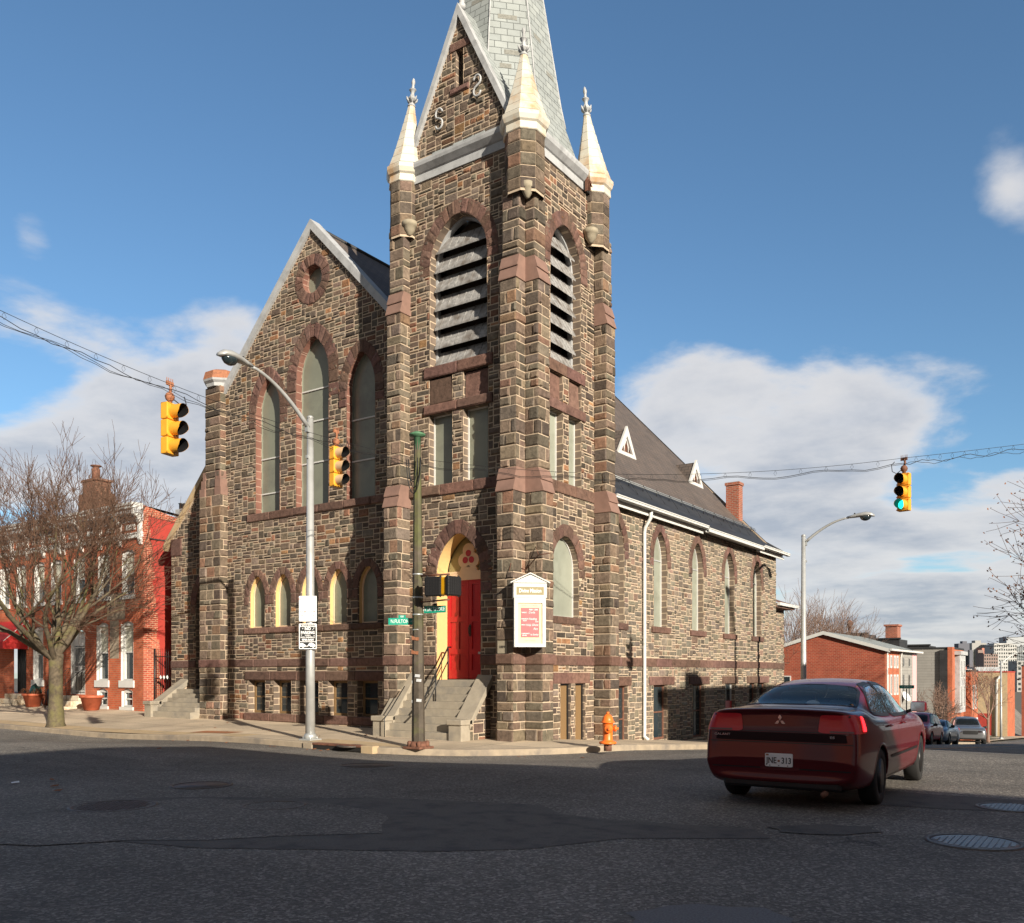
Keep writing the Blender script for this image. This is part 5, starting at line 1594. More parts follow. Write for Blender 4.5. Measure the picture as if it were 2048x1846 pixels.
# signal pole on the corner
PX, PY = -.72, -3.06; PZ = S(PX, PY)
sp_ = empty('signal_pole', (PX, PY, PZ)); tag(sp_, 'old rusty mossy steel pole with a green cap, in front of the church steps', 'signal pole')
m = MB(); m.tube([(0, 0, .12), (-.01, 0, 2.2), (-.02, 0, 4.0), (-.03, 0, 6.75)], [.145, .125, .105, .075], 8, smooth=False); m.build('pole', M['poleold'], sp_)
m = MB(); m.bbox(-.24, .24, -.24, .24, 0, .05, .01); m.lathe([(.22, .05), (.20, .10), (.16, .16)], (0, 0, 0), 8)
for a in range(4):
    x, y = .19 * math.cos(a * math.pi / 2 + .785), .19 * math.sin(a * math.pi / 2 + .785)
    m.lathe([(.055, .04), (.055, .14), (.03, .17)], (x, y, 0), 6)
m.build('base', M['rust'], sp_)
m = MB(); m.lathe([(.075, -.30), (.078, 0), (.18, .02), (.18, .05), (.08, .10), (.0, .12)], (-.03, 0, 6.75), 12); m.build('pole_cap', M['polegreen'], sp_)
m = MB()
for z in (2.55, 2.88, 3.25, 3.75): m.lathe([(.125 - .008 * (z - 2), 0), (.128 - .008 * (z - 2), .03)], (-.015, 0, z), 8)
m.build('strap', M['steel'], sp_)
m = MB(); rr = random.Random(2)
for (z, c_) in ((1.02, 0), (1.45, 0), (1.0, 0), (1.42, 0), (1.55, 0)):
    a = rr.uniform(3.6, 5.6); 
    fr_ = (Vector((.135 * math.cos(a), .135 * math.sin(a), 0)), Vector((-math.sin(a), math.cos(a), 0)), Vector((math.cos(a), math.sin(a), 0)))
    slab(m, fr_, [(-.06, z), (.05, z - .01), (.06, z + .05), (-.05, z + .06)], [], -.01, .003, 0)
m.build('torn_flyer', M['dirtywhite'], sp_)
m = MB()
for (z, a) in ((2.05, 4.9), (2.35, 5.0)):
    fr_ = (Vector((.125 * math.cos(a), .125 * math.sin(a), 0)), Vector((-math.sin(a), math.cos(a), 0)), Vector((math.cos(a), math.sin(a), 0)))
    slab(m, fr_, [(-.10, z), (.06, z - .02), (.07, z + .05), (-.02, z + .05), (-.1, z + .09)], [], -.01, .004, 0)
m.build('orange_tape', M['orange_rust'], sp_)
m = MB()
for k, (r_, l_) in enumerate(((.16, .62), (.20, .75), (.13, .5))):
    m.tube([(-.03 + r_ * math.cos(t * math.pi / 10) * (1 if k % 2 else -1), -.10 - .02 * k, 6.25 - l_ * math.sin(t * math.pi / 10)) for t in range(11)], .011, 5)
m.build('cable_loop', M['wire'], sp_)
m = MB(); m.tube([(0, 0, 3.73), (.95, -.12, 3.70)], .022, 6); m.tube([(0, 0, 3.16), (.95, -.12, 3.17)], .018, 6); m.build('signal_bracket', M['rust'], sp_)
def ped(loc, ang, label):
    e = empty('pedestrian_signal', loc, ang); tag(e, label, 'pedestrian signal', 'pedestrian signals on the corner pole')
    m = MB(); m.bbox(-.17, .17, 0, .20, -.19, .19, .03); m.build('housing', M['yellow2'], e)
    m = MB(); m.bbox(-.19, .19, -.10, -.0, -.205, .205, .03)
    for (x, z) in ((-.15, -.21), (.15, -.21), (-.15, .21), (.15, .21)): m.lathe([(.02, -.015), (.02, .015)], (x, -.05, z), 6)
    m.build('visor', M['blackplastic'], e)
    m = MB()
    for k in range(7): m.box(-.17, .17, -.106, -.100, -.18 + k * .06 - .003, -.18 + k * .06 + .003); m.box(-.18 + k * .06 - .003, -.18 + k * .06 + .003, -.106, -.100, -.17, .17)
    m.build('louver_grid', M['trimblack'], e)
ped((PX + .62, PY - .20, PZ + 3.45), R(18), 'black square pedestrian signal with thin yellow side, nearer the rusty pole')
ped((PX + .98, PY - .08, PZ + 3.45), R(80), 'black pedestrian signal turned side-on with a wide yellow housing, right of the other')
def street_sign(loc, ang, txt, sub, w, label, cond=True):
    e = empty('street_sign', loc, ang); tag(e, label, 'street sign', 'green street name signs')
    m = plate_obj('x', w, .15, 0, .008); m.build('sign_panel', M['signgreen'], e)
    m = MB(); text_mesh(m, txt, T(-.03 if sub else 0, 0), .115, 0, 0, .72 if cond else .85)
    if sub: text_mesh(m, sub, T(w / 2 - .045, -.0), .05, 0)
    m.build('lettering', M['signwhite'], e)
    return e
e = street_sign((PX - .44, PY - .06, PZ + 2.76), R(35), 'N.FULTON', 'AV', .56, 'green N.FULTON street name sign left of the rusty pole')
m = MB(); slab(m, fr0, [(-.06, .076), (.10, .076), (.10, .14), (-.06, .14)], [], 0, .004, 0); m.build('number_tab', M['signgreen'], e)
m = MB(); text_mesh(m, '000', T(.02, .107), .06, 0, 0, .8); m.build('tab_lettering', M['signwhite'], e)
e = street_sign((PX + .38, PY + .10, PZ + 3.0), R(8), 'W.BALTIMORE', 'ST', .55, 'green W.BALTIMORE street name sign on the rusty pole, before the red door')
m = MB(); slab(m, fr0, [(-.04, .076), (.06, .076), (.06, .13), (-.04, .13)], [], 0, .004, 0); m.build('number_tab', M['signblack'], e)

# span wires and traffic signals
W0 = Vector((PX - .03, PY, PZ + 6.28))
def span(a, b, sag, n=40): return [a.lerp(b, i / n) - Vector((0, 0, sag * 4 * (i / n) * (1 - i / n))) for i in range(n + 1)]
def wire(name, label, a, b, sag, bundle, rng_seed):
    e = empty(name, a); tag(e, label, 'cable', 'overhead span wires')
    L = [p - a for p in span(a, b, sag)]
    m = MB(); m.tube(L, .0045, 5); m.build('messenger_wire', M['wire'], e)
    rr = random.Random(rng_seed)
    m = MB()
    for k in range(bundle):
        ph = rr.uniform(0, 6.28)
        m.tube([p - Vector((0, 0, .11 + .025 * k + .045 * math.sin(i * .9 + ph) * (1 if i % 4 else .2))) for i, p in enumerate(L)], .006 if k == 0 else .0045, 4)
    m.build('cable_bundle', M['wire'], e)
    m = MB()
    for i in range(2, 40, 2):
        p = L[i]; t = (L[i + 1] - L[i]).normalized()
        m.tube([p, p + t * .03 - Vector((0, 0, .06)), p - Vector((0, 0, .11)), p - t * .03 - Vector((0, 0, .06)), p], .003, 3)
    m.build('cable_hanger', M['wire'], e)
def camray(px_, py_, D):
    X = (px_ - 1024) / 1794; Z = (1349 - py_) / 1794
    return Vector((12.01 + D * (X * .8214 - .5704), -17.84 + D * (X * .5704 + .8214), 1.5 + D * Z))
E1 = camray(-60, 592, 12.4); wire('span_wire', 'black span wire with bundled cables running left from the rusty pole', W0, E1, .28, 3, 1)
E3 = camray(1808, 916, 18.0); wire('span_wire', 'black span wire between the rusty pole and the green-lit signal', W0, E3, .34, 2, 2)
E4 = camray(2300, 855, 17.6); wire('span_wire', 'black span wire continuing right from the green-lit signal', E3, E4, .02, 2, 3)

def traffic_signal(px_, top, bot, D, face, label, green=False, tan=False):
    P = camray(px_, top, D); Pb = camray(px_, bot, D)
    H = P.z - Pb.z; sc = H / 1.05
    e = empty('traffic_signal', Pb, face + math.pi / 2); e.scale = (sc, sc, sc); tag(e, label, 'traffic signal', 'yellow traffic signals hanging from the wires')
    # local: front faces -y
    m = MB()
    for k in range(3):
        z = .175 + k * .35
        m.bbox(-.165, .165, -.02, .16, z - .17, z + .17, .02)
        m.box(-.175, -.16, -.035, .0, z - .15, z - .12); m.box(.16, .175, -.035, .0, z + .12, z + .15)
    m.build('housing', M['yellow'], e)
    for k in range(3):
        z = .175 + k * .35
        v = MB()
        n = 22; r = .135; vs = []
        for ly, (y, rr_) in enumerate(((-.02, r), (-.30, r))):
            for j in range(n + 1):
                a = math.pi * 1.5 - (math.pi * 2 * .96) * (j / n - .5) - math.pi
                yy = y if ly == 0 else -.30 + .13 * max(0, -math.sin(a)) ** 1.2
                vs.append((rr_ * math.cos(a), yy, z + rr_ * math.sin(a)))
        for ly, (y, rr_) in enumerate(((-.02, r - .006), (-.30, r - .006))):
            for j in range(n + 1):
                a = math.pi * 1.5 - (math.pi * 2 * .96) * (j / n - .5) - math.pi
                yy = y if ly == 0 else -.298 + .13 * max(0, -math.sin(a)) ** 1.2
                vs.append((rr_ * math.cos(a), yy, z + rr_ * math.sin(a)))
        N1 = n + 1
        fo = [(j, j + 1, N1 + j + 1, N1 + j) for j in range(n)]
        fi_ = [(2 * N1 + j + 1, 2 * N1 + j, 3 * N1 + j, 3 * N1 + j + 1) for j in range(n)]
        v.add(vs, fo, 0, None, True); v.add(vs, fi_, 1, None, True)
        v.build('visor', [M['tanvisor'] if tan else M['yellow'], M['blackplastic'] if not tan else M['black']], e)
        l = MB(); l.lathe([(.125, 0), (.12, .012), (.08, .03), (.0, .038)], (0, 0, 0), 18, M=Matrix.Translation((0, -.02, z)) @ Matrix.Rotation(R(90), 4, 'X'))
        l.build('lens', M['greenlit'] if (green and k == 0) else (M['glass'] if k else M['glass']), e)
    m = MB(); top_ = (1.05) ; 
    m.lathe([(.05, 0), (.05, .05), (.085, .08), (.10, .14), (.07, .20), (.04, .22)], (0, .07, top_), 10)
    m.tube([(0, .07, top_ + .2), (.03, .07, top_ + .30), (0, .07, top_ + .42)], .03, 6)
    m.box(-.09, .09, .05, .09, top_ + .36, top_ + .44)
    for x in (-.08, -.03, .03, .08): m.lathe([(.008, 0), (.008, .09)], (x, .07, top_ + .42), 5)
    m.build('hanger', M['orange_rust'] if not green else M['rust'], e)
    m = MB(); m.tube([(.02, .05, top_ + .16), (-.20, .05, top_ + .02), (-.32, .05, top_ + .10), (-.34, .05, top_ + .28), (-.25, .05, top_ + .36)] if green else [(.02, .05, top_ + .12), (.22, .05, top_ + .06), (.38, .05, top_ - .05), (.44, .05, top_ + .10), (.38, .05, top_ + .24)], .011, 5)
    m.build('signal_cable', M['wire'], e)
    return e
traffic_signal(345, 806, 910, 15.1, R(12), 'yellow traffic signal hanging against the sky at left, largest of the three')
traffic_signal(676, 893, 974, 17.65, R(0), 'yellow traffic signal with faded tan visors hanging in front of the tall church windows', tan=True)
traffic_signal(1806, 946, 1022, 18.0, R(-101), 'yellow traffic signal with its green light lit, hanging at right', green=True)

# hydrant
HX, HYy = 2.72, -.86
e = empty('fire_hydrant', (HX, HYy, S(HX, HYy)), R(-55)); tag(e, 'bright orange fire hydrant on the corner pavement beside the tower', 'fire hydrant')
m = MB(); m.lathe([(.085, -.05), (.085, .10)], (0, 0, 0), 16); m.build('lower_barrel', M['rust'], e)
m = MB(); m.lathe([(.10, .10), (.185, .105), (.19, .135), (.17, .15), (.12, .165), (.105, .20), (.105, .47), (.115, .50), (.115, .55), (.15, .555), (.155, .575), (.125, .585), (.12, .62), (.095, .69), (.05, .735), (.03, .74)], (0, 0, 0), 20); m.build('barrel', M['hydrant'], e)
m = MB(); m.lathe([(.035, 0), (.033, .05), (.0, .055)], (0, 0, .735), 5); m.build('operating_nut', M['hydrant'], e)
for (a, r_) in ((0, .075), (90, .055), (180, .055)):
    Mx = Matrix.Rotation(R(a), 4, 'Z') @ Matrix.Translation((.08, 0, .43)) @ Matrix.Rotation(R(90), 4, 'Y')
    m = MB(); m.lathe([(r_ * .85, 0), (r_ * .85, .05), (r_ * 1.2, .055), (r_ * 1.25, .09), (r_ * 1.1, .105), (.028, .11), (.026, .15), (.0, .152)], (0, 0, 0), 12, M=Mx); m.build('hose_nozzle', M['hydrant'], e)
m = MB()
for k in range(8):
    a = k * math.pi / 4 + .2; m.lathe([(.012, .09), (.012, .145), (.0, .15)], (.165 * math.cos(a), .165 * math.sin(a), 0), 6)
m.build('flange_bolt', M['rust'], e)

# manhole covers, drain, pavement details
def cover(px_, py_, r, mat, label, name='manhole_cover', rimmat=None, tex=True):
    D = 10; 
    # find the road point under this view ray
    for _ in range(40):
        p = camray(px_, py_, D); zt = RD(p.x, p.y) if kerb_dist(p.x, p.y) > 0 else S(p.x, p.y)
        D *= 1 + (p.z - zt) / 3.0 if p.z - zt > -1.4 else .8
    e = empty(name, (p.x, p.y, zt)); tag(e, label, 'manhole cover', 'round covers in the road')
    dx = RD(p.x + .5, p.y) - RD(p.x - .5, p.y); dy = RD(p.x, p.y + .5) - RD(p.x, p.y - .5)
    e.rotation_euler = (math.atan(dy), -math.atan(dx), 0)
    m = MB(); m.lathe([(r * 1.14, -.02), (r * 1.14, .010), (r * 1.02, .012), (r * 1.01, .0), (r * .99, -.001)], (0, 0, 0), 36); m.build('rim', rimmat or M['iron'], e)
    m = MB(); m.lathe([(r * .985, -.01), (r * .985, .006), (0.01, .007)], (0, 0, 0), 36)
    if tex:
        for i in range(-6, 7):
            for j in range(-6, 7):
                x, y = i * r / 7, j * r / 7
                if x * x + y * y < (r * .88) ** 2: m.box(x - r * .05, x + r * .05, y - r * .05, y + r * .05, .006, .013)
    m.build('lid', mat, e)
    return p
cover(227, 1613, .42, M['iron'], 'rusty patterned manhole cover at lower left of the road')
cover(548, 1612, .32, M['ironsand'], 'sand coloured manhole lid right of the patterned one', tex=False)
cover(403, 1571, .36, M['iron'], 'dark manhole cover in the road beyond the sand coloured one', tex=False)
cover(733, 1531, .40, M['iron'], 'dark manhole cover near the storm drain', tex=False)
cover(1949, 1685, .36, M['ironblue'], 'worn blue-grey manhole cover nearest the right corner')
cover(2025, 1616, .33, M['ironblue'], 'worn blue-grey manhole cover at the right edge behind the nearer one')
cover(700, 1494, .26, M['iron'], 'rusty round cover set in the pavement by the storm drain', tex=False)
def ongrd(px_, py_, f):
    D = 12
    for _ in range(60):
        p = camray(px_, py_, D); D += (p.z - f(p.x, p.y)) * 6 if D < 60 else 0
        D = max(3, min(D, 120))
    return p
a = ongrd(612, 1499, RD); b = ongrd(706, 1507, RD)
e = empty('storm_drain', (a.x, yk, S(a.x, yk))); tag(e, 'kerb inlet storm drain with a rusty iron lip, between the two poles', 'storm drain')
m = MB(); L_ = 1.5
m.box(0, L_, -.03, .04, -.125, -.035, 1); m.build('opening', [M['rust'], M['dark']], e)
m = MB(); m.bbox(-.02, L_ + .02, -.045, .16, -.035, .012, .01); m.build('iron_lip', M['rust'], e)
m = MB(); m.bbox(-.32, -.02, -.05, .16, -.2, .012, .015); m.build('end_block', M['kerb'], e)
m = MB(); m.bbox(L_ + .02, L_ + .38, -.05, .16, -.2, .012, .015); m.build('end_block', M['tanslab'], e)
def flat_patch(name, pts, z, mat, f, label, cat, sub=6):
    """thin sheet following the ground"""
    loops = [[Vector((x, y, 0)) for x, y in pts]]
    bm = bmesh.new(); vs = [bm.verts.new((x, y, 0)) for x, y in pts]; bm.faces.new(vs)
    bmesh.ops.triangulate(bm, faces=bm.faces[:])
    bmesh.ops.subdivide_edges(bm, edges=bm.edges[:], cuts=sub, use_grid_fill=True)
    for v in bm.verts: v.co.z = f(v.co.x, v.co.y) + z
    m = MB(); m.addbm(bm, 0); o = m.build(name, mat); 
    tag(o, kind='structure'); return o
flat_patch('pavement_patch', [(-9.2, -2.2), (-7.6, -2.2), (-7.6, -2.75), (-9.2, -2.75)], .006, M['brickpave'], S, '', '')
flat_patch('pavement_strip', [(-20, yk + .16), (-3.2, yk + .16), (-1.0, yk + .5), (-1.6, yk + .9), (-3.4, yk + 1.0), (-20, yk + .75)], .004, M['tanslab'], S, '', '', 4)
def blob(cx_, cy_, rx, ry, n=18, seed=1, rot=0):
    rr = random.Random(seed); out = []
    for k in range(n):
        a = 2 * math.pi * k / n; r = 1 + rr.uniform(-.18, .18)
        x, y = rx * r * math.cos(a), ry * r * math.sin(a)
        out.append((cx_ + x * math.cos(rot) - y * math.sin(rot), cy_ + x * math.sin(rot) + y * math.cos(rot)))
    return out
# repaired areas in the asphalt seen in the foreground
c1 = ongrd(700, 1640, RD); c2 = ongrd(250, 1640, RD); c3 = ongrd(1560, 1680, RD); c4 = ongrd(1650, 1660, RD); c5 = ongrd(1840, 1600, RD); c6 = ongrd(1420, 1838, RD)
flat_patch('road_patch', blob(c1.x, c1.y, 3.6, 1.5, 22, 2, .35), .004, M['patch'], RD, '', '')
flat_patch('road_patch', blob(c2.x, c2.y, 2.6, 1.4, 20, 5, .5), .008, M['asphalt'], RD, '', '')
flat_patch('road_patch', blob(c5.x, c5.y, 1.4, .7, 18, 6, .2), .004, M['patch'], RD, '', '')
flat_patch('road_patch', blob(c6.x, c6.y, .55, .35, 16, 7, .6), .004, M['patch2'], RD, '', '')
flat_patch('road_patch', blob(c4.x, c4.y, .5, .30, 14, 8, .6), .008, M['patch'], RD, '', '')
flat_patch('yellow_line', [(8.0, 4), (8.12, 4), (8.12, 60), (8.0, 60)], .005, M['lineyellow'], RD, '', '', 7)
flat_patch('crosswalk_line', [(xk + .3, 3.4), (14, 2.2), (14, 2.35), (xk + .3, 3.55)], .005, M['linewhite'], RD, '', '', 5)
# litter and leaves on the road: a handful of individual scraps
rr = random.Random(9)
for k, (px_, py_) in enumerate(((30, 1568), (108, 1575), (115, 1584), (105, 1562), (628, 1500), (318, 1499))):
    p = ongrd(px_, py_, RD)
    m = MB(); a = rr.uniform(0, 3)
    m.add([(-.05, -.03, .01), (.05, -.02, .012), (.06, .03, .03), (-.04, .04, .015), (0, 0, .028)], [(0, 1, 4), (1, 2, 4), (2, 3, 4), (3, 0, 4)], 0)
    o = m.build('litter' if k == 0 else 'fallen_leaf', M['signwhite'] if k == 0 else M['leafbrown'], None); o.location = (p.x, p.y, RD(p.x, p.y) + .008); o.rotation_euler = (0, 0, a)
    tag(o, 'small white scrap of litter on the dark road at far left' if k == 0 else 'small dry brown leaf lying on the road', 'litter' if k == 0 else 'leaf', None if k == 0 else 'dry leaves on the road')

for k in range(34):
    if k < 20: x = rr.uniform(-12, 3); y = yk - rr.uniform(.03, .35) if x < CC[0] else yk + rr.uniform(1.0, 2.6); 
    else: x = rr.uniform(-12, -1); y = rr.uniform(-2.8, .5)
    z = RD(x, y) if kerb_dist(x, y) > 0 else S(x, y)
    m = MB(); m.add([(-.04, -.025, .004), (.04, -.02, .008), (.05, .025, .02), (-.035, .03, .01), (0, 0, .02)], [(0, 1, 4), (1, 2, 4), (2, 3, 4), (3, 0, 4)], 0)
    o = m.build('fallen_leaf', M['leafbrown'], None); o.location = (x, y, z + .008); o.rotation_euler = (0, 0, rr.uniform(0, 6))
    sc_ = rr.uniform(.6, 1.2); o.scale = (sc_, sc_, sc_)
    tag(o, 'small dry brown leaf lying by the kerb or on the pavement', 'leaf', 'dry leaves along the kerb')
# church notice board across the two corner buttresses
nb = empty('notice_board', (.36, -.36, 2.14), R(41)); nb.scale = (.80, .9, .93); tag(nb, 'white pedimented church notice board with a red poster, on the corner of the tower', 'notice board')
m = MB()
m.bbox(-.46, .46, -.16, .10, .0, 1.22, .012)
slab(m, fr0, [(-.46, 0), (.46, 0), (.46, 1.22), (-.46, 1.22)], [[(-.36, .08), (.36, .08), (.36, 1.10), (-.36, 1.10)]], .16, .20, 0)
m.bbox(-.49, .49, -.21, .10, 1.22, 1.60, .015)
m.build('cabinet', M['white'], nb)
m = MB(); slab(m, fr0, [(-.36, .08), (.36, .08), (.36, 1.10), (-.36, 1.10)], [], .155, .163, 0); m.build('backing_sheet', M['postercream'], nb)
m = MB(); slab(m, fr0, [(-.27, .24), (.27, .24), (.27, .98), (-.27, .98)], [], .163, .167, 0); m.build('poster', M['posterred'], nb)
m = MB()
text_mesh(m, 'SUNDAY WORSHIP', T(0, 1.035, .168), .058, 0, .001, .95)
text_mesh(m, 'COME AS YOU ARE', T(0, .16, .168), .038, 0); m.build('faded_lettering', M['fadedred'], nb)
m = MB()
text_mesh(m, '9AM / 12PM', T(.10, .93, .17), .055, 0, .001, .9)
text_mesh(m, 'SUNDAY', T(-.17, .86, .17), .038, 0, .001); text_mesh(m, 'Cradle', T(.05, .86, .17), .07, 0, 0, 1, shear=.3)
text_mesh(m, 'WEDNESDAY', T(-.15, .70, .17), .036, 0, .001); text_mesh(m, 'NIGHT', T(-.15, .655, .17), .036, 0, .001); text_mesh(m, 'Feeding', T(.08, .70, .17), .075, 0, 0, 1, shear=.3); text_mesh(m, 'You', T(.19, .635, .17), .06, 0, 0, 1, shear=.3)
text_mesh(m, 'FRIDAY', T(-.19, .55, .17), .036, 0, .001); text_mesh(m, 'Holy Ghost', T(.06, .55, .17), .075, 0, 0, 1, shear=.3); text_mesh(m, 'Fire', T(.16, .45, .17), .08, 0, 0, 1, shear=.3)
text_mesh(m, 'COMMUNION', T(-.13, .335, .17), .036, 0, .001); text_mesh(m, 'SERVICE', T(-.16, .29, .17), .036, 0, .001); text_mesh(m, '1st Sunday', T(.12, .31, .17), .065, 0, 0, .9, shear=.3)
m.build('poster_lettering', M['signwhite'], nb)
m = MB(); slab(m, fr0, [(-.40, 1.30), (.40, 1.30), (.40, 1.50), (-.40, 1.50)], [], .20, .214, 0); m.build('name_panel', M['olive'], nb)
m = MB(); text_mesh(m, 'Divine Mission', T(0, 1.40, .216), .135, 0, .002, .82); m.build('name_lettering', M['signwhite'], nb)
m = MB()
vs = [(-.52, -.24, 1.60), (.52, -.24, 1.60), (0, -.24, 1.80), (-.52, .10, 1.60), (.52, .10, 1.60), (0, .10, 1.80)]
m.add(vs, [(0, 1, 2), (5, 4, 3), (1, 4, 5, 2), (0, 2, 5, 3), (0, 3, 4, 1)], 0)
for s in (-1, 1):
    A, B = Vector((s * .58, 0, 1.595)), Vector((0, 0, 1.84))
    m.add([Vector((s * .58, -.27, 1.585)), Vector((0, -.27, 1.825)), Vector((0, .1, 1.825)), Vector((s * .58, .1, 1.585)), Vector((s * .58, -.27, 1.615)), Vector((0, -.27, 1.855)), Vector((0, .1, 1.855)), Vector((s * .58, .1, 1.615))], [(0, 1, 5, 4), (4, 5, 6, 7), (0, 3, 2, 1), (0, 4, 7, 3), (2, 3, 7, 6)], 0)
m.build('pediment', M['white'], nb)
# iron bracket above the board
lb = empty('wall_bracket', (0, 0, 4.0)); tag(lb, 'thin rusty iron sign bracket sticking out above the notice board', 'bracket')
m = MB(); m.tube([(.05, -.05, .0), (.55, -.25, .30), (1.0, -.45, .28)], .012, 5); m.tube([(.05, -.05, .0), (-.05, -.52, .12), (-.08, -.55, -.08)], .010, 5); m.tube([(.55, -.25, .30), (.3, .0, .55)], .008, 4); m.build('iron_rod', M['rust'], lb)
# ------------------------------------------------------------------ bare winter trees
def bare_tree(loc, H, trunk_h, spread, seed, label, trunk_r=.17, maxd=6, kids_=(3, 4), mat='bark', twig='twig', twig_r=.006, leaves=0, up=.45, name='bare_tree', limbs=7, group=None, tw_n=6, lean=(0, 0), sides=5):
    rr = random.Random(seed)
    e = empty(name, loc); tag(e, label, 'tree', group)
    tr, tw, lf = MB(), MB(), MB()
    Lv = []
    def branch(p, d, L, r, depth):
        n = 4 if depth < 3 else 3
        pts = [p.copy()]; q = p.copy(); dd = d.copy()
        for i in range(n):
            dd = (dd + Vector((rr.uniform(-1, 1), rr.uniform(-1, 1), rr.uniform(-.5, 1) * .6 + up * .25)) * .17).normalized()
            q = q + dd * (L / n); pts.append(q.copy())
        r1 = max(r * .62, twig_r * .7)
        rs = [r + (r1 - r) * i / n for i in range(n + 1)]
        (tr if r > .018 else tw).tube(pts, rs, sides if r > .04 else (4 if r > .012 else 3), caps=False)
        if depth >= maxd:
            for k in range(leaves):
                if rr.random() < .5:
                    c = pts[-1] + Vector((rr.uniform(-.1, .1), rr.uniform(-.1, .1), rr.uniform(-.12, .04)))
                    a = Vector((rr.uniform(-1, 1), rr.uniform(-1, 1), rr.uniform(-1, 1))).normalized() * .05; b = a.orthogonal().normalized() * .035
                    lf.add([c - a, c + b, c + a, c - b], [(0, 1, 2, 3)], 0)
            return
        nk = rr.randint(*kids_) + (1 if depth > 2 else 0)
        for k in range(nk):
            t = 1.0 if k == 0 else rr.uniform(.35, 1.0)
            idx = min(n, max(1, int(round(t * n))))
            b = pts[idx]
            ax_ = dd.orthogonal().normalized()
            ax_.rotate(Matrix.Rotation(rr.uniform(0, 2 * math.pi), 3, dd))
            ang = rr.uniform(.12, .3) if k == 0 else rr.uniform(.38, .85)
            nd_ = dd.copy(); nd_.rotate(Matrix.Rotation(ang, 3, ax_))
            nd_ = (nd_ + Vector((0, 0, up * .22))).normalized()
            branch(b, nd_, L * rr.uniform(.62, .86), max(rs[idx] * (.82 if k == 0 else rr.uniform(.45, .62)), twig_r), depth + 1)
    top = Vector((lean[0], lean[1], trunk_h))
    tr.tube([Vector((0, 0, -.1)), Vector((0, 0, .12)), Vector((lean[0] * .3, lean[1] * .3, trunk_h * .4)), Vector((lean[0] * .7, lean[1] * .7, trunk_h * .8)), top], [trunk_r * 1.7, trunk_r * 1.25, trunk_r, trunk_r * .97, trunk_r * 1.1], 14, caps=True)
    L0 = (H - trunk_h) * .42
    for k in range(limbs):
        a = 2 * math.pi * k / limbs + rr.uniform(-.3, .3)
        el_ = rr.uniform(.45, 1.2) if k else 1.45
        d = Vector((math.cos(a) * math.cos(el_) * spread, math.sin(a) * math.cos(el_) * spread, math.sin(el_))).normalized()
        branch(top + Vector((0, 0, -.12 + rr.uniform(-.25, .1))), d, L0 * rr.uniform(.8, 1.05), trunk_r * rr.uniform(.42, .6), 1)
    tr.build('trunk', M[mat], e); tw.build('crown', M[twig], e)
    if leaves: lf.build('foliage', M['leafbrown'], e)
    return e
TX, TY = -15.4, -3.1
bare_tree((TX, TY, S(TX, TY)), 7.7, 2.25, 1.05, 21, 'large bare tree with a thick mossy trunk on the pavement before the brick houses', .20, 6, (3, 3), limbs=10, twig_r=.0065, up=.38)
p = camray(2600, 1349, 30)
bare_tree((p.x, p.y, S(3, p.y)), 12.0, 2.8, 1.1, 8, 'tree at the right edge whose bare twigs with brown leaves reach into the sky', .24, 6, (3, 4), limbs=9, leaves=3, up=.1, twig_r=.009)
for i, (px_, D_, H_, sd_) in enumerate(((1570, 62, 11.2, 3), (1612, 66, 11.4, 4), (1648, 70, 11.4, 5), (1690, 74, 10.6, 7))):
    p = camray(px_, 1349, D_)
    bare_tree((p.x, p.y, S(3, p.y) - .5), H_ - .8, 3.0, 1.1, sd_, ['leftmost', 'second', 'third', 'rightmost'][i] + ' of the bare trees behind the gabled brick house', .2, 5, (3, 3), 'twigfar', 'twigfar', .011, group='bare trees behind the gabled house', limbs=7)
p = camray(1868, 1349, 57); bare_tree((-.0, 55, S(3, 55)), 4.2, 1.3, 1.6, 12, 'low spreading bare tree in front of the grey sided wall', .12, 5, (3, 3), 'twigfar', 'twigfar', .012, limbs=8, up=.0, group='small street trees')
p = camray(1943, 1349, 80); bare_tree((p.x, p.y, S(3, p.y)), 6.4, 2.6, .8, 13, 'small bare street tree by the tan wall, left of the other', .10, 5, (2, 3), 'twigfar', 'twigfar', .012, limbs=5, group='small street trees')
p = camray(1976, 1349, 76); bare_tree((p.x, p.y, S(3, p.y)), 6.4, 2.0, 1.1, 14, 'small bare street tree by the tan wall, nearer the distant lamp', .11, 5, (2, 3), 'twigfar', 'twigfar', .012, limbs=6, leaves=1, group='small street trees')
# ------------------------------------------------------------------ street going downhill: houses, skyline
def block(name, label, cat, x0, x1, y0, y1, zt, mats, faces, group=None, roof='slatedark', zb=None):
    e = empty(name, ((x0 + x1) / 2, y0, S(3, y0))); tag(e, label, cat, group)
    inv = Matrix.Translation(-e.location)
    zb = S(3, y1) - 1.5 if zb is None else zb
    m = MB()
    m.face([(x0, y0, zb), (x1, y0, zb), (x1, y0, zt), (x0, y0, zt)], 0)
    m.face([(x1, y0, zb), (x1, y1, zb), (x1, y1, zt), (x1, y0, zt)], 1 if len(mats) > 1 else 0)
    m.face([(x0, y1, zb), (x0, y0, zb), (x0, y0, zt), (x0, y1, zt)], 0); m.face([(x1, y1, zb), (x0, y1, zb), (x0, y1, zt), (x1, y1, zt)], 0)
    o = m.build('wall', mats, e); o.matrix_parent_inverse = inv
    r = MB(); r.box(x0 - .05, x1 + .05, y0 - .05, y1 + .05, zt, zt + .15); o = r.build('roof', M[roof], e); o.matrix_parent_inverse = inv
    return e, inv
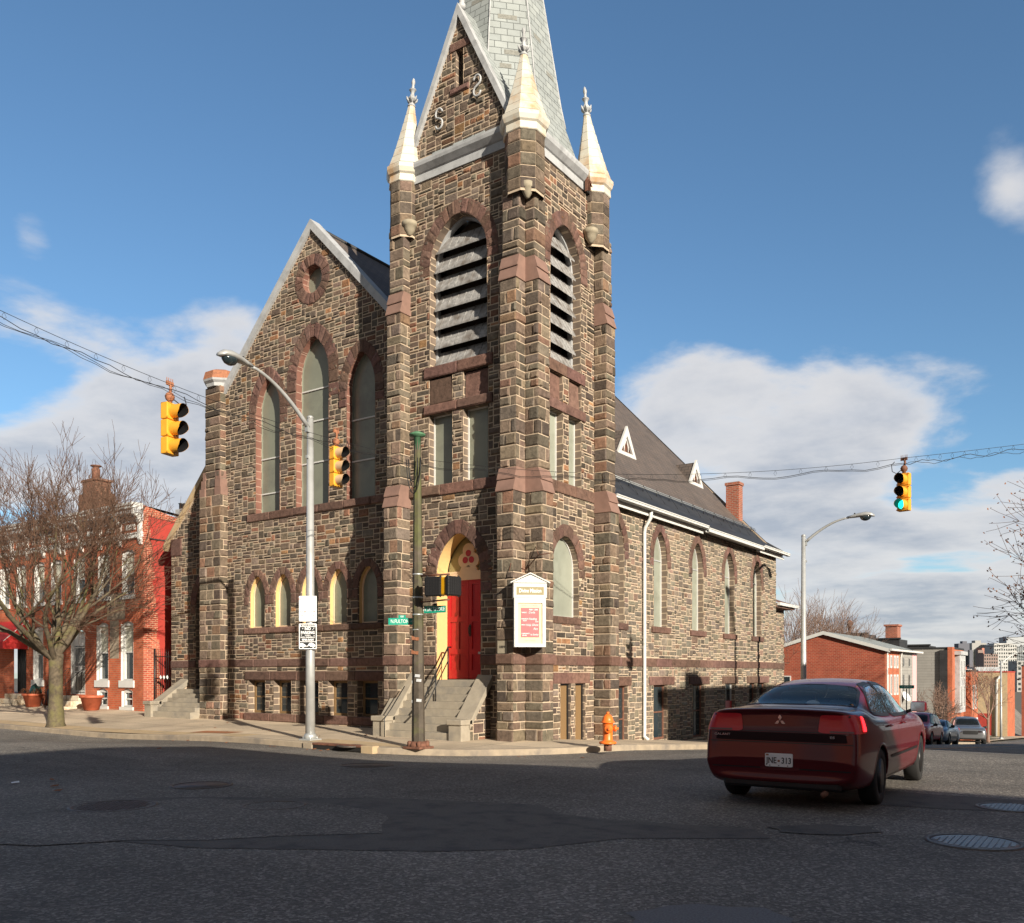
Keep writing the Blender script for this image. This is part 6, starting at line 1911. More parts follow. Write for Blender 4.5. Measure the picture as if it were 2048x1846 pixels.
def win(e, inv, fr, u, w, z0, z1, mat='glass', frame='white', fw=.07):
    m = MB(); slab(m, fr, [(u - w / 2, z0), (u + w / 2, z0), (u + w / 2, z1), (u - w / 2, z1)], [[(u - w / 2 + fw, z0 + fw), (u + w / 2 - fw, z0 + fw), (u + w / 2 - fw, z1 - fw), (u - w / 2 + fw, z1 - fw)]], -.1, .04, 0)
    o = m.build('window', M[frame], e); o.matrix_parent_inverse = inv
    m = MB(); backing2(m, fr, [(u - w / 2 + .02, z0 + .02), (u + w / 2 - .02, z0 + .02), (u + w / 2 - .02, z1 - .02), (u - w / 2 + .02, z1 - .02)], [], .012, 0)
    p = m.build('glass_pane', M[mat], o)
# gable-ended brick house
e = empty('brick_house', (-4, 40, S(3, 40))); inv = Matrix.Translation(-e.location); tag(e, 'red brick house with a white-edged gable end facing the church', 'house')
def addp(m, name, mats, par=None):
    o = m.build(name, mats, par or e)
    if par is None: o.matrix_parent_inverse = inv
    return o
m = MB()
m.face([(-7.9, 40, -5), (-.5, 40, -5), (-.5, 40, 3.05), (-4.15, 40, 4.12), (-7.9, 40, 3.0)], 0)
m.face([(-.5, 40, -5), (-.5, 44.0, -5), (-.5, 44.0, 3.0), (-.5, 40, 3.05)], 1)
addp(m, 'wall', [M['brickfar'], M['brick']])
m = MB(); m.face([(-.2, 39.8, 3.05), (-.2, 49.6, 3.05), (-4.15, 49.6, 4.22), (-4.15, 39.8, 4.22)], 0); m.face([(-4.15, 39.8, 4.22), (-4.15, 49.6, 4.22), (-8.2, 49.6, 3.0), (-8.2, 39.8, 3.0)], 0)
addp(m, 'roof', [M['slatewhite']])
m = MB(); slab(m, frame_A(40), [(-8.2, 2.80), (-4.15, 4.02), (-.2, 2.86), (-.2, 3.06), (-4.15, 4.24), (-8.2, 3.02)], [], 0, .2, 0); m.box(-.22, -.05, 39.8, 49.6, 2.95, 3.07); m.tube([(-.38, 40.1, 3), (-.38, 40.1, -3)], .05, 6); m.tube([(-.3, 44.0, 3.0), (-.42, 44.1, 2.6), (-.42, 44.1, -3)], .05, 6)
addp(m, 'white_trim', [M['white']])
win(e, inv, frame_A(40), -6.65, .85, .30, 1.42)
for (y, z0, z1) in ((40.7, 1.9, 2.7), (41.6, 1.9, 2.7), (42.6, 1.9, 2.7), (43.4, 1.9, 2.7), (40.7, .2, 1.5), (41.6, .2, 1.5), (42.6, .2, 1.5), (43.4, .2, 1.5), (40.7, -2.0, -.6), (42.0, -2, -.6), (43.3, -2, -.6)): win(e, inv, frame_B(-.5), y, .5, z0, z1, fw=.12)
e2, i2 = block('cream_house', 'narrow cream painted terraced house with arched dark windows beside the gabled house', 'house', -8, -.45, 44.05, 47.9, 3.0, [M['beige'], M['greysiding']], None)
for y in (45, 46.8):
    for (a, b) in ((2.0, 2.6), (-.2, 1.5), (-2.4, -.8)): win(e2, i2, frame_B(-.45), y, .45, a, b, frame='louver', fw=.05)
e3, i3 = block('pink_house', 'narrow pink painted terraced house at the end of the short row', 'house', -8, -.45, 47.95, 49.4, 2.9, [M['brick'], M['fadedred']], None)
e4 = empty('satellite_dish', (-.2, 44.4, .05)); tag(e4, 'grey satellite dish on the terraced house front', 'satellite dish')
m = MB(); m.lathe([(.0, 0), (.2, .02), (.36, .09), (.37, .10), (.2, .05), (.0, .03)], (0, 0, 0), 18, M=Matrix.Rotation(R(60), 4, 'Y') @ Matrix.Rotation(R(20), 4, 'X')); m.build('dish', M['signwhite'], e4)
m = MB(); m.tube([(0, 0, 0), (-.2, 0, -.4)], .02, 5); m.tube([(.05, 0, -.2), (.4, -.1, .1)], .012, 5); m.build('mount', M['steel'], e4)
# darker roofs and parapets stepping down behind
for i, (x0, x1, y0, y1, zt) in enumerate(((-8, -4.6, 53, 56, 4.55), (-7.5, -3.3, 58, 61, 4.3), (-6, -2.0, 63, 66, 3.9))): 
    m = MB(); m.box(x0, x1, y0, y1, -6, zt); m.box(x0 - .1, x1 + .1, y0 - .1, y0 + .1, zt, zt + .12)
    o = m.build('dark_parapet_house', M['slatedark']); tag(o, ['nearest', 'middle', 'farthest'][i] + ' of the dark stepped parapet walls behind the white gable roof', 'building', 'dark party walls behind the gable roof')
m = MB(); m.box(-4.4, -3.5, 58.2, 59.4, 3.5, 5.35); m.box(-4.5, -3.4, 58.1, 59.5, 5.35, 5.5); o = m.build('brick_chimney', M['brickchim']); tag(o, 'square brick chimney rising behind the gable roof', 'chimney')
m = MB(); m.lathe([(.14, 0), (.14, 1.0), (.2, 1.02), (.2, 1.25), (.1, 1.4)], (-6.1, 54, 4.3), 8); o = m.build('vent_pipe', M['rust']); tag(o, 'metal roof vent pipe behind the gable roof', 'vent')
# grey sided building with its brick front
e5, i5 = block('grey_building', 'tall building with a windowless grey sided wall and brick front', 'building', -9, 0.0, 61, 67, 3.55, [M['greysiding'] if 'greysiding' in M else M['dirtywhite'], M['brick']], None)
m = MB(); m.box(-.28, .06, 60.85, 61.9, -6, 3.7); o = m.build('brick_pier', M['brick'], e5); o.matrix_parent_inverse = i5
m = MB(); m.box(-.85, -.29, 60.8, 61.0, -6, 3.45); o = m.build('dark_panel', M['slatedark'], e5); o.matrix_parent_inverse = i5  # dark upright strip set on the grey side wall
m = MB(); m.box(0, .36, 62.5, 65.5, -1.6, 3.1); m.box(0, .5, 62.2, 65.8, 3.1, 3.4); o = m.build('white_bay', M['dirtywhite'], e5); o.matrix_parent_inverse = i5
for y in (63.3, 64.7):
    for (a, b) in ((1.2, 2.7), (-1.2, .6)): win(e5, i5, frame_B(.36), y, .6, a, b)
m = MB(); m.tube([(-7.4, 60.9, 3.4), (-7.4, 60.9, -5)], .07, 6); o = m.build('downspout', M['white'], e5); o.matrix_parent_inverse = i5
e6, i6 = block('low_brick_shop', 'low orange brick shop front with two tall windows right of the grey building', 'building', -9, .5, 67.5, 71.5, 1.75, [M['brick'], M['brick']], None)
for y in (68.8, 70.2): win(e6, i6, frame_B(.5), y, .7, -1.5, .6)
m = MB(); m.box(.5, .58, 68.0, 71, -3.4, -2.3); o = m.build('shop_sign', M['signwhite'], e6); o.matrix_parent_inverse = i6
# tan wall building beyond the lot
e7, i7 = block('tan_wall_building', 'building with a long tan rendered side wall behind the small street trees', 'building', -14, -.5, 104, 112, 1.75, [M['tanslab'], M['brick']], None, roof='redwall')
m = MB(); m.box(-14, -2.2, 103.9, 104.0, -8, -3.2); o = m.build('painted_base', M['redwall'], e7); o.matrix_parent_inverse = i7
m = MB(); m.tube([(-1.2, 103.8, 1.3), (-1.6, 103.8, .9), (-1.7, 103.8, -6)], .16, 6); o = m.build('downspout', M['white'], e7); o.matrix_parent_inverse = i7
m = MB(); m.box(-14, -6.0, 104, 112, 1.9, 2.5); o = m.build('parapet', M['brickfar'], e7); o.matrix_parent_inverse = i7
e8, i8 = block('corner_brick_building', 'red brick corner building at the right edge of the picture beyond the tan wall', 'building', -.3, 3.0, 118, 130, 2.6, [M['brickfar'], M['brick']], None)
# far pavement strip and grass lot
m = MB(); m.face([(-12, 71.5, S(3, 71.5) + .05), (1.2, 71.5, S(3, 71.5) + .05), (1.2, 104, S(3, 104) + .05), (-12, 104, S(3, 104) + .05)], 0)
tag(m.build('grass_lot', M['lawn']), kind='structure')
m = MB(); m.face([(-.5, 60, S(3, 60) + .0), (1.8, 60, S(3, 60) + .0), (1.8, 112, S(3, 112) + .1), (-.5, 112, S(3, 112) + .1)], 0)
tag(m.build('far_pavement', M['pave']), kind='structure')
# skyline
def tower(px0, px1, ytop, D, mats, label, zb=-16, capx=None, wins=None, depth=None):
    a = camray(px0, ytop, D); b = camray(px1, ytop, D)
    w = (b - a).length; d = depth or w * .8
    e = empty('office_tower', (a.x, a.y, zb), math.atan2(b.y - a.y, b.x - a.x)); tag(e, label, 'tower', 'city skyline towers')
    h = a.z - zb
    m = MB(); m.box(0, w, 0, d, 0, h); m.build('facade', mats, e)
    if capx: m = MB(); m.box(w * capx[0], w * capx[1], d * .2, d * .8, h, h + w * capx[2]); m.build('roof_plant', mats, e)
    if wins:
        m = MB(); nx, nz = wins
        H_ = min(h, 75)
        for i in range(nx):
            for j in range(nz):
                x = w * (i + .25) / nx; z = h - H_ + H_ * (j + .3) / nz
                m.box(x, x + w * .5 / nx, -.15, 0, z, z + H_ * .5 / nz)
        o = m.build('windows', M['glass'], e); tag(o, kind='stuff')
    return e
FT = {k: simple('far_' + k, c, .8, var=.04, vscale=.05) for k, c in dict(dark=(.10, .105, .13), grey=(.30, .30, .29), brick=(.28, .13, .10), orange=(.42, .17, .12), white=(.38, .38, .37), pale=(.32, .34, .36), brown=(.22, .16, .14)).items()}
tower(1917, 1939, 1287, 1400, FT['dark'], 'dark grey skyline tower at the left of the group', capx=(.45, .85, .22), wins=(4, 1))
tower(1939, 1946, 1300, 1390, FT['dark'], 'narrow dark skyline slab between the dark tower and the pale one')
tower(1944, 1973, 1286, 1500, FT['grey'], 'pale grey ribbed skyline tower second from left', capx=(.3, .7, .18), wins=(9, 1))
tower(1956, 1967, 1300, 1250, FT['brown'], 'dark red narrow skyline tower in front of the pale grey one')
tower(1964, 1990, 1296, 1300, FT['orange'], 'orange brick skyline tower with striped windows', wins=(1, 12))
tower(1968, 1996, 1308, 1150, FT['brown'], 'brown brick mid-height block in front of the orange tower', wins=(6, 10))
tower(1988, 2034, 1289, 1200, FT['white'], 'white classical skyline tower with rows of small windows', capx=(.1, .9, .06), wins=(10, 12))
tower(2013, 2048, 1274, 1450, FT['pale'], 'tallest pale glass-fronted skyline tower at the right edge', wins=(9, 1))
tower(2034, 2075, 1322, 900, FT['grey'], 'low grey glass block at the right edge of the skyline', wins=(4, 6))
tower(1950, 1999, 1334, 500, FT['pale'], 'long low pale rooftop below the skyline')
tower(1922, 1944, 1338, 480, FT['white'], 'low white domed rooftop left of the long pale one')
# street lamp and street sign far down
p = camray(2002, 1470, 88)
street_lamp((p.x, p.y, S(3, p.y) + .05), R(45), 7.6, 'distant grey street lamp among the small trees far down the side street', rise=1.2, reach=2.2)
e = empty('street_sign', (1.9, 34, S(1.9, 34)), R(30)); tag(e, 'green N.BRUCE street sign on its own thin post beyond the gabled house', 'street sign', 'green street name signs')
m = MB(); m.tube([(0, 0, 0), (0, 0, 2.9)], .03, 6); m.build('post', M['trimblack'], e)
m = plate_obj('x', .78, .18, 0, .01); o = m.build('sign_panel', M['signgreen'], e); o.location = (0, -.03, 3.0)
m = MB(); text_mesh(m, 'N. BRUCE ST', T(0, 0), .12, 0, .001, .8); m.build('lettering', M['signwhite'], o)
# buildings across the streets, outside the picture, whose shadows fall on the road and the church wall
def offbld(x0, x1, y0, y1, zt, label, extra=()):
    e = empty('brick_building', ((x0 + x1) / 2, (y0 + y1) / 2, -1)); inv = Matrix.Translation(-e.location); tag(e, label, 'building', 'buildings on the other street corners')
    m = MB(); m.box(x0, x1, y0, y1, -4, zt); o = m.build('wall', M['brickfar'], e); o.matrix_parent_inverse = inv
    m = MB(); m.box(x0 - .3, x1 + .3, y0 - .3, y1 + .3, zt, zt + .35)
    for (a, b, c, d, h) in extra: m.box(a, b, c, d, zt, h)
    o = m.build('parapet', M['dirtywhite'], e); o.matrix_parent_inverse = inv
    for k in range(int((x1 - x0) / 2.2)):
        for z in (1.0, 4.4):
            q = MB(); u = x0 + 1.1 + 2.2 * k; slab(q, frame_K(y1), [(-u - .45, z), (-u + .45, z), (-u + .45, z + 1.7), (-u - .45, z + 1.7)], [], 0, .03, 0); o = q.build('window', M['white'], e); o.matrix_parent_inverse = inv
offbld(18.0, 62, -40, -16.6, 8.35, 'brick corner building behind and right of the camera, outside the picture', ())
offbld(15.6, 34, .3, 27, 6.6, 'brick building across the side street, outside the picture at right', ((15.7, 16.5, 1.6, 2.6, 7.6),))
offbld(-44, 0.5, -40, -22.5, 7.0, 'brick corner building behind and left of the camera, outside the picture')
# far side pavement of street B
m = MB(); grid(m, lin(13.6, 15.6, 2), lin(3.5, 60, 40), lambda x, y: S(1, y) + .02); tag(m.build('pavement_opposite', M['pave']), kind='structure')
# ------------------------------------------------------------------ cars
def car_body(stations, level):
    """stations: list of 11-point half sections [(x,y,z)...] from the rear to the front; returns evaluated mesh data"""
    bm = bmesh.new()
    rings = []
    for st in stations:
        left = [bm.verts.new(p) for p in st]
        right = [left[0]] + [bm.verts.new((p[0], -p[1], p[2])) for p in st[1:-1]] + [left[-1]]
        rings.append((left, right))
    for (l0, r0), (l1, r1) in zip(rings[:-1], rings[1:]):
        for k in range(10):
            bm.faces.new((l0[k], l1[k], l1[k + 1], l0[k + 1]))
            bm.faces.new((r0[k + 1], r1[k + 1], r1[k], r0[k]))
    for (l, r), fl in ((rings[0], False), (rings[-1], True)):
        for k in range(1, 9):
            f = (l[k], l[k + 1], r[k + 1], r[k])
            bm.faces.new(tuple(reversed(f)) if fl else f)
        f = (l[0], l[1], r[1]); bm.faces.new(tuple(reversed(f)) if fl else f)
        f = (l[9], l[10], r[9]); bm.faces.new(tuple(reversed(f)) if fl else f)
    bmesh.ops.recalc_face_normals(bm, faces=bm.faces[:])
    me = bpy.data.meshes.new('cage'); bm.to_mesh(me); bm.free()
    ob = bpy.data.objects.new('cage', me); col.objects.link(ob)
    md = ob.modifiers.new('s', 'SUBSURF'); md.levels = level; md.render_levels = level
    dg = bpy.context.evaluated_depsgraph_get()
    ev = bpy.data.meshes.new_from_object(ob.evaluated_get(dg))
    vs = [v.co.copy() for v in ev.vertices]; fs = [tuple(p.vertices) for p in ev.polygons]
    bpy.data.objects.remove(ob); bpy.data.meshes.remove(me); bpy.data.meshes.remove(ev)
    return vs, fs

def sec(x, w, zs, zb, ztop, deck=True, wgb=.70, wgt=.55, dx=None, zm=.60):
    if deck:
        up = [(w - .10, ztop - .012), (w * .62, ztop + .004), (w * .30, ztop + .014), (0, ztop + .018)]
    else:
        h = ztop - zb
        up = [(wgb, zb + .02 + h * .03), (wgt + (wgb - wgt) * .18, zb + h * .86), (wgt * .72, ztop - .018), (0, ztop)]
    pts = [(0, zs), (w - .16, zs), (w - .05, zs + .05), (w - .012, zs + .2), (w, zm), (w - .015, zb - .10), (w - .055, zb - .012)] + up
    dx = dx or {}
    return [(x + dx.get(i, 0), p[0], p[1]) for i, p in enumerate(pts)]

def inpoly(u, v, P):
    c = False; n = len(P)
    for i in range(n):
        (x0, y0), (x1, y1) = P[i], P[(i + 1) % n]
        if (y0 > v) != (y1 > v) and u < (x1 - x0) * (v - y0) / (y1 - y0) + x0: c = not c
    return c
def smoothpoly(P, n=6, r=.25):
    out = []
    k = len(P)
    for i in range(k):
        a, b, c = Vector(P[i - 1]), Vector(P[i]), Vector(P[(i + 1) % k])
        p0 = b.lerp(a, r); p1 = b.lerp(c, r)
        for j in range(n + 1):
            t = j / n
            out.append(tuple(p0.lerp(b, t).lerp(b.lerp(p1, t), t)))
    return out
def project(bvh, P, fr, dirv, off, grid=.05, ring_w=None, mb=None, mat=0, hit_off=3.0):
    """drape a polygon (in the frame's U,V) along dirv on the body; ring_w makes a border strip instead"""
    O, U, V = fr
    def drop(u, v):
        o = O + U * u + V * v - dirv * hit_off
        h = bvh.ray_cast(o, dirv, 8)
        if h[0] is None: return O + U * u + V * v, -dirv
        return h[0] + h[1] * off, h[1]
    def raise_(u, v):
        return drop(u, v)[0]
    if ring_w:
        n = len(P); A = sum(P[i][0] * P[(i + 1) % n][1] - P[(i + 1) % n][0] * P[i][1] for i in range(n))
        s = 1 if A > 0 else -1
        rings = []
        for w in ring_w:
            rr_ = []
            for i in range(n):
                a, b, c = Vector(P[i - 1]), Vector(P[i]), Vector(P[(i + 1) % n])
                t = (c - a); t.normalize(); nn = Vector((t.y, -t.x)) * s
                rr_.append(raise_(*(b + nn * w)))
            rings.append(rr_)
        vs = rings[0] + rings[1]
        fs = [(i, (i + 1) % n, n + (i + 1) % n, n + i) for i in range(n)]
        mb.add(vs, fs, mat, None, True); return
    bm = bmesh.new()
    f = bm.faces.new([bm.verts.new((u, v, 0)) for u, v in P])
    us = [p[0] for p in P]; vv = [p[1] for p in P]
    for a, lo, hi in ((0, min(us), max(us)), (1, min(vv), max(vv))):
        k = int((hi - lo) / grid)
        for i in range(1, k + 1):
            c = lo + (hi - lo) * i / (k + 1)
            co_ = (c, 0, 0) if a == 0 else (0, c, 0); no_ = (1, 0, 0) if a == 0 else (0, 1, 0)
            bmesh.ops.bisect_plane(bm, geom=bm.verts[:] + bm.edges[:] + bm.faces[:], plane_co=co_, plane_no=no_)
    for v in bm.verts: v.co = raise_(v.co.x, v.co.y)
    mb.addbm(bm, mat, None, True)

def wheel(parent, x, y, r, w, ang=0, rim='alloy', spokes=7):
    s = 1 if y > 0 else -1
    e = bpy.data.objects.new('wheel', None); col.objects.link(e); e.parent = parent; e.location = (x, y, r); e.rotation_euler = (0, 0, ang); e.empty_display_size = .1
    Mx = Matrix.Rotation(R(-90 * s), 4, 'X')
    t = MB(); t.lathe([(r * .62, -w * .45), (r * .80, -w * .5), (r * .95, -w * .47), (r, -w * .36), (r, w * .36), (r * .95, w * .47), (r * .80, w * .5), (r * .64, w * .46), (r * .62, w * .3)], (0, 0, 0), 36, M=Mx)
    t.build('tyre', M['rubber'], e)
    m = MB(); m.lathe([(r * .64, w * .46), (r * .60, w * .40), (r * .57, w * .20), (r * .10, w * .14), (0, w * .14)], (0, 0, 0), 30, M=Mx, mat=1)
    m.lathe([(r * .15, w * .2), (r * .15, w * .40), (r * .10, w * .44), (0, w * .44)], (0, 0, 0), 16, M=Mx)
    for k in range(spokes):
        a = 2 * math.pi * k / spokes
        c, s_ = math.cos(a), math.sin(a)
        p0, p1 = Vector((r * .12 * c, r * .12 * s_, w * .38)), Vector((r * .62 * c, r * .62 * s_, w * .42))
        q = Vector((-s_, c, 0))
        vs = [p0 + q * r * .06, p0 - q * r * .06, p1 - q * r * .09, p1 + q * r * .09]
        vs += [v - Vector((0, 0, w * .12)) for v in vs]
        m.add([Mx @ v for v in vs], [(0, 1, 2, 3), (7, 6, 5, 4), (0, 4, 5, 1), (1, 5, 6, 2), (2, 6, 7, 3), (3, 7, 4, 0)], 0)
    m.build('rim', [M[rim], M['black']], e)
    return e

def make_car(kind, loc, heading, paint, label, cat, level=3, tilt=0.0, main=False, group=None):
    e = empty(kind, loc, heading); e.rotation_euler = (0, tilt, heading); tag(e, label, cat, group)
    if kind == 'sedan_car':
        L0, L1, W, wr, ax = -2.43, 2.40, .92, .325, (-1.40, 1.36)
        st = [
            sec(-2.335, .74, .38, .92, 1.05, zm=.55, dx={4: -.03, 3: -.03, 6: .02, 7: .03, 8: .03, 9: .03, 10: .03}),
            sec(-2.36, .84, .32, .97, 1.095, zm=.52, dx={3: -.045, 4: -.035, 6: .03, 7: .03, 8: .02, 9: .01}),
            sec(-2.32, .868, .28, .99, 1.11, zm=.54, dx={3: -.03, 6: .03}), sec(-2.22, .885, .24, 1.0, 1.115, zm=.56),
            sec(-2.0, .905, .20, 1.0, 1.11), sec(-1.72, .915, .20, 1.0, 1.12), sec(-1.40, .918, .20, .995, 1.22, False, .73, .62), sec(-1.05, .92, .20, .975, 1.34, False, .745, .60),
            sec(-.70, .92, .20, .965, 1.425, False, .755, .58), sec(-.2, .92, .20, .955, 1.468, False, .765, .585), sec(.3, .92, .20, .945, 1.452, False, .77, .585),
            sec(.68, .92, .20, .935, 1.355, False, .765, .57), sec(1.0, .918, .20, .925, 1.18, False, .75, .60), sec(1.3, .915, .20, .91, 1.0, True), sec(1.65, .905, .20, .88, .945), sec(2.0, .875, .20, .81, .87),
            sec(2.25, .80, .22, .72, .76, zm=.5), sec(2.38, .66, .28, .62, .66, zm=.46), sec(2.40, .50, .36, .56, .60, zm=.46)]
        side = [[(-1.16, 1.05), (-1.02, 1.17), (-.86, 1.29), (-.68, 1.355), (-.36, 1.38), (-.36, 1.01), (-.8, 1.02)], [(-.30, 1.385), (.12, 1.37), (.42, 1.30), (.72, 1.16), (.98, .985), (.5, .985), (-.30, .998)]]
        rearw = [(-.655, -1.60), (-.54, -.90), (0, -.86), (.54, -.90), (.655, -1.60), (0, -1.68)]
        frontw = [(-.60, 1.16), (-.50, .66), (.50, .66), (.60, 1.16), (0, 1.24)]
        zbelt = 1.0
    else:
        W, wr, ax = .93, .36, (-1.36, 1.36)
        st = [
            sec(-2.26, .72, .40, .98, 1.20, zm=.7), sec(-2.30, .80, .36, 1.02, 1.35, False, .70, .62, zm=.7), sec(-2.15, .89, .32, 1.05, 1.62, False, .74, .62, zm=.7), sec(-1.8, .92, .30, 1.06, 1.70, False, .76, .64, zm=.7),
            sec(-1.0, .93, .30, 1.06, 1.74, False, .775, .64), sec(-.2, .93, .30, 1.06, 1.745, False, .78, .64), sec(.3, .93, .30, 1.05, 1.68, False, .78, .63), sec(.7, .93, .30, 1.05, 1.50, False, .77, .62),
            sec(1.02, .93, .30, 1.04, 1.22, False, .76, .66), sec(1.3, .925, .30, 1.02, 1.10), sec(1.75, .91, .30, .98, 1.06), sec(2.1, .88, .32, .92, .99), sec(2.27, .80, .36, .86, .90, zm=.6), sec(2.32, .66, .42, .80, .84, zm=.6)]
        side = [[(-2.0, 1.12), (-1.92, 1.50), (-1.80, 1.60), (-1.25, 1.62), (-1.25, 1.12)], [(-1.17, 1.12), (-1.17, 1.62), (-.34, 1.63), (-.34, 1.11)], [(-.26, 1.11), (-.26, 1.63), (.10, 1.60), (.40, 1.50), (.86, 1.13)]]
        rearw = None
        frontw = [(-.60, 1.04), (-.53, .50), (.53, .50), (.60, 1.04), (0, 1.10)]
        zbelt = 1.08
    vs, fs = car_body(st, level)
    bvh = BVHTree.FromPolygons(vs, fs)
    X, Y, Z = Vector((1, 0, 0)), Vector((0, 1, 0)), Vector((0, 0, 1)); O = Vector((0, 0, 0))
    sideS = [smoothpoly(P, 4, .18) for P in side]
    fw = smoothpoly(frontw, 4, .2); rw = smoothpoly(rearw, 4, .2) if rearw else None
    keep = []
    gaps = []
    for f in fs:
        c = sum((vs[i] for i in f), Vector()) / len(f)
        if any((c.x - a) ** 2 + (c.z - wr) ** 2 < (wr + .055) ** 2 and abs(c.y) > .35 for a in ax): continue
        n_ = (vs[f[1]] - vs[f[0]]).cross(vs[f[2]] - vs[f[0]])
        n_.normalize()
        if c.z > zbelt - .02:
            if abs(n_.y) > .55 and any(inpoly(c.x, c.z, P) for P in sideS): continue
            if c.x > 0 and inpoly(c.y, c.x, fw) and n_.z > .2: continue
            if rw and c.x < 0 and inpoly(c.y, c.x, rw) and n_.z > .2: continue
        keep.append(f)
    mb = MB(); mb.add(vs, keep, 0, None, True); mb.build('body', paint, e)
    fl = MB()
    for s, nm in ((1, 'l'), (-1, 'r')):
        fr = (O, X, Z); dv = Vector((0, -s, 0))
        for P in sideS:
            m = MB(); project(bvh, P, fr, dv, .004, .08, None, m); m.build('side_window', M['carglass'], e)
            project(bvh, P, fr, dv, .007, ring_w=(-.012, .030), mb=fl)
    m = MB(); project(bvh, fw, (O, Y, X), Vector((0, 0, -1)), .004, .09, None, m); m.build('windscreen', M['carglass'], e)
    project(bvh, fw, (O, Y, X), Vector((0, 0, -1)), .007, ring_w=(-.015, .035), mb=fl)
    if rw:
        m = MB(); project(bvh, rw, (O, Y, X), Vector((0, 0, -1)), .004, .09, None, m); m.build('rear_window', M['carglass'], e)
        project(bvh, rw, (O, Y, X), Vector((0, 0, -1)), .007, ring_w=(-.012, .022), mb=fl)
    fl.build('window_seal', M['trimblack'], e)
    # panel gaps: thin dark strips draped over the paint
    def strip(pts, fr, dv, w=.007, off=.0025):
        pg = MB()
        for (a, b) in zip(pts[:-1], pts[1:]):
            a, b = Vector(a), Vector(b); t = (b - a).normalized(); nn = Vector((-t.y, t.x)) * w / 2
            n = max(2, int((b - a).length / .06)); P = []
            L = [a.lerp(b, i / n) for i in range(n + 1)]
            v_ = []
            for q in L:
                for sgn in (1, -1):
                    o = fr[0] + fr[1] * (q + nn * sgn).x + fr[2] * (q + nn * sgn).y - dv * 3
                    h = bvh.ray_cast(o, dv, 8)
                    v_.append(h[0] + h[1] * off if h[0] else Vector((0, 0, .3)))
            pg.add(v_, [(2 * i, 2 * i + 1, 2 * i + 3, 2 * i + 2) for i in range(n)], 0)
        pg.build('panel_gap' if w < .02 else 'rubbing_strip', M['trimblack'], e)
    xd = (-1.22, -.33, .92) if kind == 'sedan_car' else (-1.21, -.30, .92)
    for s in (1, -1):
        dv = Vector((0, -s, 0)); fr = (O, X, Z)
        strip([(xd[1], zbelt - .02), (xd[1], .28)], fr, dv); strip([(xd[2], zbelt - .03), (xd[2] + .03, .7), (xd[2] - .02, .3)], fr, dv)
        strip([(xd[0] + .02, zbelt), (xd[0] + .0, .84), (xd[0] + .28, .62), (xd[0] + .34, .28)], fr, dv); strip([(xd[0] + .33, .28), (xd[2], .28)], fr, dv)
        strip([(xd[0] + .35, .52), (xd[2], .52)], fr, dv, .035, .008)
    if main:
        fr = (O, Y, Z); dv = Vector((1, 0, 0))
        strip([(-.80, .74), (.80, .74)], fr, dv, .010)
        strip([(-.52, .865), (.52, .865)], fr, dv, .008)
        for s in (1, -1): strip([(s * .52, .87), (s * .50, 1.07)], fr, dv, .007)
        strip([(-.82, .45), (.82, .45)], fr, dv, .014)
    # arch lips, wells, underbody
    for a in ax:
        for s in (1, -1):
            m = MB(); pts = []
            for k in range(17):
                t = math.pi * k / 16 * 1.12 - .19
                x, z = a + (wr + .055) * math.cos(t), wr + (wr + .055) * math.sin(t)
                h = bvh.ray_cast(Vector((x, s * 3, z)), Vector((0, -s, 0)), 8)
                pts.append((h[0] - Vector((0, s * .012, 0))) if h[0] and abs(h[0].y) > .6 else Vector((x, s * (W - .04), z)))
            m.tube(pts, .018, 6); m.build('arch_lip', paint, e)
            m = MB()
            vv = []
            for k in range(17):
                t = math.pi * k / 16 * 1.12 - .19
                for y in (.50, W - .05): vv.append((a + (wr + .05) * math.cos(t), s * y, wr + (wr + .05) * math.sin(t)))
            m.add(vv, [(2 * k, 2 * k + 1, 2 * k + 3, 2 * k + 2) for k in range(16)], 0)
            m.add([(a, s * .5, wr)] + [vv[2 * k] for k in range(17)], [(0, k, k + 1) for k in range(1, 17)], 0)
            m.build('wheel_well', M['trimblack'], e)
            wheel(e, a, s * (W - .125), wr, .21, 0 if a < 0 else R(2), 'alloy')
    m = MB(); m.bbox(ax[0] - .55, ax[1] + .5, -.62, .62, .17, .26, .03); m.build('underbody', M['trimblack'], e)
    # lamps, mirrors, plates
    for s in (1, -1):
        m = MB()
        if kind == 'sedan_car':
            d_ = Vector((.80, -s * .60, 0)); U = Vector((s * -.60 * -1, .80, 0)) if False else Vector((s * .60, .80, 0))
            c0 = Vector((-2.25, s * .74, 0))
            P = smoothpoly([(-.30 * s, .86), (-.27 * s, 1.065), (.06 * s, 1.06), (.24 * s, 1.01), (.22 * s, .86)], 3, .12)
            project(bvh, P, (c0, U, Z), d_, .010, .05, None, m)
            o = m.build('tail_light', M['taillens'], e)
            m = MB(); P = smoothpoly([(.12 * s, .88), (.125 * s, 1.045), (.175 * s, 1.03), (.195 * s, .88)], 3, .2)
            project(bvh, P, (c0, U, Z), d_, .015, .05, None, m); m.build('lit_strip', M['taillit'], o)
            m = MB(); P = [(-.20 * s, .865), (-.20 * s, .885), (.0 * s, .885), (.0 * s, .865)]
            project(bvh, P, (c0, U, Z), d_, .014, .05, None, m); m.build('reversing_lens', M['clearlens'], o)
        else:
            P = smoothpoly([(s * .55, .95), (s * .55, 1.3), (s * .74, 1.3), (s * .78, .95)], 3, .2); project(bvh, P, (O, Y, Z), Vector((1, 0, 0)), .01, .06, None, m); m.build('tail_light', M['taillens'], e)
        m = MB(); zc_ = .66 if kind == 'sedan_car' else .80
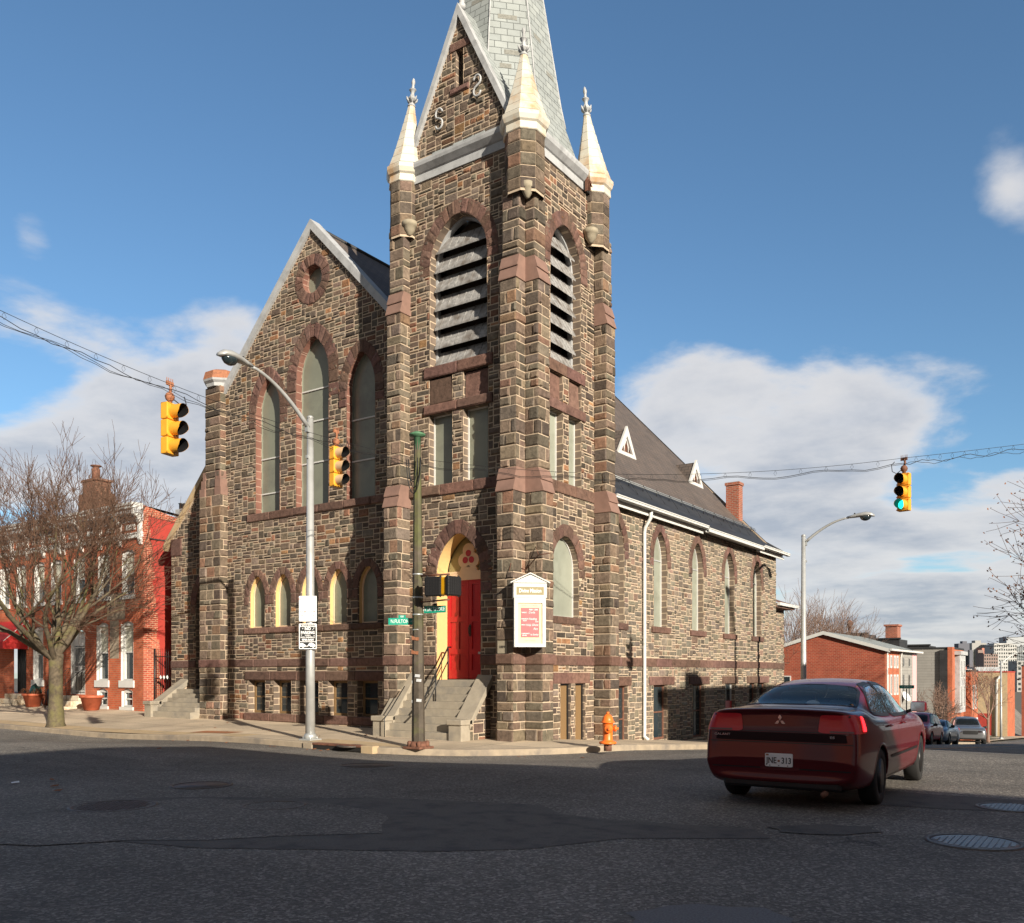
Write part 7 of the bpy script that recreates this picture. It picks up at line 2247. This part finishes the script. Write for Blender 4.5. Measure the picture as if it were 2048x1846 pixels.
        P = smoothpoly([(s * .42, zc_ - .07), (s * .42, zc_ + .05), (s * .74, zc_ + .10), (s * .76, zc_ - .03)], 3, .2); project(bvh, P, (O, Y, Z), Vector((-1, 0, 0)), .012, .06, None, m); m.build('headlight', M['chrome'], e)
        mr_ = MB(); mr_.bbox(.70, .82, s * .96 - .10, s * .96 + .10, 1.0, 1.14, .035); mo = mr_.build('wing_mirror', M['trimblack'] if not main else paint, e)
        g = MB(); g.box(.692, .70, s * .96 - .085, s * .96 + .085, 1.012, 1.128); g.build('mirror_glass', M['chrome'], mo)
        g = MB(); g.tube([(.78, s * .80, .99), (.78, s * .90, 1.03)], .025, 6); g.build('mirror_arm', M['trimblack'], mo)
        for hx in ((.0, -.9) if kind == 'sedan_car' else (0, -.9)):
            h = MB(); yy = bvh.ray_cast(Vector((hx + .02, s * 3, zbelt - .11)), Vector((0, -s, 0)), 8)[0]
            if yy: h.tube([yy + Vector((-.09, 0, 0)), yy + Vector((-.07, s * .03, 0)), yy + Vector((.07, s * .03, 0)), yy + Vector((.09, 0, 0))], .012, 6); h.build('door_handle', paint, e)
    m = MB(); P = [(-.38, .42), (.38, .42), (.38, .60), (-.38, .60)] if kind == 'sedan_car' else [(-.40, .62), (.40, .62), (.40, .84), (-.40, .84)]
    project(bvh, smoothpoly(P, 3, .15), (O, Y, Z), Vector((-1, 0, 0)), .008, .08, None, m); m.build('grille', M['trimblack'], e)
    # cabin
    m = MB()
    seatmat = M['trimblack']
    zt = zbelt + .10
    m.bbox(-1.15, -.95, -.62, .62, .5, zbelt - .02, .05)
    for y in (-.36, .36):
        m.bbox(-.25, -.08, y - .23, y + .23, .5, zbelt + .08, .05); m.bbox(-.24, -.13, y - .12, y + .12, zbelt + .12, zbelt + .27, .04)
        if kind == 'sedan_car': m.bbox(-1.12, -1.02, y - .12, y + .12, zbelt - .02, zbelt + .12, .04)
    m.bbox(.75, 1.05, -.66, .66, .7, zbelt - .06, .05)
    m.build('seats', M['black'], e)
    m = MB(); m.box(-1.8, 1.1, -.70, .70, .40, .46); m.box(-1.9, -1.12, -.62, .62, zbelt - .04, zbelt - .02); m.build('cabin_floor', M['black'], e)
    sw = MB(); sw.tube([(.55 + .06 * math.cos(t * .5236), .36 + .18 * math.sin(t * .5236), zbelt - .06 + .17 * math.cos(t * .5236)) for t in range(13)], .014, 6); sw.build('steering_wheel', M['black'], e)
    rmv = MB(); rmv.bbox(.52, .56, -.12, .12, zbelt + .24, zbelt + .31, .01); rmv.build('rear_view_mirror', M['black'], e)
    return e, bvh

# main car
ch_ = R(91.5)
cx0, cy0 = 8.66, -5.48
z_r = RD(cx0 + .13, cy0 - 1.37); z_f = RD(cx0 - .13, cy0 + 1.37)
car, bvh = make_car('sedan_car', (cx0, cy0, (z_r + z_f) / 2), ch_, M['maroon'], 'dark maroon saloon car seen from behind in the road, by far the largest car', 'car', 4, tilt=-math.atan((z_f - z_r) / 2.74), main=True)
X, Y, Z = Vector((1, 0, 0)), Vector((0, 1, 0)), Vector((0, 0, 1))
def rear_x(y, z): return bvh.ray_cast(Vector((-4, y, z)), X, 8)[0].x
def TR(y, z, d=.0): return Matrix.Translation((rear_x(y, z) - .012 - d, y, z)) @ Matrix(((0, 0, -1, 0), (-1, 0, 0, 0), (0, 1, 0, 0), (0, 0, 0, 1)))
frR = lambda x: (Vector((x, 0, 0)), Vector((0, -1, 0)), Vector((-1, 0, 0)))
# licence plate
xp = min(rear_x(0, .46), rear_x(0, .62)) - .006
m = MB(); slab(m, frR(xp), smoothpoly([(-.155, .470), (.155, .470), (.155, .620), (-.155, .620)], 3, .08), [], 0, .006, 0); pl = m.build('licence_plate', M['signwhite'], car)
m = MB(); Mx = Matrix.Translation((xp - .0075, 0, .537)) @ Matrix(((0, 0, -1, 0), (-1, 0, 0, 0), (0, 1, 0, 0), (0, 0, 0, 1)))
text_mesh(m, 'JNE', Mx @ Matrix.Translation((-.082, 0, 0)), .095, 0, .001, .80); text_mesh(m, '313', Mx @ Matrix.Translation((.085, 0, 0)), .095, 0, .001, .80)
for u in (-.10, 0, .10): slab(m, frR(xp), [(u - .006, .478), (u + .006, .478), (u + .006, .487), (u - .006, .487)], [], .006, .009, 0)
m.build('plate_lettering', M['signblack'], pl)
m = MB(); slab(m, frR(xp), [(-.012, .525), (.012, .525), (.012, .547), (-.012, .547)], [], .006, .009, 0); slab(m, frR(xp), [(-.145, .593), (-.115, .593), (-.115, .610), (-.145, .610)], [], .006, .009, 0); m.build('plate_emblem', M['orange_rust'], pl)
m = MB(); slab(m, frR(min(rear_x(0, .66), rear_x(0, .44)) + .02), smoothpoly([(-.22, .43), (.22, .43), (.22, .67), (-.22, .67)], 3, .1), [], 0, .012, 0); m.build('plate_recess', M['maroon'], car)
# three-diamond badge
m = MB(); s3 = .052; zc_ = .99; xb_ = rear_x(0, zc_) - .004
def rh(a, b, c, d_): slab(m, frR(xb_), [a, b, c, d_], [], -.02, .012, 0)
rh((0, zc_), (-s3 * .42, zc_ + s3 * .62), (0, zc_ + s3 * 1.24), (s3 * .42, zc_ + s3 * .62))
rh((-.004, zc_ - .004), (-s3 * .62, zc_ - .004), (-s3 * 1.15, zc_ - s3 * .75), (-s3 * .42, zc_ - s3 * .75))
rh((.004, zc_ - .004), (s3 * .42, zc_ - s3 * .75), (s3 * 1.15, zc_ - s3 * .75), (s3 * .62, zc_ - .004))
m.build('badge', M['chrome'], car)
m = MB(); text_mesh(m, 'GALANT', TR(.66, .815, .004), .036, 0, .001, 1.35); m.build('model_lettering', M['chrome'], car)
m = MB(); text_mesh(m, 'ES', TR(-.58, .815, .004), .036, 0, .001, 1.5); m.build('trim_lettering', M['chrome'], car)
# dark reflection under the boot lid, painted on as a band
m = MB(); project(bvh, smoothpoly([(-.74, .755), (.74, .755), (.72, .852), (-.72, .852)], 3, .1), (Vector((0, 0, 0)), Y, Z), X, .004, .06, None, m); m.build('boot_reflection', M['reflection_band'], car)
m = MB(); m.tube([(-2.30, -.50, .20), (-2.42, -.50, .195)], .032, 10); m.build('exhaust_pipe', M['rust'], car)
m = MB(); m.bbox(-2.33, -2.22, -.66, .66, .22, .36, .03); m.build('lower_valance', M['trimblack'], car)
m = MB(); bm = bmesh.new(); bmesh.ops.create_icosphere(bm, subdivisions=3, radius=.085)
m.addbm(bm, 0, Matrix.Translation((-1.40, -.12, 1.10)) @ Matrix.Diagonal((1, .95, .9, 1)), True)
hd = m.build('round_white_object', M['signwhite'], None); hd.parent = None; hd.matrix_world = car.matrix_basis.copy()  # round white shape of unknown kind on the rear shelf
hm = Matrix.Translation(car.location) @ car.rotation_euler.to_matrix().to_4x4(); hd.matrix_world = hm
tag(hd, 'round white object on the shelf behind the rear window of the maroon car', 'hat')
# parked cars down the side street, facing the camera
def ground_car(kind, x, y, hd, paint, label, cat):
    zf = RD(x, y - 1.3); zr = RD(x, y + 1.3)
    return make_car(kind, (x, y, (zf + zr) / 2), hd, paint, label, cat, 3, tilt=math.atan((zr - zf) / 2.6), group='cars parked along the side street')
ground_car('minivan', 2.82, 32.0, R(-90), M['carred'], 'bright red parked people carrier, first of the parked row beyond the maroon car', 'minivan')
ground_car('sedan_car', 2.82, 37.2, R(-90), M['carblue'], 'slate blue parked saloon between the red people carrier and the silver off-roader', 'car')
ground_car('offroad_car', 3.5, 43.2, R(-76), M['carsilver'], 'silver parked off-roader with a roof rack, farthest of the parked row', 'SUV')
# ------------------------------------------------------------------ camera, light, sky
SUN_EL = R(19); SUN_H = Vector((.898, -.44, 0)).normalized()
cam = bpy.data.cameras.new('camera'); co = bpy.data.objects.new('camera', cam); col.objects.link(co)
co.location = (12.01, -17.84, 1.5); co.rotation_euler = (R(90), 0, math.asin(.5704))
cam.sensor_width = 36; cam.sensor_fit = 'HORIZONTAL'; cam.lens = 36 * 1794 / 2048; cam.shift_y = 426 / 2048
cam.clip_end = 6000; cam.clip_start = .1
scene.camera = co
sl = bpy.data.lights.new('sun', 'SUN'); so = bpy.data.objects.new('sun', sl); col.objects.link(so)
sl.energy = 4.8; sl.angle = R(.5); sl.color = (1.0, .90, .75)
sd = Vector((SUN_H.x * math.cos(SUN_EL), SUN_H.y * math.cos(SUN_EL), math.sin(SUN_EL)))
so.rotation_euler = (-sd).to_track_quat('-Z', 'Y').to_euler(); so.location = (40, -30, 40)
w = bpy.data.worlds.new('World'); scene.world = w; w.use_nodes = True
nt = w.node_tree
bg = nt.nodes['Background']
sky = nd(nt, 'ShaderNodeTexSky', sky_type='NISHITA')
sky.sun_disc = False; sky.sun_elevation = SUN_EL; sky.sun_rotation = math.atan2(SUN_H.x, SUN_H.y)
sky.air_density = 1.0; sky.dust_density = .6; sky.ozone_density = 2.0
tc = nd(nt, 'ShaderNodeTexCoord')
sx = nd(nt, 'ShaderNodeSeparateXYZ'); nt.links.new(tc.outputs['Generated'], sx.inputs[0])
def mth(op, a, b=None, clamp=False):
    n = nd(nt, 'ShaderNodeMath', operation=op); n.use_clamp = clamp
    for i, v in enumerate((a, b)):
        if v is None: continue
        if isinstance(v, (int, float)): n.inputs[i].default_value = v
        else: nt.links.new(v, n.inputs[i])
    return n.outputs[0]
zc = mth('ADD', mth('MAXIMUM', sx.outputs[2], 0.0), .16)
px = mth('DIVIDE', sx.outputs[0], zc); py = mth('DIVIDE', sx.outputs[1], zc)
cb = nd(nt, 'ShaderNodeCombineXYZ'); nt.links.new(px, cb.inputs[0]); nt.links.new(py, cb.inputs[1])
n1 = noise(nt, cb.outputs[0], 1.25, 9, .56, .25)
n2 = noise(nt, cb.outputs[0], .45, 4, .5)
# cloud banks gather low over the horizon: threshold rises with elevation
el = nd(nt, 'ShaderNodeMapRange'); nt.links.new(sx.outputs[2], el.inputs[0])
el.inputs[1].default_value = .02; el.inputs[2].default_value = .44; el.inputs[3].default_value = .32; el.inputs[4].default_value = .74
def dirv(px_, py_):
    X = (px_ - 1024) / 1794; Z = (1349 - py_) / 1794
    v = Vector((X * .8214 - .5704, X * .5704 + .8214, Z)); v.normalize(); return v
acc = None
for (a, b, rad, amp) in ((250, 800, .22, .14), (1300, 700, .10, .18), (1760, 790, .17, .18), (1560, 900, .14, .12), (1600, 1130, .12, .10), (1850, 1180, .12, .10), (2020, 260, .06, .26), (2040, 430, .05, .22), (500, 650, .05, .12), (1650, 560, .04, .09), (60, 470, .03, .16), (1430, 415, .03, .18),
                         (640, 520, .10, -.10), (1850, 1010, .06, -.12), (1900, 560, .06, -.04), (250, 640, .05, -.10), (1200, 450, .12, -.1)):
    v = dirv(a, b)
    dt = nd(nt, 'ShaderNodeVectorMath', operation='DISTANCE'); nt.links.new(tc.outputs['Generated'], dt.inputs[0]); dt.inputs[1].default_value = v
    g = nd(nt, 'ShaderNodeMapRange', interpolation_type='SMOOTHSTEP'); nt.links.new(dt.outputs['Value'], g.inputs[0])
    g.inputs[1].default_value = rad * 1.5; g.inputs[2].default_value = 0; g.inputs[3].default_value = 0; g.inputs[4].default_value = amp
    acc = g.outputs[0] if acc is None else mth('ADD', acc, g.outputs[0])
dens = mth('ADD', mth('ADD', n1, mth('MULTIPLY', mth('SUBTRACT', n2, .5), .5)), acc)
d = mth('SUBTRACT', dens, el.outputs[0])
fac = nd(nt, 'ShaderNodeMapRange', interpolation_type='SMOOTHSTEP'); nt.links.new(d, fac.inputs[0])
fac.inputs[1].default_value = .03; fac.inputs[2].default_value = .16
# thicker parts are greyer underneath
shade = ramp(nt, mth('MULTIPLY', d, 2.2), [(0.0, (.76, .78, .84)), (.25, (.84, .84, .86)), (.62, (.50, .54, .62)), (1.0, (.42, .46, .55))])
n3 = noise(nt, cb.outputs[0], 3.2, 6, .6)
shade = mix(nt, ramp(nt, n3, [(.40, 0.0), (.62, .6)]), shade, (.88, .86, .85))
cl = mix(nt, 1.0, shade, (.52, .52, .52), 'MULTIPLY')
STR = .08
skyc = mix(nt, 1.0, sky.outputs[0], (STR * .78, STR * .99, STR * 1.10), 'MULTIPLY')
# unseen grey cloud deck added behind the photographer for neutral fill light
db = nd(nt, 'ShaderNodeVectorMath', operation='DISTANCE'); nt.links.new(tc.outputs['Generated'], db.inputs[0]); db.inputs[1].default_value = Vector((-.54, .77, .34))
gb_ = nd(nt, 'ShaderNodeMapRange', interpolation_type='SMOOTHSTEP'); nt.links.new(db.outputs['Value'], gb_.inputs[0])
gb_.inputs[1].default_value = .95; gb_.inputs[2].default_value = 1.3; gb_.inputs[3].default_value = 0; gb_.inputs[4].default_value = .88
deck = ramp(nt, n1, [(.3, (.135, .130, .125)), (.7, (.20, .19, .18))])
skyc = mix(nt, gb_.outputs[0], skyc, deck)
clf = mth('MULTIPLY', fac.outputs[0], mth('SUBTRACT', 1.0, gb_.outputs[0]))
fin = mix(nt, mth('MULTIPLY', clf, .92), skyc, cl)
nt.links.new(fin, bg.inputs[0]); bg.inputs[1].default_value = 1.0
scene.view_settings.view_transform = 'Standard'; scene.view_settings.look = 'None'
scene.view_settings.exposure = .8; scene.view_settings.gamma = 1
scene.render.engine = 'CYCLES'
scene.cycles.max_bounces = 6
